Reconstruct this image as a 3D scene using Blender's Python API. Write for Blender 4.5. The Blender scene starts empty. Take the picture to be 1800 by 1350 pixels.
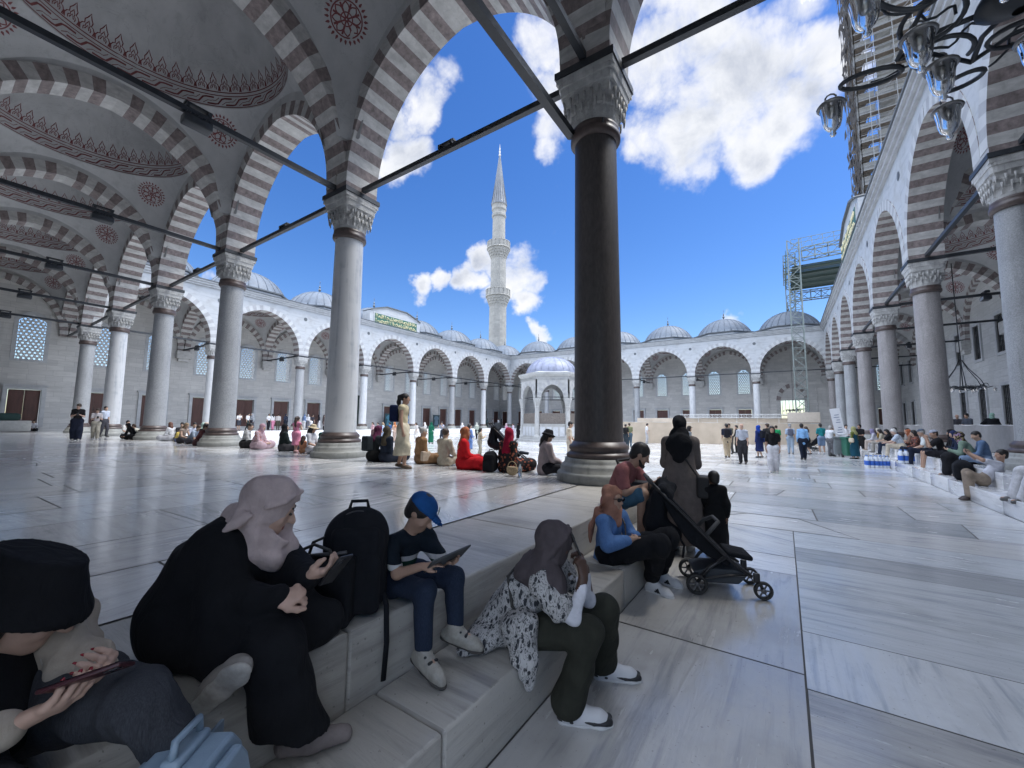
import bpy, bmesh, math, random
import numpy as np
from mathutils import Vector, Matrix
PI = math.pi
R = math.radians
sc = bpy.context.scene
COL = sc.collection

# ------------------------------------------------------------------ camera
S = 7.7                                   # bay of the arcade in metres
cam_d = bpy.data.cameras.new('camera')
cam_d.sensor_fit = 'HORIZONTAL'
cam_d.sensor_width = 36.0
cam_d.lens = 712.12 / 1800 * 36.0
cam_d.clip_start = 0.05
cam_d.clip_end = 3000
cam = bpy.data.objects.new('camera', cam_d)
COL.objects.link(cam)
def cam_axes(yaw, pit, rol):
    f = Vector((math.sin(yaw)*math.cos(pit), math.cos(yaw)*math.cos(pit), math.sin(pit)))
    r = Vector((math.cos(yaw), -math.sin(yaw), 0)); u = r.cross(f)
    r2 = r*math.cos(rol)+u*math.sin(rol); u2 = u*math.cos(rol)-r*math.sin(rol)
    return r2, u2, f
_r, _u, _f = cam_axes(-0.5902, 0.0944, 0.0093)
CAM = Vector((0.3579*S, -0.8956*S, 1.68))
cam.matrix_world = Matrix(((_r.x, _u.x, -_f.x, CAM.x), (_r.y, _u.y, -_f.y, CAM.y), (_r.z, _u.z, -_f.z, CAM.z), (0, 0, 0, 1)))
sc.camera = cam

# ------------------------------------------------------------------ light
SUN_EL, SUN_AZ = R(64), R(52)             # azimuth from +Y towards +X
sun_dir = Vector((math.sin(SUN_AZ)*math.cos(SUN_EL), math.cos(SUN_AZ)*math.cos(SUN_EL), math.sin(SUN_EL)))
sd = bpy.data.lights.new('sun', 'SUN')
sd.energy = 0.75; sd.angle = R(14); sd.color = (1.0, 0.965, 0.91)
sun = bpy.data.objects.new('sun', sd); COL.objects.link(sun)
sun.rotation_euler = (-sun_dir).to_track_quat('-Z', 'Y').to_euler()

world = bpy.data.worlds.new('World'); sc.world = world
world.use_nodes = True
sc.view_settings.view_transform = 'Standard'
sc.view_settings.look = 'None'
sc.view_settings.exposure = 2.15
sc.view_settings.gamma = 1.0
sc.cycles.max_bounces = 14; sc.cycles.diffuse_bounces = 8; sc.cycles.glossy_bounces = 5

class NT:
    """small helper for building node trees"""
    def __init__(s, tree): s.t = tree; s.n = tree.nodes; s.l = tree.links
    def new(s, typ, **kw):
        n = s.n.new(typ)
        for k, v in kw.items():
            if k in ('op',): n.operation = v
            elif k == 'inp':
                for i, val in v.items(): s.put(n.inputs[i], val)
            else: setattr(n, k, v)
        return n
    def put(s, sock, val):
        if hasattr(val, 'is_output') or isinstance(val, bpy.types.NodeSocket): s.l.new(val, sock)
        else: sock.default_value = val
    def math(s, op, a, b=None, c=None, clamp=False):
        n = s.n.new('ShaderNodeMath'); n.operation = op; n.use_clamp = clamp
        s.put(n.inputs[0], a)
        if b is not None: s.put(n.inputs[1], b)
        if c is not None: s.put(n.inputs[2], c)
        return n.outputs[0]
    def vmath(s, op, a, b=None):
        n = s.n.new('ShaderNodeVectorMath'); n.operation = op
        s.put(n.inputs[0], a)
        if b is not None: s.put(n.inputs[1], b)
        return n.outputs['Value'] if op in ('DOT_PRODUCT', 'LENGTH', 'DISTANCE') else n.outputs[0]
    def maprange(s, v, a, b, c=0.0, d=1.0, smooth=False):
        n = s.n.new('ShaderNodeMapRange'); n.interpolation_type = 'SMOOTHSTEP' if smooth else 'LINEAR'
        for i, x in zip((0, 1, 2, 3, 4), (v, a, b, c, d)): s.put(n.inputs[i], x)
        return n.outputs[0]
    def noise(s, vec, scale=5.0, detail=4.0, rough=0.55, dist=0.0):
        n = s.n.new('ShaderNodeTexNoise'); s.put(n.inputs['Vector'], vec)
        n.inputs['Scale'].default_value = scale; n.inputs['Detail'].default_value = detail
        n.inputs['Roughness'].default_value = rough; n.inputs['Distortion'].default_value = dist
        return n.outputs[0]
    def mapping(s, vec, scale=(1, 1, 1), rot=(0, 0, 0), loc=(0, 0, 0)):
        n = s.n.new('ShaderNodeMapping'); s.put(n.inputs[0], vec)
        n.inputs['Scale'].default_value = scale; n.inputs['Rotation'].default_value = rot; n.inputs['Location'].default_value = loc
        return n.outputs[0]
    def ramp(s, fac, stops):
        n = s.n.new('ShaderNodeValToRGB'); s.put(n.inputs[0], fac); e = n.color_ramp.elements
        while len(e) < len(stops): e.new(0.5)
        for el, (p, c) in zip(e, stops):
            el.position = p; el.color = c if len(c) == 4 else (*c, 1)
        return n.outputs[0]
    def mix(s, fac, a, b, mode='MIX'):
        n = s.n.new('ShaderNodeMix'); n.data_type = 'RGBA'; n.blend_type = mode
        s.put(n.inputs[0], fac)
        s.put(n.inputs[6], a if not isinstance(a, tuple) or len(a) == 4 else (*a, 1))
        s.put(n.inputs[7], b if not isinstance(b, tuple) or len(b) == 4 else (*b, 1))
        return n.outputs[2]

CLOUDS = [(-0.0397, 0.7905, 0.6112, 7.54, 1.0), (-0.1405, 0.8059, 0.5752, 6.91, 1.0), (0.0265, 0.8266, 0.5621, 5.73, 1.0), (0.0678, 0.7949, 0.603, 4.05, 0.9), (-0.0844, 0.7263, 0.6822, 5.69, 0.9), (-0.162, 0.7259, 0.6684, 5.64, 0.9), (-0.0199, 0.8534, 0.5209, 4.7, 0.9), (-0.2142, 0.7917, 0.5721, 3.77, 0.8), (-0.1075, 0.6612, 0.7425, 5.55, 0.8), (0.0612, 0.7351, 0.6752, 3.51, 0.55), (0.105, 0.8201, 0.5626, 3.06, 0.8), (-0.1926, 0.6576, 0.7284, 3.35, 0.6), (-0.342, 0.6159, 0.7097, 3.67, 0.75), (-0.3331, 0.6693, 0.6641, 3.18, 0.7), (-0.3761, 0.7148, 0.5895, 3.07, 0.7), (-0.3532, 0.6963, 0.6249, 3.96, 0.8), (-0.3107, 0.6613, 0.6828, 3.42, 0.75), (-0.3397, 0.5901, 0.7324, 2.39, 0.6), (-0.3, 0.627, 0.7189, 3.58, 0.75), (-0.6313, 0.5386, 0.5579, 4.05, 1.0), (-0.5731, 0.5202, 0.6332, 3.22, 0.8), (-0.6181, 0.5025, 0.6045, 2.58, 0.8), (-0.6599, 0.5263, 0.5362, 3.36, 0.9), (-0.5361, 0.5131, 0.6703, 2.51, 0.6), (-0.6984, 0.6437, 0.3129, 2.4, 0.95), (-0.6582, 0.6771, 0.329, 2.44, 0.95), (-0.6104, 0.7131, 0.3447, 2.93, 1), (-0.5706, 0.7267, 0.3824, 2.92, 1.0), (-0.5213, 0.7737, 0.3599, 4.64, 1.0), (-0.503, 0.809, 0.304, 3.52, 1.0), (-0.5498, 0.7679, 0.3287, 3.12, 0.9), (-0.4826, 0.8012, 0.3539, 3.09, 0.9), (-0.4806, 0.8446, 0.2358, 1.74, 0.8), (-0.0843, 0.9684, 0.2347, 1.34, 0.62), (-0.0578, 0.9697, 0.2373, 0.95, 0.5), (-0.9085, 0.3158, 0.2736, 1.32, 0.7)]
FILL_CLOUDS = [(0, 0, 1, 40, 1.6), (0.55, -0.2, 0.75, 34, 1.5), (-0.2, -0.75, 0.6, 36, 1.5), (0.75, 0.25, 0.7, 30, 1.5), (0.3, 0.55, 0.95, 22, 1.5), (-0.75, -0.35, 0.75, 30, 1.4), (0.9, 0.5, 0.35, 24, 1.3), (-0.35, 0.3, 1.1, 18, 1.3)]  # unseen bright banks, added as fill light
def build_world():
    T = NT(world.node_tree); T.n.clear()
    out = T.new('ShaderNodeOutputWorld'); bg = T.new('ShaderNodeBackground')
    bg.inputs[1].default_value = 0.125
    sky = T.new('ShaderNodeTexSky'); sky.sky_type = 'NISHITA'; sky.sun_disc = False
    sky.sun_elevation = SUN_EL; sky.sun_rotation = SUN_AZ
    sky.air_density = 1.0; sky.dust_density = 0.25; sky.ozone_density = 2.2; sky.altitude = 50
    hs = T.new('ShaderNodeHueSaturation', inp={'Hue': 0.512, 'Saturation': 1.32, 'Value': 0.345, 'Color': sky.outputs[0]})
    d = T.new('ShaderNodeTexCoord').outputs['Generated']
    # cloud banks: directions (x, y, z), angular radius in degrees, weight
    banks = CLOUDS
    wob = T.new('ShaderNodeTexNoise', inp={'Vector': d, 'Scale': 7.0, 'Detail': 5.0, 'Roughness': 0.6})
    wv = T.vmath('MULTIPLY', T.vmath('SUBTRACT', wob.outputs['Color'], (0.5, 0.5, 0.5)), (0.16, 0.16, 0.16))
    dw = T.vmath('NORMALIZE', T.vmath('ADD', d, wv))
    acc = None
    for (x, y, z, rad, w) in banks:
        v = Vector((x, y, z)).normalized()
        dp = T.vmath('DOT_PRODUCT', dw, tuple(v))
        m = T.maprange(dp, math.cos(R(rad)), math.cos(R(rad*0.25)), 0.0, w)
        acc = m if acc is None else T.math('MAXIMUM', acc, m)
    fbm = T.noise(d, 9.0, 9.0, 0.6, 0.3)
    fine = T.noise(d, 26.0, 7.0, 0.62)
    dens = T.math('ADD', acc, T.math('MULTIPLY', T.math('SUBTRACT', fbm, 0.5), 1.35))
    dens = T.math('ADD', dens, T.math('MULTIPLY', T.math('SUBTRACT', fine, 0.5), 0.45))
    alpha = T.maprange(dens, 0.20, 1.0, 0, 1, True)
    # light and shade inside the cloud: compare density a little towards the sun
    off = T.vmath('NORMALIZE', T.vmath('ADD', d, tuple(sun_dir*0.055)))
    fb2 = T.noise(off, 9.0, 9.0, 0.6, 0.3)
    sh = T.math('SUBTRACT', fb2, fbm)
    core = T.maprange(dens, 0.55, 1.25, 0, 1, True)
    shade = T.maprange(T.math('ADD', T.math('MULTIPLY', sh, 2.2), T.math('MULTIPLY', core, 0.75)), -0.1, 0.95, 0, 1)
    ccol = T.ramp(shade, [(0.0, (1.95, 1.95, 1.97)), (0.45, (1.6, 1.65, 1.76)), (1.0, (0.95, 1.04, 1.25))])
    col = T.mix(alpha, hs.outputs[0], ccol)
    acc = None      # unseen bright cloud banks overhead and behind, added to fill the shade
    for (x, y, z, rad, w) in FILL_CLOUDS:
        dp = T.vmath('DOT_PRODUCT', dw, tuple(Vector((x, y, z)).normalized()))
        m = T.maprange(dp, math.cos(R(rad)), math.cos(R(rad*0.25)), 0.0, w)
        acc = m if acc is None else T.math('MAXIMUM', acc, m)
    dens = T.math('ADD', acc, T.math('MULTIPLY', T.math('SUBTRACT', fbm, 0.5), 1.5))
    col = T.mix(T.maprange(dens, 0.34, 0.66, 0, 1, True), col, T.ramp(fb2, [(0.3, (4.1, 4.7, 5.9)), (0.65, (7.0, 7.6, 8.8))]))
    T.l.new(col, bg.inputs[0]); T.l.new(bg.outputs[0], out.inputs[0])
    sc.world.cycles.sampling_method = 'MANUAL'; sc.world.cycles.sample_map_resolution = 512

# ------------------------------------------------------------------ materials
MATS = {}
def newmat(name):
    m = bpy.data.materials.new(name); m.use_nodes = True
    T = NT(m.node_tree); b = m.node_tree.nodes['Principled BSDF']
    return m, T, b
def mat(name, col, rough=0.6, metal=0.0, var=0.15, scale=6.0, bump=0.0, bscale=40.0, coat=0.0, spec=None, stretch=(1, 1, 1), sheen=0.0, trans=0.0, blotch=0.0, bsc=0.7):
    """plain surface with procedural colour variation, roughness variation and bump"""
    if name in MATS: return MATS[name]
    m, T, b = newmat(name)
    co = T.new('ShaderNodeTexCoord').outputs['Object']
    co = T.mapping(co, stretch)
    n = T.noise(co, scale, 5.0, 0.6)
    lo = tuple(c*(1-var) for c in col); hi = tuple(min(1, c*(1+var)) for c in col)
    cc = T.ramp(n, [(0.3, lo), (0.7, hi)])
    if blotch:      # weathering: large stains and thin dark runs
        big = T.noise(co, bsc, 7.0, 0.66, 0.6); run = T.noise(T.mapping(co, (3.2, 3.2, 0.35)), bsc*2.2, 5.0, 0.6)
        cc = T.mix(T.maprange(big, 0.46, 0.72, 0, blotch), cc, tuple(x*0.55 for x in col)); cc = T.mix(T.maprange(run, 0.56, 0.72, 0, blotch*0.9), cc, tuple(x*0.45 for x in col))
        cr = T.math('ABSOLUTE', T.math('SUBTRACT', T.noise(co, bsc*1.6, 6.0, 0.7, 0.9), 0.5)); cc = T.mix(T.maprange(cr, 0.0, 0.006, blotch*0.8, 0), cc, tuple(x*0.4 for x in col))
    T.put(b.inputs['Base Color'], cc)
    T.put(b.inputs['Roughness'], T.maprange(n, 0.3, 0.7, max(0.02, rough*0.88), min(1, rough*1.1)))
    b.inputs['Metallic'].default_value = metal
    if spec is not None: b.inputs['Specular IOR Level'].default_value = spec
    if coat: b.inputs['Coat Weight'].default_value = coat
    if sheen: b.inputs['Sheen Weight'].default_value = sheen
    if trans: b.inputs['Transmission Weight'].default_value = trans
    if bump:
        n2 = T.noise(co, bscale, 4.0, 0.6)
        bp = T.new('ShaderNodeBump', inp={'Strength': bump, 'Distance': 0.02, 'Height': n2})
        T.l.new(bp.outputs[0], b.inputs['Normal'])
    MATS[name] = m
    return m
def cloth(col, kind='plain', rough=0.92):
    key = 'cloth_%s_%02x%02x%02x' % (kind, *[int(c*255) for c in col])
    if key in MATS: return MATS[key]
    m, T, b = newmat(key)
    co = T.new('ShaderNodeTexCoord').outputs['Object']
    n = T.noise(co, 9.0, 5.0, 0.6)
    lo = tuple(c*0.78 for c in col); hi = tuple(min(1, c*1.18) for c in col)
    c = T.ramp(n, [(0.3, lo), (0.7, hi)])
    if kind == 'denim':
        w = T.noise(T.mapping(co, (60, 60, 8)), 6.0, 3.0, 0.7)
        c = T.mix(T.maprange(w, 0.35, 0.75), c, tuple(min(1, x*1.5+0.01) for x in col))
    if kind == 'floral':
        v = T.new('ShaderNodeTexVoronoi', inp={'Scale': 42.0, 'Randomness': 1.0}); T.l.new(T.mapping(co, (1, 1, 0.5), (0.5, 0.3, 0.7)), v.inputs[0])
        ww = T.noise(co, 14.0, 3.0, 0.6, 1.5)
        k = T.math('ADD', T.maprange(v.outputs[0], 0.33, 0.46, 0, 1), T.maprange(ww, 0.53, 0.57, 0, 1))
        l = T.noise(T.mapping(co, (3, 3, 1), (0.8, 0.4, 0)), 9.0, 2.0, 0.5, 3.0)
        k2 = T.maprange(T.math('ABSOLUTE', T.math('SUBTRACT', l, 0.5)), 0.012, 0.03, 0, 1)
        k = T.math('MULTIPLY', T.math('MINIMUM', k, 1.0), k2)
        c = T.mix(k, (0.035, 0.038, 0.045), c)
    if kind == 'flowers':
        v = T.new('ShaderNodeTexVoronoi', inp={'Scale': 15.0}); T.l.new(co, v.inputs[0])
        k = T.maprange(v.outputs[0], 0.3, 0.4, 1, 0)
        c = T.mix(k, c, (0.32, 0.10, 0.06))
    if kind == 'check':
        ck = T.new('ShaderNodeTexWave', inp={'Scale': 9.0}); T.l.new(co, ck.inputs[0])
        c = T.mix(T.maprange(ck.outputs[1], 0.45, 0.6, 0, 0.55), c, tuple(x*0.5 for x in col))
    if kind == 'stripes':
        ck = T.new('ShaderNodeTexWave', bands_direction='Z', inp={'Scale': 6.5}); T.l.new(co, ck.inputs[0])
        c = T.mix(T.maprange(ck.outputs[1], 0.5, 0.56, 0, 1), c, (0.7, 0.7, 0.68))
    if kind == 'scarf':
        v = T.noise(co, 16.0, 3.0, 0.6, 2.0)
        c = T.mix(T.maprange(v, 0.5, 0.6), c, (0.30, 0.24, 0.13))
        c = T.mix(T.maprange(T.noise(co, 11.0, 2.0, 0.5, 1.0), 0.55, 0.62), c, (0.32, 0.22, 0.34))
    if kind == 'banded':
        z = T.new('ShaderNodeSeparateXYZ', inp={0: co}).outputs[2]
        c = T.mix(T.math('LESS_THAN', z, 0.222), c, (0.010, 0.045, 0.032))
        c = T.mix(T.math('MULTIPLY', T.math('LESS_THAN', z, 0.222), T.math('GREATER_THAN', z, 0.192)), c, (0.50, 0.50, 0.50))
    T.put(b.inputs['Base Color'], c)
    b.inputs['Roughness'].default_value = rough
    b.inputs['Specular IOR Level'].default_value = 0.2
    f1 = T.noise(T.mapping(co, (1, 1, 0.45)), 13.0, 3.0, 0.55, 0.8)
    f2 = T.noise(co, 320.0, 2.0, 0.5)
    h = T.math('ADD', T.math('MULTIPLY', f1, 1.0), T.math('MULTIPLY', f2, 0.05))
    bp = T.new('ShaderNodeBump', inp={'Strength': 0.45, 'Distance': 0.03, 'Height': h})
    T.l.new(bp.outputs[0], b.inputs['Normal'])
    MATS[key] = m
    return m
def skin(tone):
    return mat('skin_%d' % int(tone[0]*1000), tone, 0.52, var=0.10, scale=14, bump=0.05, bscale=160, spec=0.35)

def veined(name, base, vein, stretch=(0.35, 2.4, 1), rough=(0.22, 0.5), use_uv=True, tint=True, bump=0.04, dirt=0.25, pits=0.0, spec=0.5, coat=0.0):
    """marble with drawn-out grey veins; reads the per-slab UVs so each slab has its own veins"""
    m, T, b = newmat(name)
    co = T.new('ShaderNodeTexCoord').outputs['UV' if use_uv else 'Object']
    st = T.mapping(co, stretch)
    n1 = T.noise(st, 2.2, 9.0, 0.62, 1.3)
    n2 = T.noise(st, 7.0, 6.0, 0.6, 0.6)
    n3 = T.noise(co, 1.1, 5.0, 0.6)
    n4 = T.noise(T.mapping(co, (stretch[0]*0.55, stretch[1]*2.6, 1), (0, 0, 0.12)), 3.0, 6.0, 0.62, 0.8)
    k = T.math('ADD', T.math('MULTIPLY', n1, 0.55), T.math('ADD', T.math('MULTIPLY', n2, 0.15), T.math('MULTIPLY', n4, 0.30)))
    mid = tuple((a+c)/2 for a, c in zip(base, vein))
    c = T.ramp(k, [(0.30, vein), (0.41, mid), (0.49, base), (0.68, tuple(min(1, x*1.08) for x in base))])
    if dirt:
        c = T.mix(T.maprange(n3, 0.5, 0.75, 0, dirt), c, (0.20, 0.185, 0.16))
    if pits:
        p = T.noise(co, 45.0, 2.0, 0.5)
        c = T.mix(T.maprange(p, 0.68, 0.74, 0, pits), c, (0.10, 0.095, 0.085))
    if tint:
        a = T.new('ShaderNodeAttribute', attribute_name='tint')
        c = T.mix(1.0, c, a.outputs[0], 'MULTIPLY')
    T.put(b.inputs['Base Color'], c)
    rr = T.math('ADD', T.math('MULTIPLY', n3, 0.6), T.math('MULTIPLY', n2, 0.4))
    T.put(b.inputs['Roughness'], T.maprange(rr, 0.35, 0.68, rough[0], rough[1]))
    b.inputs['Specular IOR Level'].default_value = spec
    if coat: b.inputs['Coat Weight'].default_value = coat; b.inputs['Coat Roughness'].default_value = 0.10
    if bump:
        hb = T.math('ADD', n2, T.math('MULTIPLY', n3, 2.0))
        bp = T.new('ShaderNodeBump', inp={'Strength': bump, 'Distance': 0.05, 'Height': hb})
        T.l.new(bp.outputs[0], b.inputs['Normal'])
    MATS[name] = m
    return m
def ashlar(name, c1, c2, mortar, bw=0.95, bh=0.42, rough=0.75, streak=0.35):
    """coursed stone blocks in metres through the box-projected UVs"""
    m, T, b = newmat(name)
    uv = T.new('ShaderNodeTexCoord').outputs['UV']
    wob = T.vmath('ADD', uv, T.vmath('MULTIPLY', T.vmath('SUBTRACT', T.new('ShaderNodeTexNoise', inp={'Vector': uv, 'Scale': 1.3}).outputs['Color'], (0.5, 0.5, 0.5)), (0.05, 0.03, 0)))
    br = T.new('ShaderNodeTexBrick', offset=0.43, squash=1.35, squash_frequency=3, inp={'Vector': wob, 'Color1': (*c1, 1), 'Color2': (*c2, 1), 'Mortar': (*mortar, 1), 'Scale': 1.0, 'Mortar Size': 0.009, 'Mortar Smooth': 0.3, 'Bias': -0.1, 'Brick Width': bw, 'Row Height': bh})
    n = T.noise(T.mapping(uv, (0.5, 3.2, 1)), 2.4, 8.0, 0.65, 0.4)
    n2 = T.noise(uv, 0.45, 6.0, 0.62)
    c = T.mix(T.maprange(n, 0.42, 0.68, 0, streak), br.outputs[0], tuple(x*0.55 for x in c1))
    c = T.mix(T.maprange(n2, 0.45, 0.75, 0, 0.4), c, tuple(x*0.66 for x in c2))
    T.put(b.inputs['Base Color'], c); b.inputs['Roughness'].default_value = rough
    h = T.math('SUBTRACT', T.math('MULTIPLY', n, 0.5), br.outputs[1])
    bp = T.new('ShaderNodeBump', inp={'Strength': 0.35, 'Distance': 0.02, 'Height': h}); T.l.new(bp.outputs[0], b.inputs['Normal'])
    MATS[name] = m
    return m

# ------------------------------------------------------------------ mesh building
class MB:
    def __init__(s): s.v = []; s.f = []; s.m = []; s.sm = []
    def add(s, vs, fs, mi=0, smooth=False):
        o = len(s.v); s.v += [tuple(v) for v in vs]
        s.f += [tuple(o+i for i in f) for f in fs]; s.m += [mi]*len(fs); s.sm += [smooth]*len(fs)
        return s
    def box(s, c, d, mi=0, rot=None, taper=1.0):
        x, y, z = d[0]/2, d[1]/2, d[2]/2
        vs = [Vector((sx*x*(taper if sz > 0 else 1), sy*y*(taper if sz > 0 else 1), sz*z)) for sz in (-1, 1) for sy in (-1, 1) for sx in (-1, 1)]
        if rot is not None: vs = [rot @ v for v in vs]
        vs = [v+Vector(c) for v in vs]
        return s.add(vs, [(0, 2, 3, 1), (4, 5, 7, 6), (0, 1, 5, 4), (2, 6, 7, 3), (0, 4, 6, 2), (1, 3, 7, 5)], mi)
    def rbox(s, c, d, r, mi=0, rot=None, seg=2):
        """box with rounded edges"""
        bm = bmesh.new(); bmesh.ops.create_cube(bm, size=1)
        for v in bm.verts: v.co = Vector((v.co.x*d[0], v.co.y*d[1], v.co.z*d[2]))
        bmesh.ops.bevel(bm, geom=list(bm.edges), offset=min(r, min(d)*0.49), segments=seg, affect='EDGES', profile=0.5)
        vs = [(rot @ v.co if rot is not None else v.co)+Vector(c) for v in bm.verts]
        bm.verts.index_update()
        fs = [tuple(v.index for v in f.verts) for f in bm.faces]; bm.free()
        return s.add(vs, fs, mi, True)
    def lathe(s, prof, n=24, c=(0, 0, 0), mi=0, smooth=True, a0=0.0, squash=None, cap=False):
        vs = []; fs = []
        for r, z in prof:
            for k in range(n):
                a = a0+2*PI*k/n; vs.append((c[0]+r*math.cos(a), c[1]+r*math.sin(a), c[2]+z))
        for i in range(len(prof)-1):
            for k in range(n):
                k2 = (k+1) % n; fs.append((i*n+k, i*n+k2, (i+1)*n+k2, (i+1)*n+k))
        if cap:
            fs.append(tuple(range(n))[::-1]); fs.append(tuple((len(prof)-1)*n+k for k in range(n)))
        return s.add(vs, fs, mi, smooth)
    def tube(s, pts, r, n=8, mi=0, closed=False, smooth=True, flat=None):
        pts = [Vector(p) for p in pts]; rs = r if isinstance(r, (list, tuple)) else [r]*len(pts)
        N = len(pts); vs = []; fs = []; up = None
        for i, p in enumerate(pts):
            if closed: t = pts[(i+1) % N]-pts[i-1]
            else: t = pts[min(i+1, N-1)]-pts[max(i-1, 0)]
            t = t.normalized() if t.length > 1e-9 else Vector((0, 0, 1))
            if up is None:
                up = Vector((0, 0, 1)) if abs(t.z) < 0.9 else Vector((1, 0, 0))
            a = (up-t*up.dot(t)).normalized(); b = t.cross(a); up = a
            fl = flat if flat else 1.0
            for k in range(n):
                q = 2*PI*(k+0.5)/n; vs.append(p+a*math.cos(q)*rs[i]*fl+b*math.sin(q)*rs[i])
        for i in range(N if closed else N-1):
            j = (i+1) % N
            for k in range(n):
                k2 = (k+1) % n; fs.append((i*n+k, i*n+k2, j*n+k2, j*n+k))
        if not closed:
            fs.append(tuple(range(n))[::-1]); fs.append(tuple((N-1)*n+k for k in range(n)))
        return s.add(vs, fs, mi, smooth)
    def bar(s, a, b, w, h=None, mi=0):
        """square bar between two points"""
        a, b = Vector(a), Vector(b); t = (b-a); L = t.length; t.normalize()
        up = Vector((0, 0, 1)) if abs(t.z) < 0.98 else Vector((0, 1, 0))
        x = t.cross(up).normalized(); y = x.cross(t); h = h or w
        M = Matrix((x, t, y)).transposed()
        return s.box((a+b)/2, (w, L, h), mi, M)
    def prism(s, poly, y0, y1, mi=0, plane='XZ'):
        """extrude a 2-d outline"""
        def P(u, v, w): return (u, w, v) if plane == 'XZ' else ((u, v, w) if plane == 'XY' else (w, u, v))
        n = len(poly); vs = [P(u, v, y0) for u, v in poly]+[P(u, v, y1) for u, v in poly]
        fs = [tuple(range(n)), tuple(range(2*n-1, n-1, -1))]+[(i, i+n, (i+1) % n+n, (i+1) % n) for i in range(n)]
        return s.add(vs, fs, mi)
    def ellip(s, c, r, n=16, mi=0, rot=None):
        vs = []; fs = []; m = n//2
        for i in range(m+1):
            th = PI*i/m
            for k in range(n):
                a = 2*PI*k/n; v = Vector((r[0]*math.sin(th)*math.cos(a), r[1]*math.sin(th)*math.sin(a), r[2]*math.cos(th)))
                vs.append((rot @ v if rot is not None else v)+Vector(c))
        for i in range(m):
            for k in range(n):
                k2 = (k+1) % n; fs.append((i*n+k, (i+1)*n+k, (i+1)*n+k2, i*n+k2))
        return s.add(vs, fs, mi, True)
    def mesh(s, name, mats):
        me = bpy.data.meshes.new(name); me.from_pydata(s.v, [], s.f)
        for m in (mats if isinstance(mats, (list, tuple)) else [mats]): me.materials.append(m)
        me.polygons.foreach_set('material_index', s.m); me.polygons.foreach_set('use_smooth', s.sm)
        boxuv(me)
        return me
    def build(s, name, mats, parent=None, fix=False):
        me = s.mesh(name, mats)
        if fix:
            bm = bmesh.new(); bm.from_mesh(me); bmesh.ops.recalc_face_normals(bm, faces=bm.faces); bm.to_mesh(me); bm.free()
        return link(name, me, parent)

def boxuv(me):
    """box-projected UVs in metres"""
    nl = len(me.loops)
    if not nl: return
    uv = me.uv_layers.new(name='UVMap')
    co = np.empty(len(me.vertices)*3, np.float32); me.vertices.foreach_get('co', co); co = co.reshape(-1, 3)
    li = np.empty(nl, np.int32); me.loops.foreach_get('vertex_index', li)
    pn = np.empty(len(me.polygons)*3, np.float32); me.polygons.foreach_get('normal', pn); pn = np.abs(pn.reshape(-1, 3))
    pt = np.empty(len(me.polygons), np.int32); me.polygons.foreach_get('loop_total', pt)
    ax = np.repeat(np.argmax(pn, 1), pt); p = co[li]
    u = np.where(ax == 0, p[:, 1], p[:, 0]); v = np.where(ax == 2, p[:, 1], p[:, 2])
    uv.data.foreach_set('uv', np.stack([u, v], 1).astype(np.float32).ravel())
def link(name, me, parent=None, loc=None, rz=None):
    o = bpy.data.objects.new(name, me); COL.objects.link(o)
    if parent is not None: o.parent = parent
    if loc is not None: o.location = loc
    if rz is not None: o.rotation_euler = (0, 0, rz)
    return o
def tag(o, label=None, cat=None, group=None, kind=None):
    for k, v in (('label', label), ('category', cat), ('group', group), ('kind', kind)):
        if v is not None: o[k] = v
    return o
def thing(name, label, cat, loc=(0, 0, 0), rz=0.0, group=None):
    return tag(link(name, None, None, loc, rz), label, cat, group, 'thing')

# ================================================================== the place
rng = random.Random(7)
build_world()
marble = veined('white_marble', (0.41, 0.425, 0.44), (0.29, 0.31, 0.34), (0.22, 1.1, 1), (0.45, 0.7), tint=False, dirt=0.35, spec=0.3)
floor_m = veined('court_marble', (0.66, 0.67, 0.67), (0.33, 0.36, 0.41), (0.28, 2.0, 1), (0.09, 0.32), dirt=0.4, pits=0.4, bump=0.12, spec=0.8, coat=0.22)
plat_m = veined('platform_marble', (0.76, 0.765, 0.77), (0.38, 0.40, 0.43), (0.3, 1.7, 1), (0.10, 0.34), dirt=0.3, pits=0.45, bump=0.12, spec=0.8, coat=0.6)
step_m = veined('step_marble', (0.40, 0.38, 0.345), (0.21, 0.20, 0.185), (0.3, 2.2, 1), (0.3, 0.6), dirt=0.6, pits=0.6, bump=0.22)
grout = mat('grout', (0.10, 0.095, 0.09), 0.9)
stone = ashlar('wall_stone', (0.58, 0.57, 0.545), (0.48, 0.475, 0.46), (0.37, 0.365, 0.355))
stone_mosque = ashlar('facade_stone', (0.56, 0.56, 0.55), (0.47, 0.47, 0.46), (0.36, 0.36, 0.35), 1.1, 0.5)  # larger blocks, for the mosque facade
minaret_m = ashlar('minaret_stone', (0.34, 0.33, 0.305), (0.26, 0.255, 0.238), (0.32, 0.31, 0.30), 0.8, 0.5)
plaster = mat('plaster', (0.45, 0.455, 0.455), 0.85, var=0.10, scale=1.2, bump=0.12, bscale=22, blotch=0.35, bsc=0.35)
paint_red = mat('painted_red', (0.19, 0.06, 0.062), 0.8, var=0.2, scale=14)
v_light = mat('voussoir_pale', (0.46, 0.455, 0.44), 0.72, var=0.22, scale=3.0, bump=0.15, bscale=18, stretch=(1, 1, 2.5), blotch=0.4, bsc=0.9)
v_red = mat('voussoir_red', (0.215, 0.178, 0.172), 0.75, var=0.42, scale=7.0, bump=0.2, bscale=22, blotch=0.4, bsc=1.1)
v_white = mat('voussoir_white', (0.44, 0.45, 0.455), 0.65, var=0.10, scale=2.5)
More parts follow.
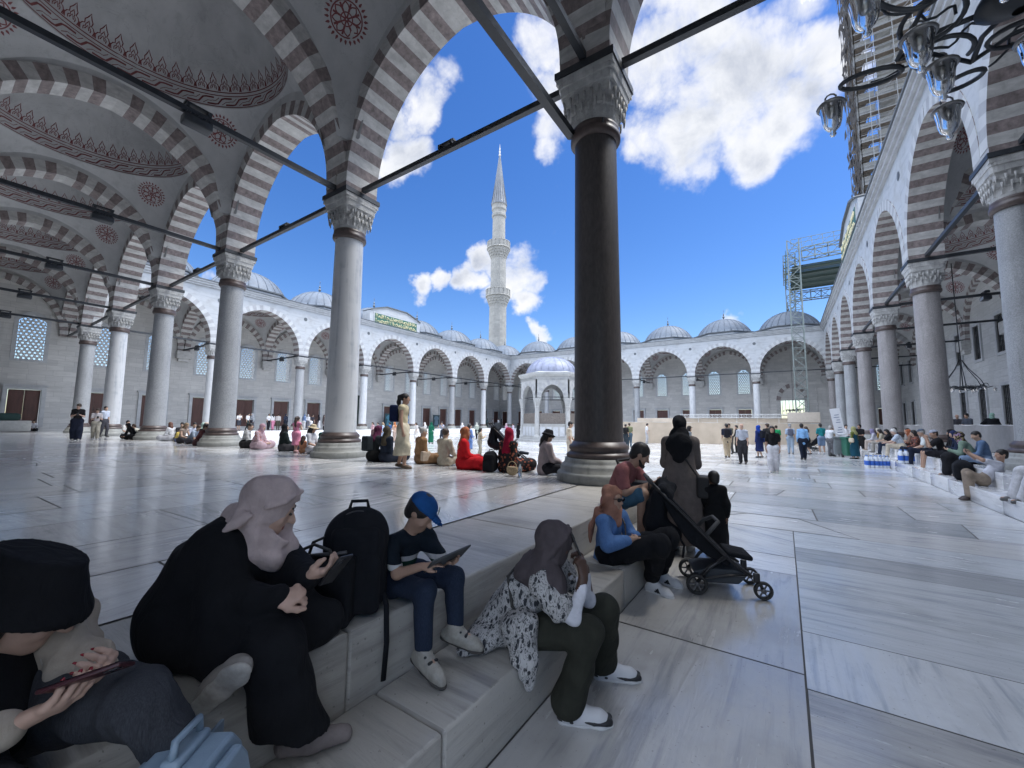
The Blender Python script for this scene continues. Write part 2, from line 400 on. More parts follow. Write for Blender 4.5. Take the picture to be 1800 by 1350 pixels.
v_grey = mat('voussoir_grey', (0.33, 0.335, 0.345), 0.65, var=0.15, scale=2.5)
lead = mat('lead_sheet', (0.115, 0.14, 0.175), 0.6, var=0.20, scale=1.6, bump=0.1, bscale=9, blotch=0.5, bsc=0.8)
lead_dark = mat('lead_edge', (0.10, 0.11, 0.12), 0.6)
iron = mat('dark_iron', (0.022, 0.026, 0.032), 0.5, var=0.3, scale=9, bump=0.08)
bronze = mat('bronze_ring', (0.075, 0.055, 0.05), 0.42, var=0.3, scale=9)
wood = mat('shutter_wood', (0.085, 0.038, 0.030), 0.6, var=0.3, scale=5, stretch=(1, 1, 0.2), bump=0.1)
lattice_m = mat('lattice_plaster', (0.56, 0.57, 0.57), 0.8, var=0.12, scale=4)
trim = mat('marble_trim', (0.42, 0.43, 0.44), 0.6, var=0.14, scale=2.2)
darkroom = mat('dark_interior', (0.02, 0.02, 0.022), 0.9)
sh_grey = mat('granite_grey', (0.30, 0.31, 0.32), 0.5, var=0.28, scale=38, bump=0.03, blotch=0.5, bsc=0.9)
sh_pink = mat('granite_pink', (0.285, 0.27, 0.268), 0.5, var=0.28, scale=34, bump=0.03, blotch=0.5, bsc=0.9)
sh_dark = mat('porphyry_dark', (0.058, 0.050, 0.049), 0.5, var=0.32, scale=26, stretch=(1, 1, 0.3), bump=0.03, blotch=0.4, bsc=1.0)
sh_white = veined('shaft_marble', (0.50, 0.51, 0.52), (0.27, 0.30, 0.34), (2.2, 0.25, 1), (0.3, 0.55), use_uv=False, tint=False, dirt=0.15)
sh_white.node_tree.nodes['Mapping'].inputs['Scale'].default_value = (2.2, 2.2, 0.18)
cap_m = mat('capital_marble', (0.42, 0.42, 0.41), 0.7, var=0.22, scale=7, bump=0.2, bscale=24, blotch=0.6, bsc=2.0)
base_m = mat('base_marble', (0.25, 0.255, 0.24), 0.6, var=0.22, scale=4, bump=0.15, bscale=20, blotch=0.6, bsc=1.6)

PZ = 0.68            # platform height over the court
ZB = 8.27            # top of the capitals
ZS, HS, HR = 8.45, 3.36, 3.68   # arch springing, half span, rise
CC = (HR*HR-HS*HS)/(2*HS); RI = HS+CC; TH = 0.47
ZC = 13.45           # cornice

def arch_pts(nseg):
    pi_ = [(-CC+RI*math.cos(p), ZS+RI*math.sin(p)) for p in [math.acos(CC/RI)*k/nseg for k in range(nseg+1)]]
    ro = RI+TH
    po = [(-CC+ro*math.cos(p), ZS+ro*math.sin(p)) for p in [math.acos(CC/ro)*k/nseg for k in range(nseg+1)]]
    return pi_, po
def ring_mesh(name, y0, y1, mats, mfun, nv=19, sub=2, zlow=ZB):
    """striped arch of single voussoirs; mfun(k, face) gives the material"""
    mb = MB(); pi_, po = arch_pts(nv*sub)
    for side in (1, -1):
        def quad(a, b, c, d, k, seed):
            jy = 0.006*math.sin(seed*12.9)
            v = [(side*a[0], y0+jy, a[1]), (side*b[0], y0+jy, b[1]), (side*c[0], y0+jy, c[1]), (side*d[0], y0+jy, d[1]),
                 (side*a[0], y1-jy, a[1]), (side*b[0], y1-jy, b[1]), (side*c[0], y1-jy, c[1]), (side*d[0], y1-jy, d[1])]
            F = [((0, 1, 2, 3), 'f'), ((7, 6, 5, 4), 'b'), ((0, 4, 5, 1), 'i'), ((3, 2, 6, 7), 'o')]
            if side < 0: F = [(f[::-1], n) for f, n in F]
            for f, n in F: mb.add([v[i] for i in f], [(0, 1, 2, 3)], mfun(k, n))
        for k in range(nv):
            for q in range(sub):
                i = k*sub+q
                quad(pi_[i], pi_[i+1], po[i+1], po[i], k, k+side*40)
        # upright courses from the capital to the springing
        a, b = pi_[0], po[0]
        quad((a[0], zlow), a, (3.85, a[1]), (3.85, zlow), -1, 3)
        # pier core beside the lowest voussoirs
    return mb.mesh(name, mats)
def stripes_front(k, n):
    if n == 'f': return 2 if k % 2 == 0 else 3
    return 1 if k % 2 else 0
def stripes(k, n): return 1 if k % 2 else 0
VM = [v_light, v_red, v_white, v_grey]
ME_FRONT = ring_mesh('arch', -0.52, 0.52, VM, stripes_front)
ME_TRANS = ring_mesh('transverse_arch', -0.43, 0.43, VM, stripes)
ME_WALLARCH = ring_mesh('wall_arch', -0.16, 0.16, VM, stripes)

def ext_z(x):
    x = abs(x); ro = RI+TH-0.04
    return ZS+math.sqrt(max(0, ro*ro-(x+CC)**2)) if x+CC < ro else None
def spandrel_mesh():
    mb = MB(); xs = [-3.85+7.7*i/44 for i in range(45)]
    for i in range(44):
        a, b = xs[i], xs[i+1]
        za = ext_z(a) or ZB; zb = ext_z(b) or ZB
        mb.add([(a, -0.50, za), (b, -0.50, zb), (b, -0.50, ZC), (a, -0.50, ZC)], [(0, 1, 2, 3)], 0)
        mb.add([(a, 0.50, za), (b, 0.50, zb), (b, 0.50, ZC), (a, 0.50, ZC)], [(3, 2, 1, 0)], 1)
    for sx in (1,):   # dark round stone over the column
        mb.lathe([(0.0, 0), (0.13, 0.0), (0.17, -0.02), (0.19, -0.03)], 14, (3.84, 0, 0), 2)
        n = 14*4
        for k in range(len(mb.v)-n, len(mb.v)):
            x, y, z = mb.v[k]; mb.v[k] = (x, -0.515+z*0.2, 12.1+y)
    return mb.mesh('spandrel', [marble, plaster, lead_dark])
ME_SPAN = spandrel_mesh()
def lunette_mesh(y):
    """plaster above a transverse arch, both sides"""
    mb = MB(); xs = [-3.85+7.7*i/36 for i in range(37)]
    for yy, fl in ((-y, 0), (y, 1)):
        for i in range(36):
            a, b = xs[i], xs[i+1]; za = ext_z(a) or ZB; zb = ext_z(b) or ZB
            f = (0, 1, 2, 3) if not fl else (3, 2, 1, 0)
            mb.add([(a, yy, za), (b, yy, zb), (b, yy, ZC), (a, yy, ZC)], [f], 0)
    return mb.mesh('arch_plaster', [plaster])
ME_LUN = lunette_mesh(0.40)

VR, VZ = 3.28, 9.68
VRS = VR*math.sqrt(2); RZ = VZ+VR          # ring height of the little domes
def vault_mesh():
    mb = MB(); NA = 96; vs = []; fs = []
    for i in range(7):
        for k in range(NA):
            a = 2*PI*k/NA; c, s_ = math.cos(a), math.sin(a)
            rb = 3.49/max(abs(c), abs(s_)); r = VR+(rb-VR)*i/6
            z = VZ+math.sqrt(max(0.0, VRS*VRS-r*r)); vs.append((r*c, r*s_, z))
    for i in range(6):
        for k in range(NA): fs.append((i*NA+k, (i+1)*NA+k, (i+1)*NA+(k+1) % NA, i*NA+(k+1) % NA))
    mb.add(vs, fs, 0, True)
    def D(a, h, off=0.0):
        th = h/3.1; r = (VR-off)*math.cos(th); return (r*math.cos(a), r*math.sin(a), RZ+3.0*math.sin(th)*(1-off/3))
    mb.lathe([((VR*math.cos(PI/2*i/14)), RZ+3.0*math.sin(PI/2*i/14)) for i in range(15)], NA, mi=0)
    def ribbon(pts, w, fn, mi=1, closed=False):
        P = [Vector((p[0], p[1], 0)) for p in pts]; L = []; N = len(P)
        for i, p in enumerate(P):
            t = (P[(i+1) % N]-P[i-1]) if closed else (P[min(i+1, N-1)]-P[max(i-1, 0)])
            t.normalize(); nn = Vector((-t.y, t.x, 0))*w/2; L.append((p+nn, p-nn))
        vs = [fn(q.x, q.y) for ab in L for q in ab]; m = len(L)
        mb.add(vs, [(2*i, 2*i+1, (2*i+3) % (2*m), (2*i+2) % (2*m)) for i in range(m if closed else m-1)], mi)
    per = 2*PI*VR
    fD = lambda u, h: D(u/VR, h, 0.012)
    for h, w in ((0.05, 0.03), (0.46, 0.03), (0.58, 0.035)):
        ribbon([(per*k/96, h) for k in range(96)], w, fD, 1, True)
    n = 34; L = per/n
    for k in range(n):
        o = k*L
        ribbon([(o-0.10*L, 0.37), (o+0.30*L, 0.37), (o+0.46*L, 0.34), (o+0.66*L, 0.15), (o+0.82*L, 0.13), (o+1.22*L, 0.13)], 0.058, fD)
        ribbon([(o+0.02*L, 0.24), (o+0.22*L, 0.24), (o+0.44*L, 0.12)], 0.02, fD)
        ribbon([(o+0.62*L, 0.38), (o+0.80*L, 0.26), (o+1.02*L, 0.26)], 0.02, fD)
    n = 54; L = per/n
    half = [(0.40, 0.0), (0.46, 0.13), (0.36, 0.22), (0.22, 0.25), (0.26, 0.36), (0.14, 0.44), (0.08, 0.50), (0.0, 0.60)]
    for k in range(n):
        o = (k+0.5)*L; outl = [(-x, y) for x, y in half]+[(x, y) for x, y in half[::-1][1:]]
        ribbon([(o+x*L, 0.62+y) for x, y in outl], 0.026, fD)
        ribbon([(o+x*0.55*L, 0.66+y*0.55) for x, y in outl], 0.022, fD)
        ribbon([(o-0.14*L, 0.70), (o, 0.84), (o+0.14*L, 0.70)], 0.03, fD)
        ribbon([(o-0.5*L, 0.62), (o-0.5*L, 0.78)], 0.03, fD)
    # round medallions in the pendentives
    for sx in (-1, 1):
        for sy in (-1, 1):
            q = 2.66; z = VZ+math.sqrt(VRS*VRS-2*q*q); c = Vector((sx*q, sy*q, z))
            nrm = (c-Vector((0, 0, VZ))).normalized(); t1 = Vector((-sy, sx, 0)).normalized(); t2 = nrm.cross(t1)
            def fM(u, v):
                p = c+t1*u+t2*v; d = (p-Vector((0, 0, VZ))).normalized(); p = Vector((0, 0, VZ))+d*(VRS-0.012); return tuple(p)
            for r, w in ((0.40, 0.035), (0.15, 0.03)):
                ribbon([(r*math.cos(2*PI*k/28), r*math.sin(2*PI*k/28)) for k in range(28)], w, fM, 1, True)
            for k in range(26):
                a = 2*PI*k/26; ca, sa = math.cos(a), math.sin(a); ta, tb = -sa, ca
                pts = [(0.44, 0.0), (0.48, 0.035), (0.53, 0.02), (0.57, 0), (0.53, -0.02), (0.48, -0.035)]
                mb.add([fM(r*ca+w*ta, r*sa+w*tb) for r, w in pts], [(0, 1, 2, 3, 4, 5)], 1)
            for k in range(8):
                a = 2*PI*k/8; ca, sa = math.cos(a), math.sin(a)
                for sg in (-1, 1):
                    ribbon([(r*ca-sg*w*sa, r*sa+sg*w*ca) for r, w in ((0.02, 0), (0.12, 0.05), (0.22, 0.09), (0.30, 0.07), (0.37, 0.0))], 0.032, fM)
                b = a+PI/8
                ribbon([(r*math.cos(b), r*math.sin(b)) for r in (0.17, 0.27, 0.36)], 0.05, fM)
    return mb.mesh('vault', [plaster, paint_red])
ME_VAULT = vault_mesh()
def dome_mesh():
    mb = MB(); A = 3.62/math.cos(PI/8)
    mb.lathe([(A, 13.40), (A, 14.12)], 8, mi=1, smooth=False, a0=PI/8)
    mb.lathe([(A, 14.10), (A+0.22, 14.14), (A+0.22, 14.27), (A-0.3, 14.34), (3.3, 14.40)], 8, mi=2, smooth=False, a0=PI/8)
    r0, h = 3.52, 2.38; Rr = (r0*r0+h*h)/(2*h); zc = 14.30+h-Rr
    prof = [(r0+0.06, 14.25), (r0+0.06, 14.32)]+[(Rr*math.sin(t), zc+Rr*math.cos(t)) for t in [math.acos((Rr-h)/Rr)*(1-i/12) for i in range(12)]]+[(0.02, 14.30+h)]
    mb.lathe(prof, 48, mi=0)
    for k in range(26):
        a = 2*PI*k/26
        mb.tube([((Rr+0.015)*math.sin(t)*math.cos(a), (Rr+0.015)*math.sin(t)*math.sin(a), zc+(Rr+0.015)*math.cos(t)) for t in [math.acos((Rr-h)/Rr)*(1-i/9*0.96) for i in range(10)]], 0.035, 5, 0)
    return mb.mesh('dome', [lead, trim, lead_dark])
ME_DOME = dome_mesh()
_f = MB(); _z = 16.6
_f.lathe([(0.20, _z), (0.12, _z+0.12), (0.05, _z+0.2), (0.12, _z+0.36), (0.17, _z+0.48), (0.12, _z+0.60), (0.04, _z+0.66), (0.08, _z+0.76), (0.11, _z+0.84), (0.08, _z+0.92), (0.03, _z+0.97), (0.02, _z+1.35), (0.055, _z+1.42), (0.02, _z+1.5), (0.0, _z+1.56)], 12)
ME_FINIAL = _f.mesh('finial', [mat('finial_metal', (0.13, 0.14, 0.15), 0.4, 0.6)])

# ---- capitals, shafts and bases (shared meshes)
def capital_mesh():
    mb = MB(); n = 64; vs = []; fs = []
    tiers = [(0.0, 0.415, 0.0, 0), (0.10, 0.43, 0.0, 0), (0.10, 0.455, 0.08, 1), (0.26, 0.468, 0.12, 1), (0.27, 0.482, 0.3, -1), (0.43, 0.492, 0.4, -1), (0.44, 0.503, 0.6, 1), (0.60, 0.51, 0.72, 1), (0.61, 0.518, 0.85, 0), (0.76, 0.525, 1.0, 0), (0.77, 0.545, 1.0, 0), (0.84, 0.55, 1.0, 0)]
    for z, r, sq, sc_ in tiers:
        for k in range(n):
            a = 2*PI*k/n; c, s_ = math.cos(a), math.sin(a)
            p = 2+sq*sq*9; rr = r/((abs(c)**p+abs(s_)**p)**(1/p))
            if sc_: rr *= 1-0.075*abs(math.sin(8*a+(PI/2 if sc_ < 0 else 0)))**0.7
            vs.append((rr*c, rr*s_, 7.18+z))
    m = len(tiers)
    for i in range(m-1):
        for k in range(n): fs.append((i*n+k, i*n+(k+1) % n, (i+1)*n+(k+1) % n, (i+1)*n+k))
    mb.add(vs, fs, 0)
    for k in range(24):      # little pendants of the stalactite carving
        a = 2*PI*(k+0.5)/24; c, s_ = math.cos(a), math.sin(a); p = 4.5
        for zz, rr0, ph in ((7.40, 0.475, 0), (7.58, 0.498, 0.13)):
            c, s_ = math.cos(a+ph), math.sin(a+ph); rr = rr0/((abs(c)**p+abs(s_)**p)**(1/p))
            mb.tube([(rr*c, rr*s_, zz-0.06), (rr*c*1.02, rr*s_*1.02, zz+0.12)], [0.012, 0.032], 5, 0)
    mb.box((0, 0, 8.08), (1.10, 1.10, 0.11), 0)
    mb.box((0, 0, 8.205), (1.15, 1.15, 0.13), 1)
    return mb.mesh('capital', [cap_m, iron])
ME_CAP = capital_mesh()
def lm(name, prof, mats, n=40, mi=0, smooth=True):
    mb = MB(); mb.lathe(prof, n, mi=mi, smooth=smooth); return mb.mesh(name, mats)
ME_COLLAR = lm('collar', [(0.37, 6.92), (0.43, 6.93), (0.465, 6.98), (0.465, 7.06), (0.435, 7.10), (0.445, 7.14), (0.44, 7.19), (0.40, 7.20)], [bronze])
ME_BASE = lm('base', [(0.72, 0.0), (0.735, 0.03), (0.735, 0.14), (0.71, 0.17), (0.675, 0.18), (0.67, 0.26), (0.65, 0.29), (0.62, 0.31), (0.60, 0.34), (0.59, 0.40), (0.50, 0.41)], [base_m])
ME_BASERING = lm('base_ring', [(0.555, 0.405), (0.572, 0.44), (0.558, 0.48), (0.515, 0.50), (0.50, 0.53), (0.525, 0.56), (0.515, 0.61), (0.475, 0.64), (0.455, 0.68), (0.41, 0.69)], [bronze])
SH = {}
def shaft_mesh(m):
    if m.name not in SH:
        SH[m.name] = lm('shaft', [(0.445, 0.62), (0.425, 0.75), (0.42, 1.5), (0.41, 3.0), (0.395, 5.0), (0.385, 6.26)], [m], 40)
    return SH[m.name]
def column(x, y, m, label, group):
    t = thing('column', label, 'column', (x, y, PZ-0.003), rng.uniform(0, 0.02), group)
    link('base', ME_BASE, t); link('base_ring', ME_BASERING, t); link('shaft', shaft_mesh(m), t)
    link('collar', ME_COLLAR, t, (0, 0, -PZ)); link('capital', ME_CAP, t, (0, 0, -PZ))
    return t

# ---- openings
def lattice_window():
    """pierced plaster grille in a pointed frame, in a hole 1.7 x 3.9 m"""
    w, h = 1.62, 3.86; mb = MB(); mb2 = MB()
    def top(x): return h-0.28-0.62*(abs(x)/(w/2))**1.9
    step = 0.27; rr = 0.076
    rows = int(h/(step*0.87))+2
    hexes = []
    for j in range(rows):
        for i in range(-4, 5):
            cx = (i+(0.5 if j % 2 else 0))*step; cz = 0.2+j*step*0.87
            hexes.append((cx, cz))
    # webs: ring of quads between hexagonal hole and its cell, both faces plus the hole's sides
    for cx, cz in hexes:
        if abs(cx) > w/2-0.10 or cz < 0.16 or cz > top(cx)-0.04: continue
        o = [(cx+step/math.sqrt(3)*math.sin(PI/3*k), cz+step/math.sqrt(3)*math.cos(PI/3*k)) for k in range(6)]
        i_ = [(cx+rr*math.sin(PI/3*k), cz+rr*math.cos(PI/3*k)) for k in range(6)]
        for k in range(6):
            k2 = (k+1) % 6
            mb.add([(o[k][0], -0.03, o[k][1]), (o[k2][0], -0.03, o[k2][1]), (i_[k2][0], -0.03, i_[k2][1]), (i_[k][0], -0.03, i_[k][1])], [(0, 1, 2, 3)], 0)
            mb.add([(i_[k][0], -0.03, i_[k][1]), (i_[k2][0], -0.03, i_[k2][1]), (i_[k2][0], 0.03, i_[k2][1]), (i_[k][0], 0.03, i_[k][1])], [(0, 1, 2, 3)], 0)
    # frame with pointed inner outline
    N = 16; inn = [(-w/2+0.1+(w-0.2)*k/N, 0) for k in range(N+1)]
    inner = [(-w/2+0.1, 0.12)]+[(x, top(x)) for x, _ in inn]+[(w/2-0.1, 0.12)]
    outer = [(-w/2-0.14, -0.05)]+[(-w/2-0.14+(w+0.28)*k/N, (h+0.10) if 0 else top(-w/2+w*k/N)+0.30) for k in range(N+1)]+[(w/2+0.14, -0.05)]
    n = len(inner)
    for k in range(n-1):
        a, b, c, d = inner[k], inner[k+1], outer[k+1], outer[k]
        mb2.add([(a[0], -0.06, a[1]), (b[0], -0.06, b[1]), (c[0], -0.06, c[1]), (d[0], -0.06, d[1])], [(0, 1, 2, 3)], 0)
        mb2.add([(a[0], -0.06, a[1]), (a[0], 0.05, a[1]), (b[0], 0.05, b[1]), (b[0], -0.06, b[1])], [(0, 1, 2, 3)], 0)
        mb2.add([(d[0], -0.06, d[1]), (d[0], 0.05, d[1]), (c[0], 0.05, c[1]), (c[0], -0.06, c[1])], [(3, 2, 1, 0)], 0)
        if d != c and k > 0 and k < n-2:   # solid spandrel between the pointed frame and the square hole
            mb2.add([(d[0], 0.06, d[1]), (c[0], 0.06, c[1]), (c[0], 0.06, h+0.05), (d[0], 0.06, h+0.05)], [(0, 1, 2, 3)], 1)
    a, b, c, d = inner[0], inner[-1], outer[-1], outer[0]
    mb2.add([(a[0], -0.06, a[1]), (b[0], -0.06, b[1]), (c[0], -0.06, c[1]), (d[0], -0.06, d[1])], [(3, 2, 1, 0)], 0)
    return mb.mesh('lattice', [lattice_m]), mb2.mesh('window_frame', [trim, stone])
ME_LATT, ME_WFRAME = lattice_window()
def shutter_mesh(w=1.62, h=2.85):
    mb = MB()
    for sx in (-1, 1):
        cx = sx*w/4; mb.box((cx, 0, h/2), (w/2-0.012, 0.07, h), 0)
        for z0, z1 in ((0.12, 0.95), (1.05, 1.8), (1.9, h-0.12)):
            mb.box((cx, -0.04, (z0+z1)/2), (w/2-0.2, 0.03, z1-z0), 0)
            mb.box((cx, -0.06, (z0+z1)/2), (w/2-0.36, 0.02, (z1-z0)*0.6), 0)
    mb.tube([(0.05, -0.07, 1.35), (0.05, -0.11, 1.40), (0.05, -0.11, 1.5), (0.05, -0.07, 1.55)], 0.015, 6, 1)
    return mb.mesh('shutter', [wood, iron])
ME_SHUT = shutter_mesh()
def doorframe_mesh(w=1.7, h=2.9):
    mb = MB(); t = 0.24
    mb.box((-w/2-t/2, -0.03, h/2), (t, 0.22, h), 0); mb.box((w/2+t/2, -0.03, h/2), (t, 0.22, h), 0)
    mb.box((0, -0.03, h+t/2), (w+2*t, 0.22, t), 0); mb.box((0, -0.09, h+t+0.05), (w+2*t+0.2, 0.30, 0.10), 0)
    return mb.mesh('door_frame', [trim])
ME_DFRAME = doorframe_mesh()
def grille_mesh(w, h):
    mb = MB(); nx = 5; nz = max(3, int(h/0.3))
    for i in range(nx): mb.bar((-w/2+w*(i+0.5)/nx, 0.06, 0), (-w/2+w*(i+0.5)/nx, 0.06, h), 0.035, mi=0)
    for j in range(nz): mb.bar((-w/2, 0.06, h*(j+0.5)/nz), (w/2, 0.06, h*(j+0.5)/nz), 0.03, mi=0)
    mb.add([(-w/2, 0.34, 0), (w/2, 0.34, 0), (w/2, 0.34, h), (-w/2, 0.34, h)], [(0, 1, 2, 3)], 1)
    t = 0.2
    for sx in (-1, 1): mb.box((sx*(w/2+t/2), -0.02, h/2), (t, 0.16, h+2*t), 2)
    mb.box((0, -0.02, -t/2), (w, 0.16, t), 2); mb.box((0, -0.02, h+t/2), (w, 0.16, t), 2)
    return mb.mesh('grille_window', [iron, darkroom, trim])
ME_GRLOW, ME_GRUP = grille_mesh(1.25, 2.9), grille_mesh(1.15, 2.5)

def wall_mesh(L0, L1, y, thick, z0, z1, holes, mats):
    """wall slab with real openings (x0, x1, za, zb)"""
    xs = sorted(set([L0, L1]+[h[0] for h in holes]+[h[1] for h in holes])); zs = sorted(set([z0, z1]+[h[2] for h in holes]+[h[3] for h in holes]))
    mb = MB()
    for i in range(len(xs)-1):
        for j in range(len(zs)-1):
            cx, cz = (xs[i]+xs[i+1])/2, (zs[j]+zs[j+1])/2
            if any(h[0] < cx < h[1] and h[2] < cz < h[3] for h in holes): continue
            a, b, c, d = xs[i], xs[i+1], zs[j], zs[j+1]
            mb.add([(a, y, c), (b, y, c), (b, y, d), (a, y, d)], [(0, 1, 2, 3)], 0)
            mb.add([(a, y+thick, c), (b, y+thick, c), (b, y+thick, d), (a, y+thick, d)], [(3, 2, 1, 0)], 0)
    for a, b, c, d in holes:
        y2 = y+thick
        mb.add([(a, y, c), (a, y2, c), (a, y2, d), (a, y, d)], [(0, 1, 2, 3)], 0); mb.add([(b, y, c), (b, y2, c), (b, y2, d), (b, y, d)], [(3, 2, 1, 0)], 0)
        mb.add([(a, y, c), (b, y, c), (b, y2, c), (a, y2, c)], [(3, 2, 1, 0)], 0); mb.add([(a, y, d), (b, y, d), (b, y2, d), (a, y2, d)], [(0, 1, 2, 3)], 0)
    mb.add([(L0, y, z0), (L0, y+thick, z0), (L0, y+thick, z1), (L0, y, z1)], [(0, 1, 2, 3)], 0); mb.add([(L1, y, z0), (L1, y+thick, z0), (L1, y+thick, z1), (L1, y, z1)], [(3, 2, 1, 0)], 0)
    mb.add([(L0, y, z1), (L1, y, z1), (L1, y+thick, z1), (L0, y+thick, z1)], [(0, 1, 2, 3)], 0)
    return mb.mesh('back_wall', mats)

def rod_mesh(name, a, b, w=0.125):
    mb = MB(); mb.bar(a, b, w); return mb.mesh(name, [iron])
ME_ROD_L = rod_mesh('tie_rod', (0.55, 0, 8.36), (S-0.55, 0, 8.36))
ME_ROD_T = rod_mesh('tie_rod', (0, 0.55, 8.36), (0, 7.25, 8.36))

def arcade(name, label, origin, ang, ncol, corners, facade='plain', gate=None, portal=None, gw=1.35):
    A = thing(name, label, 'arcade', (origin[0], origin[1], 0), ang, 'vaulted arcades round the courtyard')
    nb = ncol-1
    # back wall with openings
    yb = 7.2; L0 = -7.7 if corners else -7.0; L1 = nb*S+(7.7 if corners else 7.0)
    holes = []; ups = []; lows = []
    bays = range(-1 if corners else 0, nb+1 if corners else nb)
    for b in range(-1, nb+1):
        c = b*S+S/2
        for dx in (-1.95, 1.95):
            if gate is not None and b == gate: continue
            if portal is not None and b == portal and facade == 'plain': 
                ups.append(c+dx); continue
            ups.append(c+dx); lows.append(c+dx)
    if facade == 'plain':
        for x in ups: holes.append((x-0.85, x+0.85, 6.05, 9.95))
        for x in lows: holes.append((x-0.85, x+0.85, 0.98, 3.88))
        if portal is not None: c = portal*S+S/2; holes.append((c-1.4, c+1.4, PZ, 5.2))
        if gate is not None: c = gate*S+S/2; holes.append((c-gw, c+gw, 0.0, 5.1))
    else:
        for x in ups: holes.append((x-0.575, x+0.575, 6.6, 9.1))
        for x in lows: holes.append((x-0.625, x+0.625, 1.5, 4.4))
    o = link('back_wall', wall_mesh(L0, L1, yb, 1.0, -0.3, 13.4, holes, [stone_mosque if facade == 'mosque' else stone]), A)
    for x in ups:
        if facade == 'plain':
            f = link('window', ME_WFRAME, A, (x, yb+0.03, 6.07)); link('lattice', ME_LATT, f)
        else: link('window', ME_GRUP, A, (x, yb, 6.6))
    for x in lows:
        if facade == 'plain':
            f = link('door', ME_DFRAME, A, (x, yb, 0.98)); link('shutter', ME_SHUT, f, (0, 0.12, 0.0))
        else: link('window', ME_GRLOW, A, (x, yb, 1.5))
    if facade == 'plain':   # blank outer side so the shutters stand in a closed niche
        pass
    if gate is not None:
        c = gate*S+S/2; mb = MB(); n = 11
        for k in range(n):
            a0, a1 = PI*k/n, PI*(k+1)/n
            q = [(gw*math.cos(a0), 5.1+1.75*math.sin(a0)), (gw*math.cos(a1), 5.1+1.75*math.sin(a1)), ((gw+0.5)*math.cos(a1), 5.1+2.3*math.sin(a1)), ((gw+0.5)*math.cos(a0), 5.1+2.3*math.sin(a0))]
            mb.prism([(c+x, z) for x, z in q], yb-0.12, yb+0.05, 0 if k % 2 else 1)
        mb.box((c-gw-0.25, yb-0.05, 2.55), (0.5, 0.14, 5.1), 0); mb.box((c+gw+0.25, yb-0.05, 2.55), (0.5, 0.14, 5.1), 0)
        for sx in (-1, 1): mb.box((c+sx*2.75, yb-0.03, 3.6), (0.12, 0.08, 7.2), 0)
        mb.box((c, yb-0.03, 7.75), (5.6, 0.1, 0.22), 0)
        g = mb.build('gate_arch', [v_light, v_red], A)
        mb = MB()
        mb.prism([(c+gw*math.cos(PI*k/14), 5.1+1.75*math.sin(PI*k/14)) for k in range(15)], yb+0.01, yb+0.02, 0)
        for k in range(7): mb.bar((c-1.2+0.4*k, yb+0.3, 3.0), (c-1.2+0.4*k, yb+0.3, 5.1), 0.05, mi=1)
        mb.bar((c-gw, yb+0.3, 3.0), (c+gw, yb+0.3, 3.0), 0.1, mi=1)
        mb.build('gate_screen', [mat('gate_dark', (0.045, 0.042, 0.042), 0.7), iron], A)
    if portal is not None:
        c = portal*S+S/2
        if facade == 'plain':
            mb = MB(); mb.box((c, yb+0.35, 2.95), (2.8, 0.08, 4.5), 1)  # dark panel filling the tall doorway
            for sx in (-1, 1): mb.box((c+sx*1.6, yb-0.06, 3.1), (0.4, 0.2, 6.0), 0)
            mb.box((c, yb-0.06, 5.5), (2.8, 0.2, 0.6), 0)
            mb.build('portal_door', [trim, mat('portal_dark', (0.02, 0.035, 0.03), 0.7)], A)
        # raised inscription panel over the cornice
        mb = MB(); w = 4.0
        prof = [(-w, 13.3), (-w, 14.9), (-w+0.5, 15.15), (-1.6, 15.75), (1.6, 15.75), (w-0.5, 15.15), (w, 14.9), (w, 13.3)]
        mb.prism([(c+x, z) for x, z in prof], -0.80, 0.6, 0)
        pr2 = prof[1:-1]
        for (x0, z0), (x1, z1) in zip(pr2, pr2[1:]): mb.bar((c+x0, -0.15, z0+0.06), (c+x1, -0.15, z1+0.06), 1.6, 0.12, 1)
        mb.box((c, -0.83, 14.08), (7.0, 0.06, 1.46), 2); 
        p = mb.build('portal_pediment', [marble, lead_dark, trim], A)
        # gilt writing on green: flowing strokes in two lines
        mb = MB(); r2 = random.Random(41)
        mb.box((c, -0.875, 14.08), (6.7, 0.03, 1.22), 0)
        for row in range(2):
            x = c-3.2; z0 = 13.62+row*0.56
            while x < c+3.0:
                w_ = r2.uniform(0.22, 0.5); k = r2.random()
                if k < 0.35: pts = [(x, z0+0.06), (x, z0+0.46)]
                elif k < 0.6: pts = [(x+w_*q/6, z0+0.10+0.12*math.sin(q*1.1)) for q in range(7)]
                elif k < 0.8: pts = [(x+w_*0.5+0.5*w_*math.cos(q*0.7), z0+0.18+0.14*math.sin(q*0.7)) for q in range(8)]
                else: pts = [(x, z0+0.44), (x+0.04, z0+0.2), (x+w_*0.5, z0+0.05), (x+w_, z0+0.12), (x+w_*1.05, z0+0.3)]
                mb.tube([(a, -0.90, b) for a, b in pts], 0.032, 5, 1, flat=None)
                if r2.random() < 0.5: mb.ellip((x+w_*0.4, -0.90, z0+0.03), (0.04, 0.02, 0.03), 6, 1)
                x += w_*0.62
        mb.build('inscription', [mat('inscription_green', (0.035, 0.11, 0.075), 0.5), mat('gilt_letters', (0.62, 0.56, 0.34), 0.4, 0.3)], p)
    # bays
    mids = []
    for b in bays:
        c = b*S+S/2; mids.append(c)
        link('vault', ME_VAULT, A, (c, 3.85, 0))
        d = link('dome', ME_DOME, A, (c, 3.85, 0)); link('finial', ME_FINIAL, d)
        link('wall_arch', ME_WALLARCH, A, (c, 7.1, 0))
        if 0 <= b < nb:
            link('arch', ME_FRONT, A, (c, 0, 0)); link('spandrel', ME_SPAN, A, (c, 0, 0))
            link('tie_rod', ME_ROD_L, A, (b*S, 0, 0))
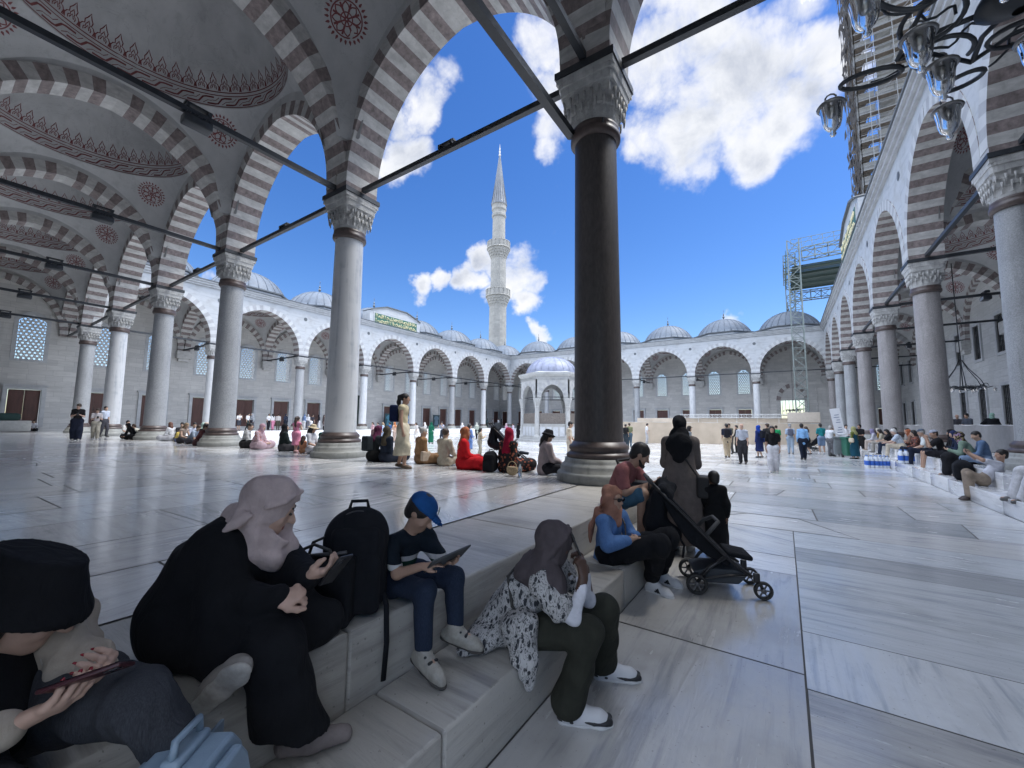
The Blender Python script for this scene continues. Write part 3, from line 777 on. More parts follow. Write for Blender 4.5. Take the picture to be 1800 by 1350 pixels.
    if not corners:
        for b in (-1, nb): link('wall_arch', ME_WALLARCH, A, (b*S+S/2, 7.1, 0))
    for i in range(ncol):
        if not corners and i in (0, ncol-1): continue
        link('transverse_arch', ME_TRANS, A, (i*S, 3.85, 0), PI/2); link('arch_plaster', ME_LUN, A, (i*S, 3.85, 0), PI/2)
        link('tie_rod', ME_ROD_T, A, (i*S, 0, 0))
        mb = MB(); mb.box((0, 6.95, 7.9), (1.16, 0.55, 0.75), 0, taper=1.0); mb.box((0, 7.03, 7.4), (0.8, 0.36, 0.28), 0)
        link('corbel', mb.mesh('corbel', [v_light]), A, (i*S, 0, 0))
    if corners:   # arches that close the corner bays along the colonnade line
        for b in (-1, nb):
            link('transverse_arch', ME_FRONT, A, (b*S+S/2, 0, 0)); link('arch_plaster', ME_LUN, A, (b*S+S/2, 0, 0))
            link('tie_rod', ME_ROD_L, A, (b*S, 0, 0))
    # cornice along the court, roof sheet behind it
    a, b = -0.65+0.0, nb*S+0.65
    mb = MB()
    for y0, y1, z0, z1, mi in ((-0.63, -0.45, 13.05, 13.22, 0), (-0.75, -0.45, 13.22, 13.40, 0), (-0.87, -0.45, 13.40, 13.52, 0), (-0.93, -0.35, 13.52, 13.60, 1)):
        e = -y0-0.0; mb.box(((a+b)/2, (y0+y1)/2, (z0+z1)/2), (nb*S-2*e+0.001, y1-y0, z1-z0), mi)
    mb.build('cornice', [trim, lead_dark], A)
    mb = MB(); NA = 48       # roof sheet, open under every dome
    for b in bays:
        c = b*S+S/2; vs = []
        for k in range(NA):
            q = 2*PI*k/NA; cq, sq = math.cos(q), math.sin(q); m_ = 3.85/max(abs(cq), abs(sq))
            vs += [(c+3.45*cq, 3.85+3.45*sq, 13.56), (c+m_*cq, 3.85+m_*sq*(1.13 if abs(sq) > abs(cq) else 1.0), 13.56)]
        mb.add(vs, [(2*k, 2*k+1, (2*k+3) % (2*NA), (2*k+2) % (2*NA)) for k in range(NA)], 0)
    mb.build('roof', [lead], A)
    return A

C = S
NE = arcade('arcade_range', 'shaded striped arcade on the left with painted vaults over the seated women', (C, 0), PI, 7, True, gate=0, gw=2.3)
SW = arcade('arcade_range', 'sunny arcade at the back right with a small arched gate behind the beige hoarding', (-5*C, 7*C), 0, 7, True, gate=5)
NW = arcade('arcade_range', 'pale arcade at the back left with a green inscription panel over its middle arch', (-5*C, 0), PI/2, 8, False, portal=3)
PO = arcade('arcade_range', 'tall arcade on the right with grey granite columns and dark iron window grilles', (C, 7*C), -PI/2, 8, False, facade='mosque', portal=3)

# columns
kinds = {'w': sh_white, 'g': sh_grey, 'p': sh_pink, 'd': sh_dark}
words = {'w': 'white veined marble', 'g': 'grey granite', 'p': 'pinkish granite', 'd': 'dark brown'}
ne_txt = ['', 'dark brown column closest to the viewer, beside the man in pink', 'grey veined column standing left of the girl in the cream dress', 'grey granite column with the pink floral seated woman at its foot',
          'grey granite column third nearest on the left with people leaning at its base', 'pale marble column behind the boy in the white shirt', 'grey corner column at the far left behind the person in dark overalls']
for i, k in enumerate('gdwggwg'):
    x = C-i*C
    column(x, 0, kinds[k], ne_txt[i] or 'grey corner column where the left arcade meets the tall right arcade', 'columns of the left arcade')
for i, k in enumerate('wwwwwww'):
    j = i+1
    t = ['slim white column of the back left arcade, nearest the shaded corner', 'second slim pale column of the back left arcade from its shaded end', 'pale column just left of the portal arch with the inscription', 'white column just right of the portal arch with the inscription',
         'pale column of the back left arcade, one bay right of the portal bay', 'pale column of the back left arcade next to the far courtyard corner', 'slim corner column where the two far arcades meet below the minaret'][i]
    column(-5*C, j*C, kinds['wgwwgwg'[i]], t, 'columns of the back arcades')
for i in range(5):
    t = ['pale column of the back right arcade seen right behind the fountain', 'slim column of the back right arcade hidden partly behind the fountain', 'slim column of the back right arcade right of the dark near column', 'white column of the back right arcade between two lattice windows', 'white column left of the arched gate and the lattice mast'][i]
    column(-4*C+i*C, 7*C, kinds['gwgww'[i]], t, 'columns of the back arcades')
for i, k in enumerate('pggpppg'):
    j = 7-i
    t = ['pinkish corner column farthest along the right arcade', 'grey column second farthest along the right arcade', 'bluish grey column third farthest along the right arcade', 'pinkish column in the middle of the right arcade behind the queue', 'pinkish column above the people seated by the water bottle packs', 'grey column above the seated man in the grey cap', 'speckled grey column at the right edge beside the woman in a sage headscarf'][i]
    column(C, j*C, kinds[k], t, 'columns of the right arcade')

# ---- floors: every slab has its own veins, a hair of tilt and a dark joint
def slabs(name, x0, x1, y0, y1, z, m, along='x', row=(0.8, 1.4), ln=(1.4, 3.2), seed=1, breaks=None, gap=0.008, skew=0.12, parent=None, cut=None, rows=None):
    rg = random.Random(seed); mb = MB(); uvs = []; tints = []
    a0, a1, b0, b1 = (x0, x1, y0, y1) if along == 'x' else (y0, y1, x0, x1)
    fixed = rows is not None; rows = list(rows) if fixed else [b0]; bl = sorted(breaks or [])
    while not fixed and rows[-1] < b1-1e-6:
        nxt = [b for b in bl if b > rows[-1]+1e-6]
        w = rg.uniform(*row); v = rows[-1]+w
        if nxt and v > nxt[0]-0.4 and bl: v = nxt[0]
        if b1-v < row[0]*0.6: v = b1
        rows.append(v)
    V = []; F = []
    for r0, r1 in zip(rows, rows[1:]):
        p = a0; sk0 = 0.0
        while p < a1-1e-6:
            q = p+rg.uniform(*ln)
            if a1-q < ln[0]*0.5: q = a1
            sk = 0 if q >= a1 else rg.choice((0, 0, 0, 0, rg.uniform(-skew, skew), rg.uniform(-4, 4)*skew))
            g = gap*rg.uniform(0.5, 1.5)
            cs = [(p+g, r0+g), (q-g, r0+g), (q-g+sk, r1-g), (p+g+sk0, r1-g)]
            c_ = ((p+q)/2, (r0+r1)/2)
            if cut is None or not cut(*(c_ if along == 'x' else c_[::-1])):
                if along == 'y': cs = [(b, a) for a, b in cs][::-1]
                tl = [rg.uniform(-0.0014, 0.0014) for _ in range(4)]
                o = len(V); V += [(x, y, z+t) for (x, y), t in zip(cs, tl)]; F.append((o, o+1, o+2, o+3))
                an = rg.choice((0, PI/2, 0, rg.uniform(-0.5, 0.5), rg.uniform(0, PI))) + (PI/2 if along == 'y' else 0); ou, ov = rg.uniform(0, 90), rg.uniform(0, 90); f = rg.uniform(0.8, 1.3)
                uvs += [(ou+f*(x*math.cos(an)+y*math.sin(an)), ov+f*(-x*math.sin(an)+y*math.cos(an))) for x, y in cs]
                k = rg.uniform(0.66, 1.06); kk = rg.uniform(-0.02, 0.03); tints += [(k+kk, k, k-kk, 1)]*4
            p = q; sk0 = sk
    me = bpy.data.meshes.new(name); me.from_pydata(V, [], F); me.materials.append(m)
    uv = me.uv_layers.new(name='UVMap'); uv.data.foreach_set('uv', [c for p in uvs for c in p])
    at = me.color_attributes.new('tint', 'FLOAT_COLOR', 'CORNER'); at.data.foreach_set('color', [c for p in tints for c in p])
    o = link(name, me, parent); o['kind'] = 'structure'
    return o
def sheet(name, x0, x1, y0, y1, z, m):
    mb = MB(); mb.add([(x0, y0, z), (x1, y0, z), (x1, y1, z), (x0, y1, z)], [(0, 1, 2, 3)]); o = mb.build(name, [m]); o['kind'] = 'structure'; return o
sheet('ground', -1500, 1500, -1500, 1500, -0.35, mat('ground_paving', (0.34, 0.33, 0.30), 0.95, var=0.3, scale=0.05))
GX0, GX1 = 1.47, 6.2            # floor of the gate passage
sheet('court_bed', -38.5, 6.4, 0.5, 54.4, -0.006, grout); sheet('court_bed', 0.9, 6.4, -7.3, 0.5, -0.006, grout)
BR = [-3.54, -2.66, -1.75, -0.6, 0.55, 1.6]
slabs('court_floor', GX0, 2.80, -7.25, 1.1, 0, floor_m, 'x', (1.1, 1.6), (1.33, 1.34), 3, gap=0.006, rows=[-7.25, -5.2, -3.37, -1.2, -0.47, 1.1])
slabs('court_floor', 2.80, GX1, -7.25, 1.1, 0, floor_m, 'x', (0.9, 1.3), (3.3, 3.45), 5, skew=0.2, gap=0.006, rows=[-7.25, -5.5, -3.54, -2.66, -0.58, 0.1, 1.1])
slabs('court_floor', -36.9, GX1, 1.1, 53.2, 0, floor_m, 'x', (0.75, 1.5), (1.3, 3.6), 11, skew=0.3, gap=0.014)
# platforms
sheet('platform_bed', -46.2, -0.06, -7.3, 0.9, PZ-0.006, grout)
slabs('platform_floor', -46.2, -1.9, -7.25, 0.45, PZ, plat_m, 'y', (0.8, 1.6), (0.9, 2.2), 21, gap=0.008)
slabs('platform_floor', -1.9, -0.06, -7.25, 0.45, PZ, plat_m, 'y', (0.9, 0.95), (1.2, 2.6), 23, gap=0.007)
sheet('platform_bed', -46.2, -38.3, 0.4, 61.1, PZ-0.006, grout); slabs('platform_floor', -46.2, -38.2, 0.45, 61.1, PZ, plat_m, 'x', (0.9, 1.5), (1.2, 2.6), 24)
sheet('platform_bed', -38.3, 0.6, 53.3, 61.1, PZ-0.006, grout); slabs('platform_floor', -38.2, 0.6, 53.5, 61.1, PZ, plat_m, 'x', (0.9, 1.5), (1.2, 2.6), 25)
sheet('platform_bed', 0.6, 6.7, 53.3, 61.1, -0.006, grout); slabs('court_floor', 0.6, 6.7, 53.2, 61.1, 0.0, floor_m, 'x', (0.9, 1.5), (1.2, 2.6), 26)
sheet('platform_bed', 7.0, 14.95, -7.3, 61.1, PZ-0.006, grout); slabs('platform_floor', 7.15, 14.95, -7.25, 61.1, PZ, plat_m, 'y', (0.9, 1.5), (1.2, 2.6), 27)

def step_run(name, p0, p1, width_dir, depth, z0, z1, seed, cuts=None, m=None):
    """a row of worn stone blocks from p0 to p1; width_dir points to the riser side"""
    rg = random.Random(seed); a, b = Vector((*p0, 0)), Vector((*p1, 0)); t = (b-a); L = t.length; t.normalize(); w = Vector((*width_dir, 0))
    pos = 0.0; mb = MB(); cuts = list(cuts or [])
    M = Matrix((t, w, Vector((0, 0, 1)))).transposed()
    while pos < L-1e-6:
        q = pos+rg.uniform(1.3, 2.5)
        if cuts and q > cuts[0]-0.5: q = cuts.pop(0)
        if L-q < 0.7: q = L
        jj = rg.uniform(-0.006, 0.006)
        c = a+t*((pos+q)/2)+w*(depth/2+jj); c.z = (z0+z1)/2+rg.uniform(-0.003, 0.002)
        mb.rbox(c, (q-pos-0.005, depth, z1-z0), 0.020, 0, M, 3); pos = q
    o = mb.build(name, [m or step_m]); o['kind'] = 'structure'
    # every block its own veins and tone
    me = o.data; rg2 = random.Random(seed+5)
    at = me.color_attributes.new('tint', 'FLOAT_COLOR', 'CORNER'); cols = []
    nper = len(me.loops); blocks = max(1, len(me.polygons))
    last = None; k = 1.0
    uv = me.uv_layers['UVMap'].data
    vper = len(me.vertices)
    seen = {}
    for p in me.polygons:
        cc = p.center; key = int(round(((Vector((cc.x, cc.y, 0))-a).dot(t))/1.3))
        for li in p.loop_indices:
            if key not in seen: seen[key] = rg2.uniform(0.85, 1.12)
            cols += [seen[key]*0+1.0]*3+[1.0]
    at.data.foreach_set('color', cols)
    return o
# steps beside the gate passage (the ones people sit on) and along the courts
step_run('upper_step', (-0.05, -7.25), (-0.05, 0.98), (1, 0), 1.05, 0.0, PZ, 31, [1.62])
step_run('lower_step', (1.002, -7.25), (1.002, 1.45), (1, 0), 0.47, -0.01, 0.34, 32, [1.77])
step_run('upper_step', (-0.06, 0.45), (-37.5, 0.45), (0, 1), 0.52, 0.0, PZ, 33)
step_run('lower_step', (1.0, 0.972), (-37.0, 0.972), (0, 1), 0.46, -0.01, 0.34, 34)
step_run('upper_step', (-38.2, 0.98), (-38.2, 53.5), (1, 0), 0.75, 0.0, PZ, 35, m=plat_m)
step_run('lower_step', (-37.448, 1.45), (-37.448, 53.0), (1, 0), 0.5, -0.01, 0.34, 36, m=plat_m)
step_run('upper_step', (-37.4, 53.5), (0.6, 53.5), (0, -1), 0.6, 0.0, PZ, 37, m=plat_m)
step_run('upper_step', (7.15, -7.25), (7.15, 53.5), (-1, 0), 0.5, 0.0, PZ, 38, m=plat_m)
step_run('lower_step', (6.648, -7.25), (6.648, 53.2), (-1, 0), 0.45, -0.01, 0.34, 39, m=plat_m)

# ================================================================== minaret, fountain, scaffolds and fittings
def facet(mb, prof, n, mi=0, a0=0.0): mb.lathe(prof, n, mi=mi, smooth=False, a0=a0)
t = thing('minaret', 'tall pale stone minaret with two balconies and a grey pointed cap', 'minaret', (-48.9, 64.3, 0))
mb = MB(); facet(mb, [(2.9, 0), (2.9, 9), (2.0, 12), (1.88, 27.2)], 18); mb.build('lower_shaft', [minaret_m], t)
mb = MB(); facet(mb, [(1.72, 30), (1.68, 39)], 18); mb.build('middle_shaft', [minaret_m], t)
mb = MB(); facet(mb, [(1.48, 40), (1.42, 47.6), (1.62, 47.9), (1.62, 48.4), (1.5, 48.6), (1.5, 49.2), (1.66, 49.5), (1.66, 50.5), (1.75, 50.7)], 18); mb.build('upper_shaft', [minaret_m], t)
mb_cap = mat('minaret_lead', (0.15, 0.165, 0.19), 0.5, var=0.2, scale=1.0)
mb = MB(); facet(mb, [(1.78, 50.6), (1.80, 50.8), (1.5, 52.5), (0.8, 57.5), (0.14, 62.6)], 18)
for k in range(18):
    a = 2*PI*k/18; mb.tube([(1.80*math.cos(a), 1.80*math.sin(a), 50.8), (0.8*math.cos(a), 0.8*math.sin(a), 57.5), (0.15*math.cos(a), 0.15*math.sin(a), 62.6)], 0.04, 4)
mb.build('cone_cap', [mb_cap], t)
mb = MB(); mb.lathe([(0.16, 62.5), (0.3, 62.9), (0.12, 63.3), (0.24, 63.7), (0.1, 64.1), (0.18, 64.4), (0.06, 64.8), (0.02, 65.6)], 10); mb.build('finial', [mat('gilt_finial', (0.42, 0.40, 0.36), 0.35, 0.5)], t)
for z0, r0, r1 in ((27.0, 1.88, 2.65), (38.0, 1.70, 2.52)):
    mb = MB(); N = 54
    for q in range(4):   # stalactite courses stepping outwards
        ra = r0+(r1-r0)*q/4; rb = r0+(r1-r0)*(q+1)/4; vs = []; za = z0+q*0.55
        for z, r, w in ((za, ra, 0.0), (za+0.18, (ra+rb)/2, 0.10), (za+0.52, rb, 0.13), (za+0.55, rb, 0.0)):
            for k in range(N): vs.append(((r-w*abs(math.sin(9*2*PI*k/N+q*PI/2)))*math.cos(2*PI*k/N), (r-w*abs(math.sin(9*2*PI*k/N+q*PI/2)))*math.sin(2*PI*k/N), z))
        mb.add(vs, [(i*N+k, i*N+(k+1) % N, (i+1)*N+(k+1) % N, (i+1)*N+k) for i in range(3) for k in range(N)], 0)
    mb.lathe([(r1, z0+2.2), (r1+0.12, z0+2.25), (r1+0.12, z0+2.45), (0.5, z0+2.46)], 36)
    for k in range(18):
        a = 2*PI*k/18; M = Matrix.Rotation(a, 3, 'Z')
        mb.box((r1*math.cos(a), r1*math.sin(a), z0+3.1), (0.16, 0.55, 1.3), 0, M)
        a += PI/18; mb.box((r1*0.985*math.cos(a), r1*0.985*math.sin(a), z0+3.05), (0.07, 0.5, 1.1), 0, Matrix.Rotation(a, 3, 'Z'))
    mb.lathe([(r1-0.1, z0+3.72), (r1+0.12, z0+3.72), (r1+0.12, z0+3.86), (r1-0.1, z0+3.86)], 18)
    mb.build('balcony', [minaret_m], t)

# ---- ablution fountain in the middle of the court
FC = (-15.4, 26.95)
t = thing('fountain', 'domed hexagonal marble fountain kiosk standing in the middle of the courtyard', 'fountain', (FC[0], FC[1], 0), PI/6)
f_m = veined('fountain_marble', (0.40, 0.405, 0.40), (0.26, 0.28, 0.30), (0.8, 1.2, 1), (0.5, 0.75), tint=False, dirt=0.45)
f_dk = mat('fountain_grille', (0.17, 0.15, 0.135), 0.6, var=0.35, scale=12, bump=0.2)
RF = 2.70
mb = MB(); mb.lathe([(3.35, 0), (3.35, 0.16), (3.05, 0.17), (3.05, 0.32), (1.0, 0.33)], 6, smooth=False); mb.build('plinth', [f_m], t)
for k in range(6):
    a = PI/3*k; x, y = RF*math.cos(a), RF*math.sin(a)
    mb = MB(); mb.lathe([(0.30, 0.32), (0.30, 0.5), (0.235, 0.56), (0.22, 0.7), (0.20, 3.0)], 16, (x, y, 0)); mb.lathe([(0.21, 3.0), (0.25, 3.02), (0.25, 3.1), (0.22, 3.12), (0.30, 3.45), (0.36, 3.7), (0.38, 3.72), (0.38, 3.85)], 8, (x, y, 0), smooth=False, a0=a)
    mb.build('column', [f_m], t)
for k in range(6):
    a0, a1 = PI/3*k, PI/3*(k+1); am = (a0+a1)/2; L = RF; ap = RF*math.cos(PI/6)
    M = Matrix.Rotation(am-PI/2, 3, 'Z')
    def P(x, y, z): v = M @ Vector((x, ap+y, z)); return (v.x, v.y, v.z)
    mb = MB(); hs, zs, hr = 0.98, 3.9, 1.18; c_ = (hr*hr-hs*hs)/(2*hs); ri = hs+c_
    def top(x): return zs+math.sqrt(max(0, ri*ri-(abs(x)+c_)**2)) if abs(x) < hs else zs-0.05
    xs = [-L/2+L*i/40 for i in range(41)]
    for x0, x1 in zip(xs, xs[1:]):
        z0_, z1_ = top(x0), top(x1)
        for yy, fl in ((0.18, 0), (-0.18, 1)):
            f = (0, 1, 2, 3) if fl else (3, 2, 1, 0); mb.add([P(x0, yy, z0_), P(x1, yy, z1_), P(x1, yy, 5.85), P(x0, yy, 5.85)], [f], 0)
        mb.add([P(x0, 0.18, z0_), P(x1, 0.18, z1_), P(x1, -0.18, z1_), P(x0, -0.18, z0_)], [(0, 1, 2, 3)], 0)
    n = 9     # radiating pale voussoirs
    for sd_ in (1, -1):
        for q in range(n):
            p0, p1 = math.acos(c_/ri)*q/n, math.acos(c_/ri)*(q+1)/n; ro = ri+0.42
            pts = [(-c_+ri*math.cos(p0), zs+ri*math.sin(p0)), (-c_+ri*math.cos(p1), zs+ri*math.sin(p1)), (-c_+ro*math.cos(p1), zs+ro*math.sin(p1)), (-c_+ro*math.cos(p0), zs+ro*math.sin(p0))]
            pts = [(sd_*max(0, x), z) for x, z in pts]; mb.add([P(x, 0.20+(0.012 if q % 2 else 0), z) for x, z in pts], [(0, 1, 2, 3) if sd_ < 0 else (3, 2, 1, 0)], 1 if q % 2 else 0)
    mb.build('arch_panel', [f_m, v_grey], t)
    mb = MB(); mb.box(P(0, 0, 0.9), (L-0.5, 0.22, 1.2), 0, M); mb.box(P(0, 0, 1.53), (L-0.4, 0.30, 0.08), 0, M)
    for q in range(4): mb.box(P(-0.85+0.57*q, 0.115, 0.9), (0.42, 0.02, 0.8), 1, M)
    mb.build('basin_wall', [f_m, veined('fountain_panel', (0.50, 0.52, 0.545), (0.33, 0.37, 0.43), (2, 2, 1), (0.4, 0.6), tint=False)], t)
    mb = MB(); mb.box(P(0, 0, 2.05), (L-0.48, 0.06, 0.94), 0, M)
    for q in range(13): mb.box(P(-1.02+0.17*q, 0.04, 2.05), (0.03, 0.03, 0.9), 0, M)
    mb.build('grille', [f_dk], t)
    mb = MB(); mb.bar(P(-L/2, 0, 3.95), P(L/2, 0, 3.95), 0.06); mb.build('tie_rod', [iron], t)
mb = MB(); mb.lathe([(RF+0.18, 5.55), (RF+0.22, 5.75), (RF+0.42, 5.95), (RF+0.46, 6.05), (RF+0.46, 6.16), (2.45, 6.30)], 6, smooth=False)
for k in range(6):
    a0, a1 = PI/3*k, PI/3*(k+1); p0, p1 = Vector((math.cos(a0), math.sin(a0), 0))*(RF+0.25), Vector((math.cos(a1), math.sin(a1), 0))*(RF+0.25)
    for q in range(16): 
        c = p0.lerp(p1, (q+0.5)/16); mb.box((c.x, c.y, 5.62), (0.07, 0.07, 0.22), 0)
mb.build('cornice', [f_m], t)
mb = MB(); mb.lathe([(2.42, 6.2), (2.40, 6.4), (2.28, 6.75), (2.02, 7.1), (1.6, 7.45), (1.0, 7.72), (0.4, 7.84), (0.02, 7.86)], 40)
for k in range(22):
    a = 2*PI*k/22; mb.tube([(r*math.cos(a), r*math.sin(a), z+0.012) for r, z in [(2.40, 6.4), (2.28, 6.75), (2.02, 7.1), (1.6, 7.45), (1.0, 7.72), (0.4, 7.84)]], 0.022, 4)
mb.build('dome', [mat('fountain_lead', (0.20, 0.22, 0.30), 0.5, var=0.25, scale=2.5)], t)

# ---- scaffolding round the far right minaret
galv = mat('galvanised_pole', (0.19, 0.195, 0.20), 0.45, 0.4, var=0.2, scale=6)
plank = mat('scaffold_plank', (0.13, 0.11, 0.095), 0.85, var=0.35, scale=4)
net = mat('torn_netting', (0.04, 0.034, 0.032), 0.95, var=0.5, scale=5, bump=0.6, bscale=14)
t = thing('scaffolding', 'tall pole scaffolding with dark torn netting round the right minaret', 'scaffolding', (13.2, 62.5, 0))
poles = MB(); boards = MB(); rr = random.Random(9)
for lv in range(7, 38):
    z = lv*2.0
    for y in (0, 1.2): poles.bar((0, y, z), (10, y, z), 0.06); poles.bar((0, y, z+1.0), (10, y, z+1.0), 0.045)
    for x in (0, 1.2): poles.bar((x, 0, z), (x, 10, z), 0.06)
    boards.box((5, 0.6, z+0.06), (9.8, 0.8, 0.05)); boards.box((0.6, 5, z+0.07), (0.8, 9.8, 0.05))
    for q in range(5):
        x = q*2.0
        if rr.random() < 0.5: poles.bar((x, -0.05, z), (x+2, -0.05, z+2), 0.045)
        if rr.random() < 0.8: boards.box((x+1, 1.35, z+1.0), (1.9, 0.05, rr.uniform(0.8, 1.9)), 1)
for q in range(6):
    for y in (0, 1.2): poles.bar((q*2.0, y, 12), (q*2.0, y, 77), 0.07)
    poles.bar((0, q*2.0, 12), (0, q*2.0, 77), 0.07); poles.bar((1.2, q*2.0, 12), (1.2, q*2.0, 77), 0.07)
poles.build('pole_frame', [galv], t); boards.build('board', [plank, mat('sheet_grey', (0.33, 0.33, 0.33), 0.8, var=0.2)], t)
mb = MB()
for i in range(110):
    z = 13+i*0.58; 
    for q in range(3):
        y = rr.uniform(0, 8); h = rr.uniform(0.5, 1.5); w = rr.uniform(0.5, 1.6); d = rr.uniform(-0.45, -0.05)
        mb.add([(d, y, z), (d+rr.uniform(-0.2, 0.2), y+w, z+rr.uniform(-0.2, 0.2)), (d+rr.uniform(-0.25, 0.1), y+w, z+h), (d-0.1, y, z+h)], [(0, 1, 2, 3)])
mb.build('netting', [net], t)['kind'] = 'stuff'
mb = MB(); facet(mb, [(2.6, 0), (2.3, 14), (2.1, 80)], 16); t2 = mb.build('minaret_shaft', [minaret_m]); t2.location = (18.4, 67.6, 0)
tag(t2, 'stone minaret shaft wrapped in scaffolding beyond the right arcade', 'minaret', kind='thing')

# ---- lattice mast and hoist deck over the right arcade
sg = mat('grey_green_steel', (0.17, 0.20, 0.19), 0.5, 0.2, var=0.15, scale=4)
def lattice(mb, a, b, w, step, mi=0, r=0.07):
    a, b = Vector(a), Vector(b); t_ = (b-a).normalized(); L = (b-a).length
    up = Vector((0, 1, 0)) if abs(t_.z) > 0.7 else Vector((0, 0, 1)); u = t_.cross(up).normalized(); v = t_.cross(u)
    cs = [(u*sx+v*sy)*w/2 for sx, sy in ((1, 1), (1, -1), (-1, -1), (-1, 1))]
    for c in cs: mb.bar(a+c, b+c, r, mi=mi)
    n = max(1, int(L/step))
    for i in range(n):
        p, q = a+t_*(L*i/n), a+t_*(L*(i+1)/n)
        for k in range(4):
            c0, c1 = cs[k], cs[(k+1) % 4]; mb.bar(p+c0, p+c1, r*0.6, mi=mi); mb.bar(p+(c0 if i % 2 else c1), q+(c1 if i % 2 else c0), r*0.6, mi=mi)
t = thing('lattice_mast', 'tall grey steel lattice mast carrying a hoist deck above the gate', 'scaffold tower', (4.55, 50, 0))
mb = MB(); lattice(mb, (0, 0, 0), (0, 0, 23.4), 1.15, 1.15, r=0.11); mb.build('front_mast', [sg], t)
mb = MB(); lattice(mb, (-0.3, 9.0, 13.6), (-0.3, 9.0, 22.5), 1.0, 1.0, r=0.10); mb.build('rear_mast', [sg], t)
mb = MB(); lattice(mb, (0.8, 0, 21.6), (8.2, 0, 21.8), 1.2, 1.2, r=0.10); lattice(mb, (-0.3, 9.0, 19.0), (7.5, 9.0, 19.0), 1.1, 1.1, r=0.09); lattice(mb, (-0.4, 0.5, 21.4), (-0.4, 9, 21.4), 1.2, 1.2, r=0.09)
mb.build('truss_beam', [sg], t)
mb = MB()
for k in range(38): mb.box((3.9, -0.3+k*0.26, 20.2+0.04*(k % 2)), (8.2, 0.2, 0.05), 0)
for k in range(5): mb.bar((-0.3, 0.2+2.2*k, 20.05), (8.0, 0.2+2.2*k, 20.05), 0.16, 0.22, 0)
mb.box((3.9, 9.5, 21.3), (8.2, 0.06, 2.0), 0); mb.box((-0.75, 4.6, 21.3), (0.05, 9, 2.3), 1)
mb.build('deck', [mat('deck_green', (0.055, 0.085, 0.075), 0.6, var=0.2), mat('deck_net', (0.07, 0.12, 0.10), 0.9, var=0.4, scale=9)], t)
mb = MB()
for k in range(9): mb.bar((-0.2+k, -0.5, 22.4), (-0.2+k, -0.5, 23.4), 0.05)
mb.bar((-0.2, -0.5, 23.4), (8.2, -0.5, 23.4), 0.05); mb.bar((-0.2, -0.5, 22.9), (8.2, -0.5, 22.9), 0.04)
for k in range(8): mb.bar((-0.2+k, -0.5, 22.4), (0.8+k, -0.5, 23.4), 0.035)
mb.build('guard_rail', [sg], t)

# ---- hoardings
beige = mat('hoarding_canvas', (0.50, 0.42, 0.33), 0.9, var=0.14, scale=0.8, bump=0.25, bscale=3)
wht = mat('white_paint_steel', (0.62, 0.62, 0.60), 0.5)
def hoarding(name, label, p0, p1, z0, h, seed, m, group):
    a, b = Vector((*p0, 0)), Vector((*p1, 0)); t_ = (b-a).normalized(); nn = Vector((t_.y, -t_.x, 0)); L = (b-a).length; rg = random.Random(seed)
    t = thing(name, label, 'hoarding', (a.x, a.y, z0), 0, group)
    mb = MB(); N = int(L/0.22); vs = []
    for i in range(N+1):
        s_ = L*i/N; w = 0.05*math.sin(s_*2.1+seed)+0.03*math.sin(s_*5.3)
        for z, k in ((0.02, 1.4), (0.5*h, 1.0), (h*0.93, 0.6), (h+0.02*math.sin(s_*3), 0.2)):
            p = t_*s_+nn*(w*k+0.06); vs.append((p.x, p.y, z))
    mb.add(vs, [(i*4+k, i*4+4+k, i*4+5+k, i*4+1+k) for i in range(N) for k in range(3)], 0, True)
    mb.build('canvas', [m], t)
    mb = MB()
    for i in range(int(L/2.4)+1):
        p = t_*min(L, i*2.4)-nn*0.06; mb.bar((p.x, p.y, 0), (p.x, p.y, h+0.04), 0.07); mb.bar((p.x, p.y, h*0.8), (p.x-nn.x*0.7, p.y-nn.y*0.7, 0), 0.05)
    mb.bar((0, 0, h), tuple(t_*L+Vector((0, 0, h))), 0.05); mb.build('fence_frame', [wht], t)
    return t
hoarding('hoarding', 'long beige canvas hoarding standing on the court floor at the back right', (-9.2, 27.2), (5.2, 35.6), 0.004, 1.80, 3, beige, 'beige canvas hoardings')
hoarding('hoarding', 'upper beige hoarding on the edge of the far right arcade', (-15.0, 52.6), (6.2, 52.6), 0.003, 2.45, 8, beige, 'beige canvas hoardings')
hoarding('hoarding', 'grey board hoarding behind the grey columns of the right arcade', (9.6, 40.0), (9.6, 9.5), PZ+0.003, 1.05, 5, mat('grey_board', (0.24, 0.235, 0.23), 0.85, var=0.12), None)
t = thing('barrier_box', 'beige boarded box at the foot of the lattice mast', 'box', (4.6, 50, 0))
mb = MB(); mb.rbox((0, 0, 1.9), (3.0, 1.8, 2.4), 0.04); mb.rbox((0, 0, 0.35), (3.3, 2.0, 0.7), 0.03); mb.build('casing', [mat('box_board', (0.42, 0.37, 0.31), 0.85, var=0.1)], t)
mb = MB()
for k in range(2): mb.box((0, 0.92*(-1 if k else 1), 1.9), (3.06, 0.04, 0.12))
mb.build('batten', [plank], t)
t = thing('railing', 'white zigzag railing above the far hoarding', 'railing', (-9.0, 52.2, 0))
mb = MB(); lattice(mb, (0, 0, 2.75), (13.5, 0, 2.75), 0.42, 0.55, r=0.05); mb.build('railing_truss', [wht], t)
mb = MB()
for k in range(7): mb.bar((k*2.25, 0, 0.0), (k*2.25, 0, 2.6), 0.05)
mb.build('post', [wht], t)

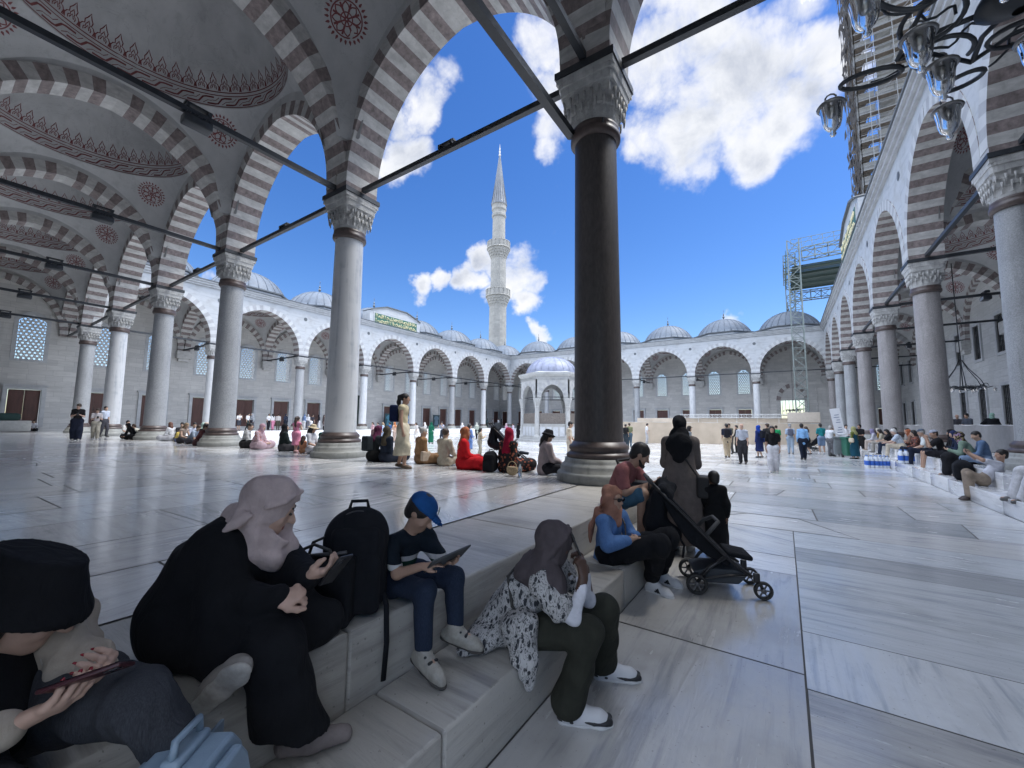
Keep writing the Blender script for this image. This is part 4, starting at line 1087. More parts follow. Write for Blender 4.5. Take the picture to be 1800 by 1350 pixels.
# ---- iron chandeliers with glass cups
glass = mat('lamp_glass', (0.9, 0.91, 0.92), 0.03, var=0.03, trans=1.0, spec=0.6)
lampmetal = mat('lamp_cap', (0.20, 0.20, 0.20), 0.3, 0.7)
def cup_meshes():
    mb = MB(); mb.lathe([(0.105, -0.02), (0.10, -0.05), (0.088, -0.12), (0.082, -0.19), (0.066, -0.25), (0.036, -0.285), (0.020, -0.30), (0.030, -0.325), (0.018, -0.345), (0.0, -0.35)], 18)
    g = mb.mesh('glass_cup', [glass])
    mb = MB(); mb.lathe([(0.0, 0.035), (0.05, 0.03), (0.112, 0.0), (0.125, -0.02), (0.118, -0.035), (0.10, -0.03), (0.0, -0.025)], 18)
    mb.lathe([(0.055, -0.03), (0.06, -0.07), (0.02, -0.12), (0.0, -0.13)], 10)
    mb.tube([(0.045*math.sin(a), 0, 0.07-0.045*math.cos(a)) for a in [2*PI*k/10 for k in range(10)]], 0.009, 5, 0, True)
    return g, mb.mesh('lamp_cap', [lampmetal])
ME_CUP, ME_CUPCAP = cup_meshes()
def chandelier(name, label, loc, rz, chain, scale=1.0):
    t = thing(name, label, 'chandelier', loc, rz, None); t.scale = (scale,)*3
    mb = MB(); r = 0.0145
    mb.lathe([(0.02, 0.10), (0.08, 0.06), (0.15, 0.02), (0.16, -0.01), (0.10, -0.05), (0.03, -0.09)], 24); mb.tube([(0, 0, 0.05), (0, 0, chain)], 0.016, 6); mb.build('hub', [iron], t)
    for k in range(6):
        a = PI/3*k+R(35); ca, sa = math.cos(a), math.sin(a)
        def Q(u, v, z): return (u*ca-v*sa, u*sa+v*ca, z)
        mb = MB()
        mb.tube([Q(0.1, 0, 0.0), Q(0.3, 0.02, 0.04), Q(0.47, 0, 0.02)], r, 6)
        mb.tube([Q(0.615+0.155*math.cos(q), 0.085*math.sin(q), 0.0+0.05*math.cos(q)) for q in [2*PI*i/18 for i in range(18)]], r, 6, 0, True)
        mb.tube([Q(0.28+0.13*math.cos(q), 0.20+0.13*math.sin(q), 0.03*math.sin(q)) for q in [2*PI*i/20 for i in range(17)]], r*0.9, 6)
        mb.tube([Q(0.15+0.5*i/14, -0.16+0.03*math.sin(i*1.1), 0.06+0.02*math.sin(i*1.4)) for i in range(15)], r*0.55, 5)
        mb.tube([Q(0.48, 0.0, 0.02), Q(0.30, 0.26, 0.05), Q(0.235, 0.41, 0.02)], r*0.9, 6)
        mb.build('arm', [iron], t)
        for (u, v) in ((0.83, 0.0), (0.34, 0.19)):
            p = Q(u, v, -0.03)
            g = link('lamp', ME_CUPCAP, t, p); g.scale = (0.68/scale,)*3; link('glass_cup', ME_CUP, g)
    return t
chandelier('chandelier', 'dark iron chandelier with clear glass cups hanging close overhead at top right', (3.88, -3.83, 3.94), 0, 9.0)
c2 = chandelier('chandelier', 'iron chandelier hanging in the right arcade before the dark grille windows', (11.5, 27.2, 3.9), 0.4, 5.0, 1.5)
mb = MB()
for k in range(6):
    a = PI/3*k; mb.tube([(0.62*math.cos(a), 0.62*math.sin(a), 0), (0.50*math.cos(a), 0.50*math.sin(a), 0.30), (0.2*math.cos(a), 0.2*math.sin(a), 0.75), (0.04*math.cos(a), 0.04*math.sin(a), 1.1)], 0.014, 5)
    mb.tube([((0.62+0.07*math.cos(q))*math.cos(a), (0.62+0.07*math.cos(q))*math.sin(a), 0.08+0.07*math.sin(q)) for q in [2*PI*i/10 for i in range(9)]], 0.012, 5)
mb.build('scroll', [iron], c2)
c3 = chandelier('chandelier', 'iron chandelier hanging inside the far arched gate', (3.85, 57.0, 3.6), 0.2, 5.0, 1.3)

# ---- floodlights clamped on the tie rods
mb = MB(); mb.box((0, 0, 0.15), (0.50, 0.14, 0.05)); mb.box((-0.2, 0, 0.10), (0.06, 0.2, 0.1)); mb.box((0.2, 0, 0.10), (0.06, 0.2, 0.1)); ME_FLB = mb.mesh('bracket', [iron])
mb = MB(); mb.rbox((0, 0, -0.20), (0.52, 0.30, 0.20), 0.03)
for k in range(7): mb.box((-0.21+0.07*k, 0, -0.09), (0.02, 0.26, 0.06))
mb.box((0, 0.155, -0.2), (0.44, 0.012, 0.14), 1); ME_FLH = mb.mesh('lamp_head', [iron, mat('floodlight_glass', (0.25, 0.27, 0.29), 0.15)])
def floodlight(label, loc, rz, head=True, group='floodlights on the tie rods'):
    t = thing('floodlight', label, 'floodlight', loc, rz, group); link('bracket', ME_FLB, t)
    if head: link('lamp_head', ME_FLH, t)
for k, d in enumerate(('nearest tie rod across the painted vaults', 'second tie rod across the painted vaults', 'third tie rod across the painted vaults', 'fourth tie rod across the painted vaults', 'farthest tie rod across the painted vaults')):
    floodlight('black floodlight under the '+d, (-7.7*(k+1), -3.85, 8.36), PI/2)
for k, d in enumerate(('between the dark and the veined column', 'between the second and third columns on the left', 'between the third and fourth columns on the left', 'between the fourth and fifth columns on the left')):
    floodlight('small bracket lamp on the rod '+d, (-3.85-7.7*k, 0, 8.36), 0, False)
for k in range(6):
    floodlight('black floodlight on the '+('first', 'second', 'third', 'fourth', 'fifth', 'sixth')[k]+' cross rod of the right arcade', (11.55, 7.7*(k+1), 8.36), PI/2)
for k in range(6):
    floodlight('floodlight in the back left arcade, '+('seventh', 'sixth', 'fifth', 'fourth', 'third', 'second')[k]+' from the far corner', (-42.35, 7.7*(k+1), 8.36), 0)
for k in range(4):
    floodlight('floodlight in the back right arcade, '+('fourth', 'third', 'second', 'first')[k]+' bay from the gate', (-23.1+7.7*k, 57.75, 8.36), PI/2)
mb = MB(); mb.bar((-0.36, -0.3, 7.12), (-0.36, -7.2, 7.12), 0.14); mb.bar((-0.42, -0.30, 7.12), (0.3, -0.30, 7.12), 0.10)
o = mb.build('tie_bar', [iron]); tag(o, 'lower dark iron bar clamped at the collar of the nearest column', 'tie bar', kind='thing')

# ---- small things in the court
green_bin = mat('bin_green', (0.02, 0.115, 0.075), 0.45); grey_bin = mat('bin_grey', (0.16, 0.18, 0.19), 0.5)
def wheelie(label, loc, rz, m):
    t = thing('wheeled_bin', label, 'bin', loc, rz, 'wheeled bins beside the queue')
    mb = MB(); mb.rbox((0, 0, 0.56), (0.52, 0.56, 0.9), 0.04); mb.box((0, 0, 0.98), (0.58, 0.62, 0.05)); mb.build('bin_body', [m], t)
    mb = MB(); mb.rbox((0, 0.0, 1.04), (0.58, 0.66, 0.07), 0.03); mb.bar((-0.25, 0.36, 1.0), (0.25, 0.36, 1.0), 0.04); mb.build('lid', [m], t)
    for s_ in (-1, 1):
        mb = MB(); n0 = len(mb.v); mb.lathe([(0.0, -0.03), (0.1, -0.03), (0.1, 0.03), (0.0, 0.03)], 16); mb.v = [(s_*0.24+z, 0.24+x, 0.10+y) for x, y, z in mb.v]; mb.build('wheel', [mat('rubber', (0.02, 0.02, 0.02), 0.7)], t)
wheelie('green wheeled bin beside the woman with the cream tote bag', (5.55, 20.7, 0), 0.3, green_bin)
wheelie('grey wheeled bin behind the green one', (5.15, 21.5, 0), 0.2, grey_bin)
t = thing('notice_board', 'tall narrow white notice board leaning behind the bins', 'notice board', (5.35, 22.6, 0), 0.15)
mb = MB(); M = Matrix.Rotation(R(-8), 3, 'Y'); mb.box((0, 0, 1.35), (0.46, 0.03, 2.6), 0, M); mb.build('panel', [mat('board_white', (0.72, 0.73, 0.76), 0.5, var=0.04)], t)
mb = MB()
for k in range(14):
    if k % 5 != 4: mb.box(M @ Vector((0, 0, 0))+Vector((0.03*(k % 3)-0.02+(0.35+0.14*k-1.35)*-0.14*-1*-1, -0.02, 0.45+0.14*k)), (0.26-0.05*(k % 3), 0.004, 0.03), 0, M)
mb.build('printed_line', [mat('ink_blue', (0.08, 0.12, 0.25), 0.6)], t)
wat = mat('water_plastic', (0.66, 0.71, 0.78), 0.25, var=0.06, spec=0.5); lbl = mat('label_blue', (0.03, 0.12, 0.48), 0.4, var=0.25, scale=14); capb = mat('cap_blue', (0.04, 0.14, 0.42), 0.4)
def water_pack(label, loc, rz):
    t = thing('water_pack', label, 'water bottles', loc, rz, 'shrink-wrapped packs of water bottles by the right step')
    for i in range(3):
        for j in range(2):
            b = MB(); x, y = -0.105+0.105*i, -0.05+0.105*j
            b.lathe([(0.0, 0), (0.045, 0.0), (0.05, 0.02), (0.05, 0.24), (0.045, 0.27), (0.018, 0.325), (0.016, 0.34)], 12, (x, y, 0)); b.lathe([(0.051, 0.07), (0.0515, 0.20)], 12, (x, y, 0), 1); b.lathe([(0.02, 0.335), (0.02, 0.36), (0.0, 0.362)], 10, (x, y, 0), 2)
            b.build('bottle', [wat, lbl, capb], t)
for k, (x, y, z, rz, l) in enumerate(((5.62, 15.0, 0, 0.2, 'left pack of white and blue water bottles on the court floor'), (5.98, 15.15, 0, 0.5, 'right pack of white and blue water bottles on the court floor'), (6.36, 13.3, 0.345, 0.1, 'pack of blue and white water bottles between the seated men'))):
    water_pack(l, (x, y, z), rz)
    bpy.data.objects[-1] if False else None
for o in COL.objects:
    if o.name.startswith('water_pack'): o.scale = (1.35, 1.35, 1.35)
# display boards with garments by the back left wall
for k, (y, c, l) in enumerate(((23.9, (0.09, 0.30, 0.17), 'display board with a pale green dress by the back wall'), (32.0, (0.03, 0.11, 0.14), 'dark teal display board with a robe picture by the back wall'), (35.3, (0.10, 0.22, 0.33), 'blue display board with robe pictures left of a shutter'), (41.6, (0.05, 0.10, 0.12), 'dark display board with a garment picture near the far corner'))):
    t = thing('display_board', l, 'display board', (-44.6, y, PZ), 0.0)
    mb = MB(); mb.box((0, 0, 1.15), (0.06, 1.5, 1.9), 0); mb.bar((0, -0.6, 0), (0, -0.6, 0.3), 0.06); mb.bar((0, 0.6, 0), (0, 0.6, 0.3), 0.06); mb.build('panel', [mat('board_dark_%d' % k, tuple(x*0.5 for x in c), 0.6)], t)
    mb = MB(); mb.prism([(-0.5, 0.4), (0.5, 0.4), (0.28, 1.25), (0.55, 1.45), (0.42, 1.75), (0.2, 1.9), (-0.2, 1.9), (-0.42, 1.75), (-0.55, 1.45), (-0.28, 1.25)], 0.032, 0.045, 0, 'YZ'); mb.build('garment_print', [cloth((min(1, c[0]*2.6), min(1, c[1]*1.9), min(1, c[2]*2.0)))], t)
t = thing('covered_bench', 'low white bench stacked under a dark green cover at the far left', 'bench', (-42.6, -3.3, PZ), 0)
mb = MB(); mb.rbox((0, 0, 0.42), (1.4, 3.0, 0.75), 0.05); mb.build('bench_body', [mat('bench_white', (0.42, 0.42, 0.40), 0.7, var=0.12)], t)
mb = MB(); mb.rbox((0, -0.2, 1.05), (1.3, 2.4, 0.55), 0.2, seg=3); mb.build('cover', [mat('cover_green', (0.02, 0.05, 0.045), 0.85)], t)

# ================================================================== people
class Sdf:
    """soft union of tapered limbs and ellipsoids, meshed with surface nets into one continuous skin"""
    def __init__(s): s.p = []
    def cap(s, a, b, ra, rb=None, k=0.03, op='add', flat=None, ff=1.0):
        rb = ra if rb is None else rb
        a = np.array(a, np.float32); b = np.array(b, np.float32); m = max(ra, rb)
        s.p.append(('cap', (a, b, ra, rb, None if flat is None else np.array(flat, np.float32)/np.linalg.norm(flat), ff), np.minimum(a, b)-m, np.maximum(a, b)+m, op, k)); return s
    def path(s, pts, rs, k=0.02, op='add', **kw):
        for i in range(len(pts)-1): s.cap(pts[i], pts[i+1], rs[i] if hasattr(rs, '__len__') else rs, rs[i+1] if hasattr(rs, '__len__') else rs, k, op, **kw)
        return s
    def ell(s, c, r, M=None, k=0.03, op='add'):
        c = np.array(c, np.float32); r = np.array(r, np.float32); M = None if M is None else np.array(M, np.float32)
        e = r if M is None else np.sqrt(((M*r[None, :])**2).sum(1))
        s.p.append(('ell', (c, r, M), c-e, c+e, op, k)); return s
    def box(s, c, h, r, M=None, k=0.02, op='add'):
        c = np.array(c, np.float32); h = np.array(h, np.float32); M = None if M is None else np.array(M, np.float32)
        e = h if M is None else np.abs(M) @ h
        s.p.append(('box', (c, h, r, M), c-e-r, c+e+r, op, k)); return s
    def cut(s, c, n):
        s.p.append(('cut', (np.array(c, np.float32), np.array(n, np.float32)/np.linalg.norm(n)), None, None, 'cut', 0)); return s
    def field(s, res, fold=None, pad=0.0):
        adds = [q for q in s.p if q[4] == 'add']
        lo = np.min([q[2] for q in adds], 0)-3*res-pad; hi = np.max([q[3] for q in adds], 0)+3*res+pad
        n = np.maximum(4, np.ceil((hi-lo)/res).astype(int)+1)
        ax = [lo[i]+res*np.arange(n[i], dtype=np.float32) for i in range(3)]
        D = np.full(n, 1.0, np.float32)
        for typ, pr, plo, phi, op, k in s.p:
            if typ == 'cut':
                c, nn = pr
                d = (ax[0]-c[0])[:, None, None]*nn[0]+(ax[1]-c[1])[None, :, None]*nn[1]+(ax[2]-c[2])[None, None, :]*nn[2]
                D = np.maximum(D, d); continue
            m = k+2.5*res
            i0 = np.clip(((plo-m-lo)/res).astype(int), 0, n); i1 = np.clip(((phi+m-lo)/res).astype(int)+2, 0, n)
            if np.any(i1 <= i0): continue
            X = ax[0][i0[0]:i1[0], None, None]; Y = ax[1][None, i0[1]:i1[1], None]; Z = ax[2][None, None, i0[2]:i1[2]]
            if typ == 'cap':
                a, b, ra, rb, fl, ff = pr; ab = b-a; L2 = float(ab @ ab)+1e-9
                px, py, pz = X-a[0], Y-a[1], Z-a[2]
                t = np.clip((px*ab[0]+py*ab[1]+pz*ab[2])/L2, 0, 1)
                qx, qy, qz = px-t*ab[0], py-t*ab[1], pz-t*ab[2]
                dd = qx*qx+qy*qy+qz*qz
                if fl is not None:
                    w = qx*fl[0]+qy*fl[1]+qz*fl[2]; dd = dd+w*w*(1/ff**2-1)
                d = np.sqrt(dd)-(ra+(rb-ra)*t)
                if fl is not None: d = d*(0.5+0.5*min(1, ff))
            elif typ == 'ell':
                c, r, M = pr; px, py, pz = X-c[0], Y-c[1], Z-c[2]
                if M is None: u, v, w = px/r[0], py/r[1], pz/r[2]
                else: u, v, w = [(px*M[0, j]+py*M[1, j]+pz*M[2, j])/r[j] for j in range(3)]
                k0 = np.sqrt(u*u+v*v+w*w); k1 = np.sqrt((u/r[0])**2+(v/r[1])**2+(w/r[2])**2)+1e-6
                d = k0*(k0-1)/k1
            else:
                c, h, r, M = pr; px, py, pz = X-c[0], Y-c[1], Z-c[2]
                if M is not None: px, py, pz = [px*M[0, j]+py*M[1, j]+pz*M[2, j] for j in range(3)]
                qx, qy, qz = np.abs(px)-h[0], np.abs(py)-h[1], np.abs(pz)-h[2]
                d = np.sqrt(np.maximum(qx, 0)**2+np.maximum(qy, 0)**2+np.maximum(qz, 0)**2)+np.minimum(np.maximum(qx, np.maximum(qy, qz)), 0)-r
            S_ = D[i0[0]:i1[0], i0[1]:i1[1], i0[2]:i1[2]]
            if op == 'add':
                hh = np.clip(0.5+0.5*(d-S_)/k, 0, 1); S_[...] = d*(1-hh)+S_*hh-k*hh*(1-hh)
            else:
                hh = np.clip(0.5-0.5*(d+S_)/k, 0, 1); S_[...] = S_*(1-hh)-d*hh+k*hh*(1-hh)
        if fold is not None:
            X = ax[0][:, None, None]; Y = ax[1][None, :, None]; Z = ax[2][None, None, :]
            D += fold(X, Y, Z)
        D[0], D[-1], D[:, 0], D[:, -1], D[:, :, 0], D[:, :, -1] = 1, 1, 1, 1, 1, 1
        return D, lo
    def mesh(s, res, fold=None):
        D, lo = s.field(res, fold)
        return nets(D, lo, res)
def nets(D, lo, res):
    ins = D < 0
    nx, ny, nz = D.shape
    cnt = np.zeros((nx-1, ny-1, nz-1), np.uint8)
    for i in (0, 1):
        for j in (0, 1):
            for k in (0, 1): cnt += ins[i:nx-1+i, j:ny-1+j, k:nz-1+k]
    act = (cnt > 0) & (cnt < 8); I = np.argwhere(act)
    if len(I) == 0: return np.zeros((0, 3)), np.zeros((0, 4), int)
    idx = np.full(act.shape, -1, np.int32); idx[act] = np.arange(len(I))
    C8 = [(i, j, k) for i in (0, 1) for j in (0, 1) for k in (0, 1)]
    V8 = [D[I[:, 0]+c[0], I[:, 1]+c[1], I[:, 2]+c[2]] for c in C8]
    P = np.zeros((len(I), 3), np.float32); W = np.zeros(len(I), np.float32)
    for a in range(8):
        for b in range(a+1, 8):
            df = [C8[b][q]-C8[a][q] for q in range(3)]
            if sum(abs(x) for x in df) != 1: continue
            m = (V8[a] < 0) != (V8[b] < 0)
            t = np.where(m, V8[a]/(V8[a]-V8[b]+1e-12), 0).astype(np.float32)
            for q in range(3): P[:, q] += np.where(m, C8[a][q]+t*df[q], 0)
            W += m
    V = lo+(I+P/np.maximum(W, 1)[:, None])*res
    F = []
    for ax_ in range(3):
        o = [(ax_+1) % 3, (ax_+2) % 3]
        sl0 = [slice(1, -1)]*3; sl1 = [slice(1, -1)]*3
        sl0[ax_] = slice(0, -1); sl1[ax_] = slice(1, None)
        A, B = ins[tuple(sl0)], ins[tuple(sl1)]
        E = np.argwhere(A != B)
        if len(E) == 0: continue
        off = np.array([1, 1, 1]); off[ax_] = 0
        E = E+off; inside = ins[E[:, 0], E[:, 1], E[:, 2]]
        def cell(d0, d1):
            e = E.copy(); e[:, o[0]] += d0; e[:, o[1]] += d1; return idx[e[:, 0], e[:, 1], e[:, 2]]
        q = np.stack([cell(-1, -1), cell(0, -1), cell(0, 0), cell(-1, 0)], 1)
        q[~inside] = q[~inside][:, ::-1]
        F.append(q)
    F = np.concatenate(F); F = F[(F >= 0).all(1)]
    return V, F
def np_mesh(name, V, F, m, uv=False):
    me = bpy.data.meshes.new(name)
    me.vertices.add(len(V)); me.vertices.foreach_set('co', np.asarray(V, np.float32).ravel())
    me.loops.add(len(F)*4); me.loops.foreach_set('vertex_index', np.asarray(F, np.int32).ravel())
    me.polygons.add(len(F)); me.polygons.foreach_set('loop_start', np.arange(0, len(F)*4, 4, dtype=np.int32))
    me.polygons.foreach_set('use_smooth', np.ones(len(F), bool))
    me.update(calc_edges=True); me.materials.append(m)
    return me
def relax(V, F, n=1, w=0.5):
    for _ in range(n):
        S_ = np.zeros_like(V); c = np.zeros(len(V), V.dtype)
        for a, b in ((0, 1), (1, 2), (2, 3), (3, 0)):
            np.add.at(S_, F[:, a], V[F[:, b]]); np.add.at(S_, F[:, b], V[F[:, a]]); np.add.at(c, F[:, a], 1); np.add.at(c, F[:, b], 1)
        V = V*(1-w)+w*S_/np.maximum(c, 1)[:, None]
    return V
def part(name, sdfs, res, m, parent, fold=None, smooth=1):
    """one mesh part from one or several fields (each with its own grid size)"""
    if isinstance(sdfs, Sdf): sdfs = [(sdfs, res)]
    Vs, Fs, o = [], [], 0
    for sd_, r in sdfs:
        if not sd_.p: continue
        V, F = sd_.mesh(r, fold)
        if len(F) == 0: continue
        if smooth: V = relax(V, F, smooth)
        Vs.append(V); Fs.append(F+o); o += len(V)
    if not Vs: return None
    return link(name, np_mesh(name, np.concatenate(Vs), np.concatenate(Fs), m), parent)
def folds(seed=0, amp=0.006, freq=26.0, vert=0.35):
    r = np.random.RandomState(seed); W = []
    for i in range(4):
        a = r.uniform(0, 2*PI); f = freq*r.uniform(0.6, 1.4); W.append((f*math.cos(a), f*math.sin(a), f*vert*r.uniform(-1, 1), r.uniform(0, 6), r.uniform(3, 7), r.uniform(3, 7)))
    def fn(X, Y, Z):
        o = 0
        for i, (a, b, c, p, u, v) in enumerate(W):
            q = np.sin(a*X+b*Y+c*Z+p+0.9*np.sin(u*Z+p)+0.7*np.sin(v*(X+Y)))
            o = o+(1.3*np.abs(q)-0.8 if i % 2 else q*0.8)      # every second wave is creased
        return (amp*0.5)*o
    return fn
def unit(v): v = np.array(v, float); return v/(np.linalg.norm(v)+1e-9)
def frame(f, u):
    """columns right, forward, up"""
    f = unit(f); r = unit(np.cross(f, u)); u = np.cross(r, f); return np.stack([r, f, u], 1)

def head_skin(sd, c, M, s, detail=True, ears=True):
    """skull, jaw, nose, brow, sockets, lips and ears; c is the middle of the head, s its scale (1 = adult)"""
    T = lambda x, y, z: c+M @ (np.array((x, y, z))*s)
    sd.ell(T(0, -0.012, 0.030), np.array((0.073, 0.094, 0.088))*s, M, 0.02*s)
    sd.ell(T(0, 0.028, -0.035), np.array((0.058, 0.062, 0.078))*s, M, 0.03*s)
    sd.ell(T(0, 0.062, -0.088), np.array((0.026, 0.024, 0.022))*s, M, 0.025*s)
    sd.cap(T(0, 0.088, 0.008), T(0, 0.112, -0.026), 0.008*s, 0.0145*s, 0.012*s)
    if detail:
        sd.cap(T(-0.040, 0.074, 0.026), T(0.040, 0.074, 0.026), 0.012*s, 0.012*s, 0.014*s)
        for x in (-1, 1):
            sd.ell(T(x*0.031, 0.093, 0.006), np.array((0.017, 0.014, 0.011))*s, M, 0.010*s, 'sub')
            sd.ell(T(x*0.030, 0.076, 0.006), np.array((0.015, 0.012, 0.012))*s, M, 0.004*s)
            sd.ell(T(x*0.043, 0.062, -0.030), np.array((0.022, 0.020, 0.022))*s, M, 0.02*s)
            sd.cap(T(x*0.006, 0.103, -0.032), T(x*0.013, 0.096, -0.031), 0.007*s, 0.006*s, 0.006*s)
        sd.cap(T(-0.020, 0.082, -0.060), T(0.020, 0.082, -0.060), 0.006*s, 0.006*s, 0.005*s); sd.cap(T(-0.015, 0.082, -0.070), T(0.015, 0.082, -0.070), 0.008*s, 0.008*s, 0.006*s)
        sd.cap(T(-0.022, 0.092, -0.0645), T(0.022, 0.092, -0.0645), 0.0022*s, 0.0022*s, 0.003*s, 'sub')
    for x in (-1, 1) if ears else (): sd.ell(T(x*0.075, -0.008, 0.0), np.array((0.010, 0.022, 0.031))*s, M, 0.012*s)
    return T
def hand(sd, w, d, n, side, s=1.0, curl=0.5, spread=0.10, thumb=0.6, tips=None):
    """palm, four unequal jointed fingers and a thumb; w wrist, d along the hand, n out of the palm, side +1 when the thumb lies on cross(d, n)"""
    d = unit(d); n = unit(n-d*np.dot(n, d)); t = np.cross(d, n)*side
    P = lambda a, b, c: w+(d*a+t*b+n*c)*s
    sd.path([P(0, 0, 0), P(0.045, 0.004, 0.004), P(0.088, 0.002, 0.002)], [0.026*s, 0.030*s, 0.026*s], 0.02*s, flat=n, ff=0.55)
    sd.cap(P(0.085, 0.030, 0), P(0.080, -0.030, 0), 0.0125*s, 0.0115*s, 0.015*s)
    sd.cap(P(0.02, 0.026, 0.008), P(0.06, 0.032, 0.008), 0.015*s, 0.013*s, 0.015*s)
    out = []
    for i, (b, L) in enumerate(((0.030, 0.074), (0.010, 0.082), (-0.011, 0.077), (-0.030, 0.060))):
        cu = curl*(0.85+0.12*i) if not hasattr(curl, '__len__') else curl[i]
        a = 0.0; p = P(0.088-0.003*i*i*0.5, b, 0); r = (0.0093-0.0006*(i == 3))*s; pts = [p]
        sp = spread*(1.2-0.8*i)
        for q, f in enumerate((0.45, 0.31, 0.24)):
            a += cu*(0.7, 0.95, 0.6)[q]
            v = d*math.cos(a)+n*math.sin(a)+t*sp*math.cos(a); p = p+unit(v)*L*f*s; pts.append(p)
        sd.path(pts, [r*1.05, r, r*0.93, r*0.80], 0.006*s); out.append((pts[-1], unit(pts[-1]-pts[-2])))
    a = thumb; p0 = P(0.022, 0.026, 0.006); p1 = p0+unit(d*0.75+t*(1-0.6*a)*0.8+n*a*0.55)*0.042*s; p2 = p1+unit(d*0.95+t*0.25*(1-a)+n*a*0.6)*0.032*s; p3 = p2+unit(d+n*a*0.35-t*0.15*a)*0.024*s
    sd.path([p0, p1, p2, p3], [0.0145*s, 0.0125*s, 0.0108*s, 0.0085*s], 0.010*s); out.append((p3, unit(p3-p2)))
    return out
def shoe(sd, sole, ank, toe, s=1.0, z=None, up=(0, 0, 1)):
    """ankle to toe along the ground line; sole is a separate slab"""
    ank, toe = np.array(ank, float), np.array(toe, float); up = unit(up); f = unit(toe-ank-up*np.dot(toe-ank, up)); r = np.cross(f, up)
    b = ank-up*0.055*s; heel = b-f*0.045*s
    sd.path([heel, b+f*0.06*s, b+f*0.15*s, b+f*0.195*s-up*0.012*s], [0.036*s, 0.038*s, 0.040*s, 0.030*s], 0.03*s)
    sd.cap(ank+up*0.03*s-f*0.005*s, b, 0.042*s, 0.040*s, 0.04*s); sd.cap(ank+up*0.01*s, b+f*0.10*s, 0.040*s, 0.036*s, 0.04*s)
    sd.cut(b-up*0.028*s, -up)
    if sole is not None:
        for q0, q1, w0, w1 in ((heel, b+f*0.06*s, 0.038, 0.040), (b+f*0.06*s, b+f*0.16*s, 0.040, 0.045), (b+f*0.16*s, b+f*0.20*s, 0.045, 0.034)):
            sole.cap(q0-up*0.030*s, q1-up*0.030*s, w0*s, w1*s, 0.015*s, flat=up, ff=0.38)

def scarf_creases(t, T, n=5):
    for s in (-1, 1):
        for j in range(n):
            t.path([T(s*0.030, 0.078-0.024*j, 0.098-0.010*j), T(s*0.082, 0.040-0.024*j, 0.060-0.020*j), T(s*0.098, -0.012-0.016*j, 0.010-0.024*j), T(s*0.082, -0.070-0.008*j, -0.035-0.024*j), T(s*0.040, -0.115, -0.060-0.022*j)], [0.004, 0.008, 0.009, 0.008, 0.004], 0.012)
SKIN = {'fair': (0.50, 0.33, 0.255), 'tan': (0.40, 0.25, 0.18), 'olive': (0.44, 0.29, 0.21), 'dark': (0.075, 0.042, 0.030), 'brown': (0.17, 0.095, 0.065)}
HAIR = {'black': (0.012, 0.010, 0.010), 'brown': (0.045, 0.027, 0.018), 'grey': (0.34, 0.33, 0.32), 'white': (0.55, 0.54, 0.52), 'blond': (0.24, 0.17, 0.10), 'red': (0.12, 0.05, 0.03)}
def hair_mat(c): return mat('hair_'+c, HAIR[c], 0.55, var=0.3, scale=30, stretch=(1, 1, 0.25), bump=0.3, bscale=90)

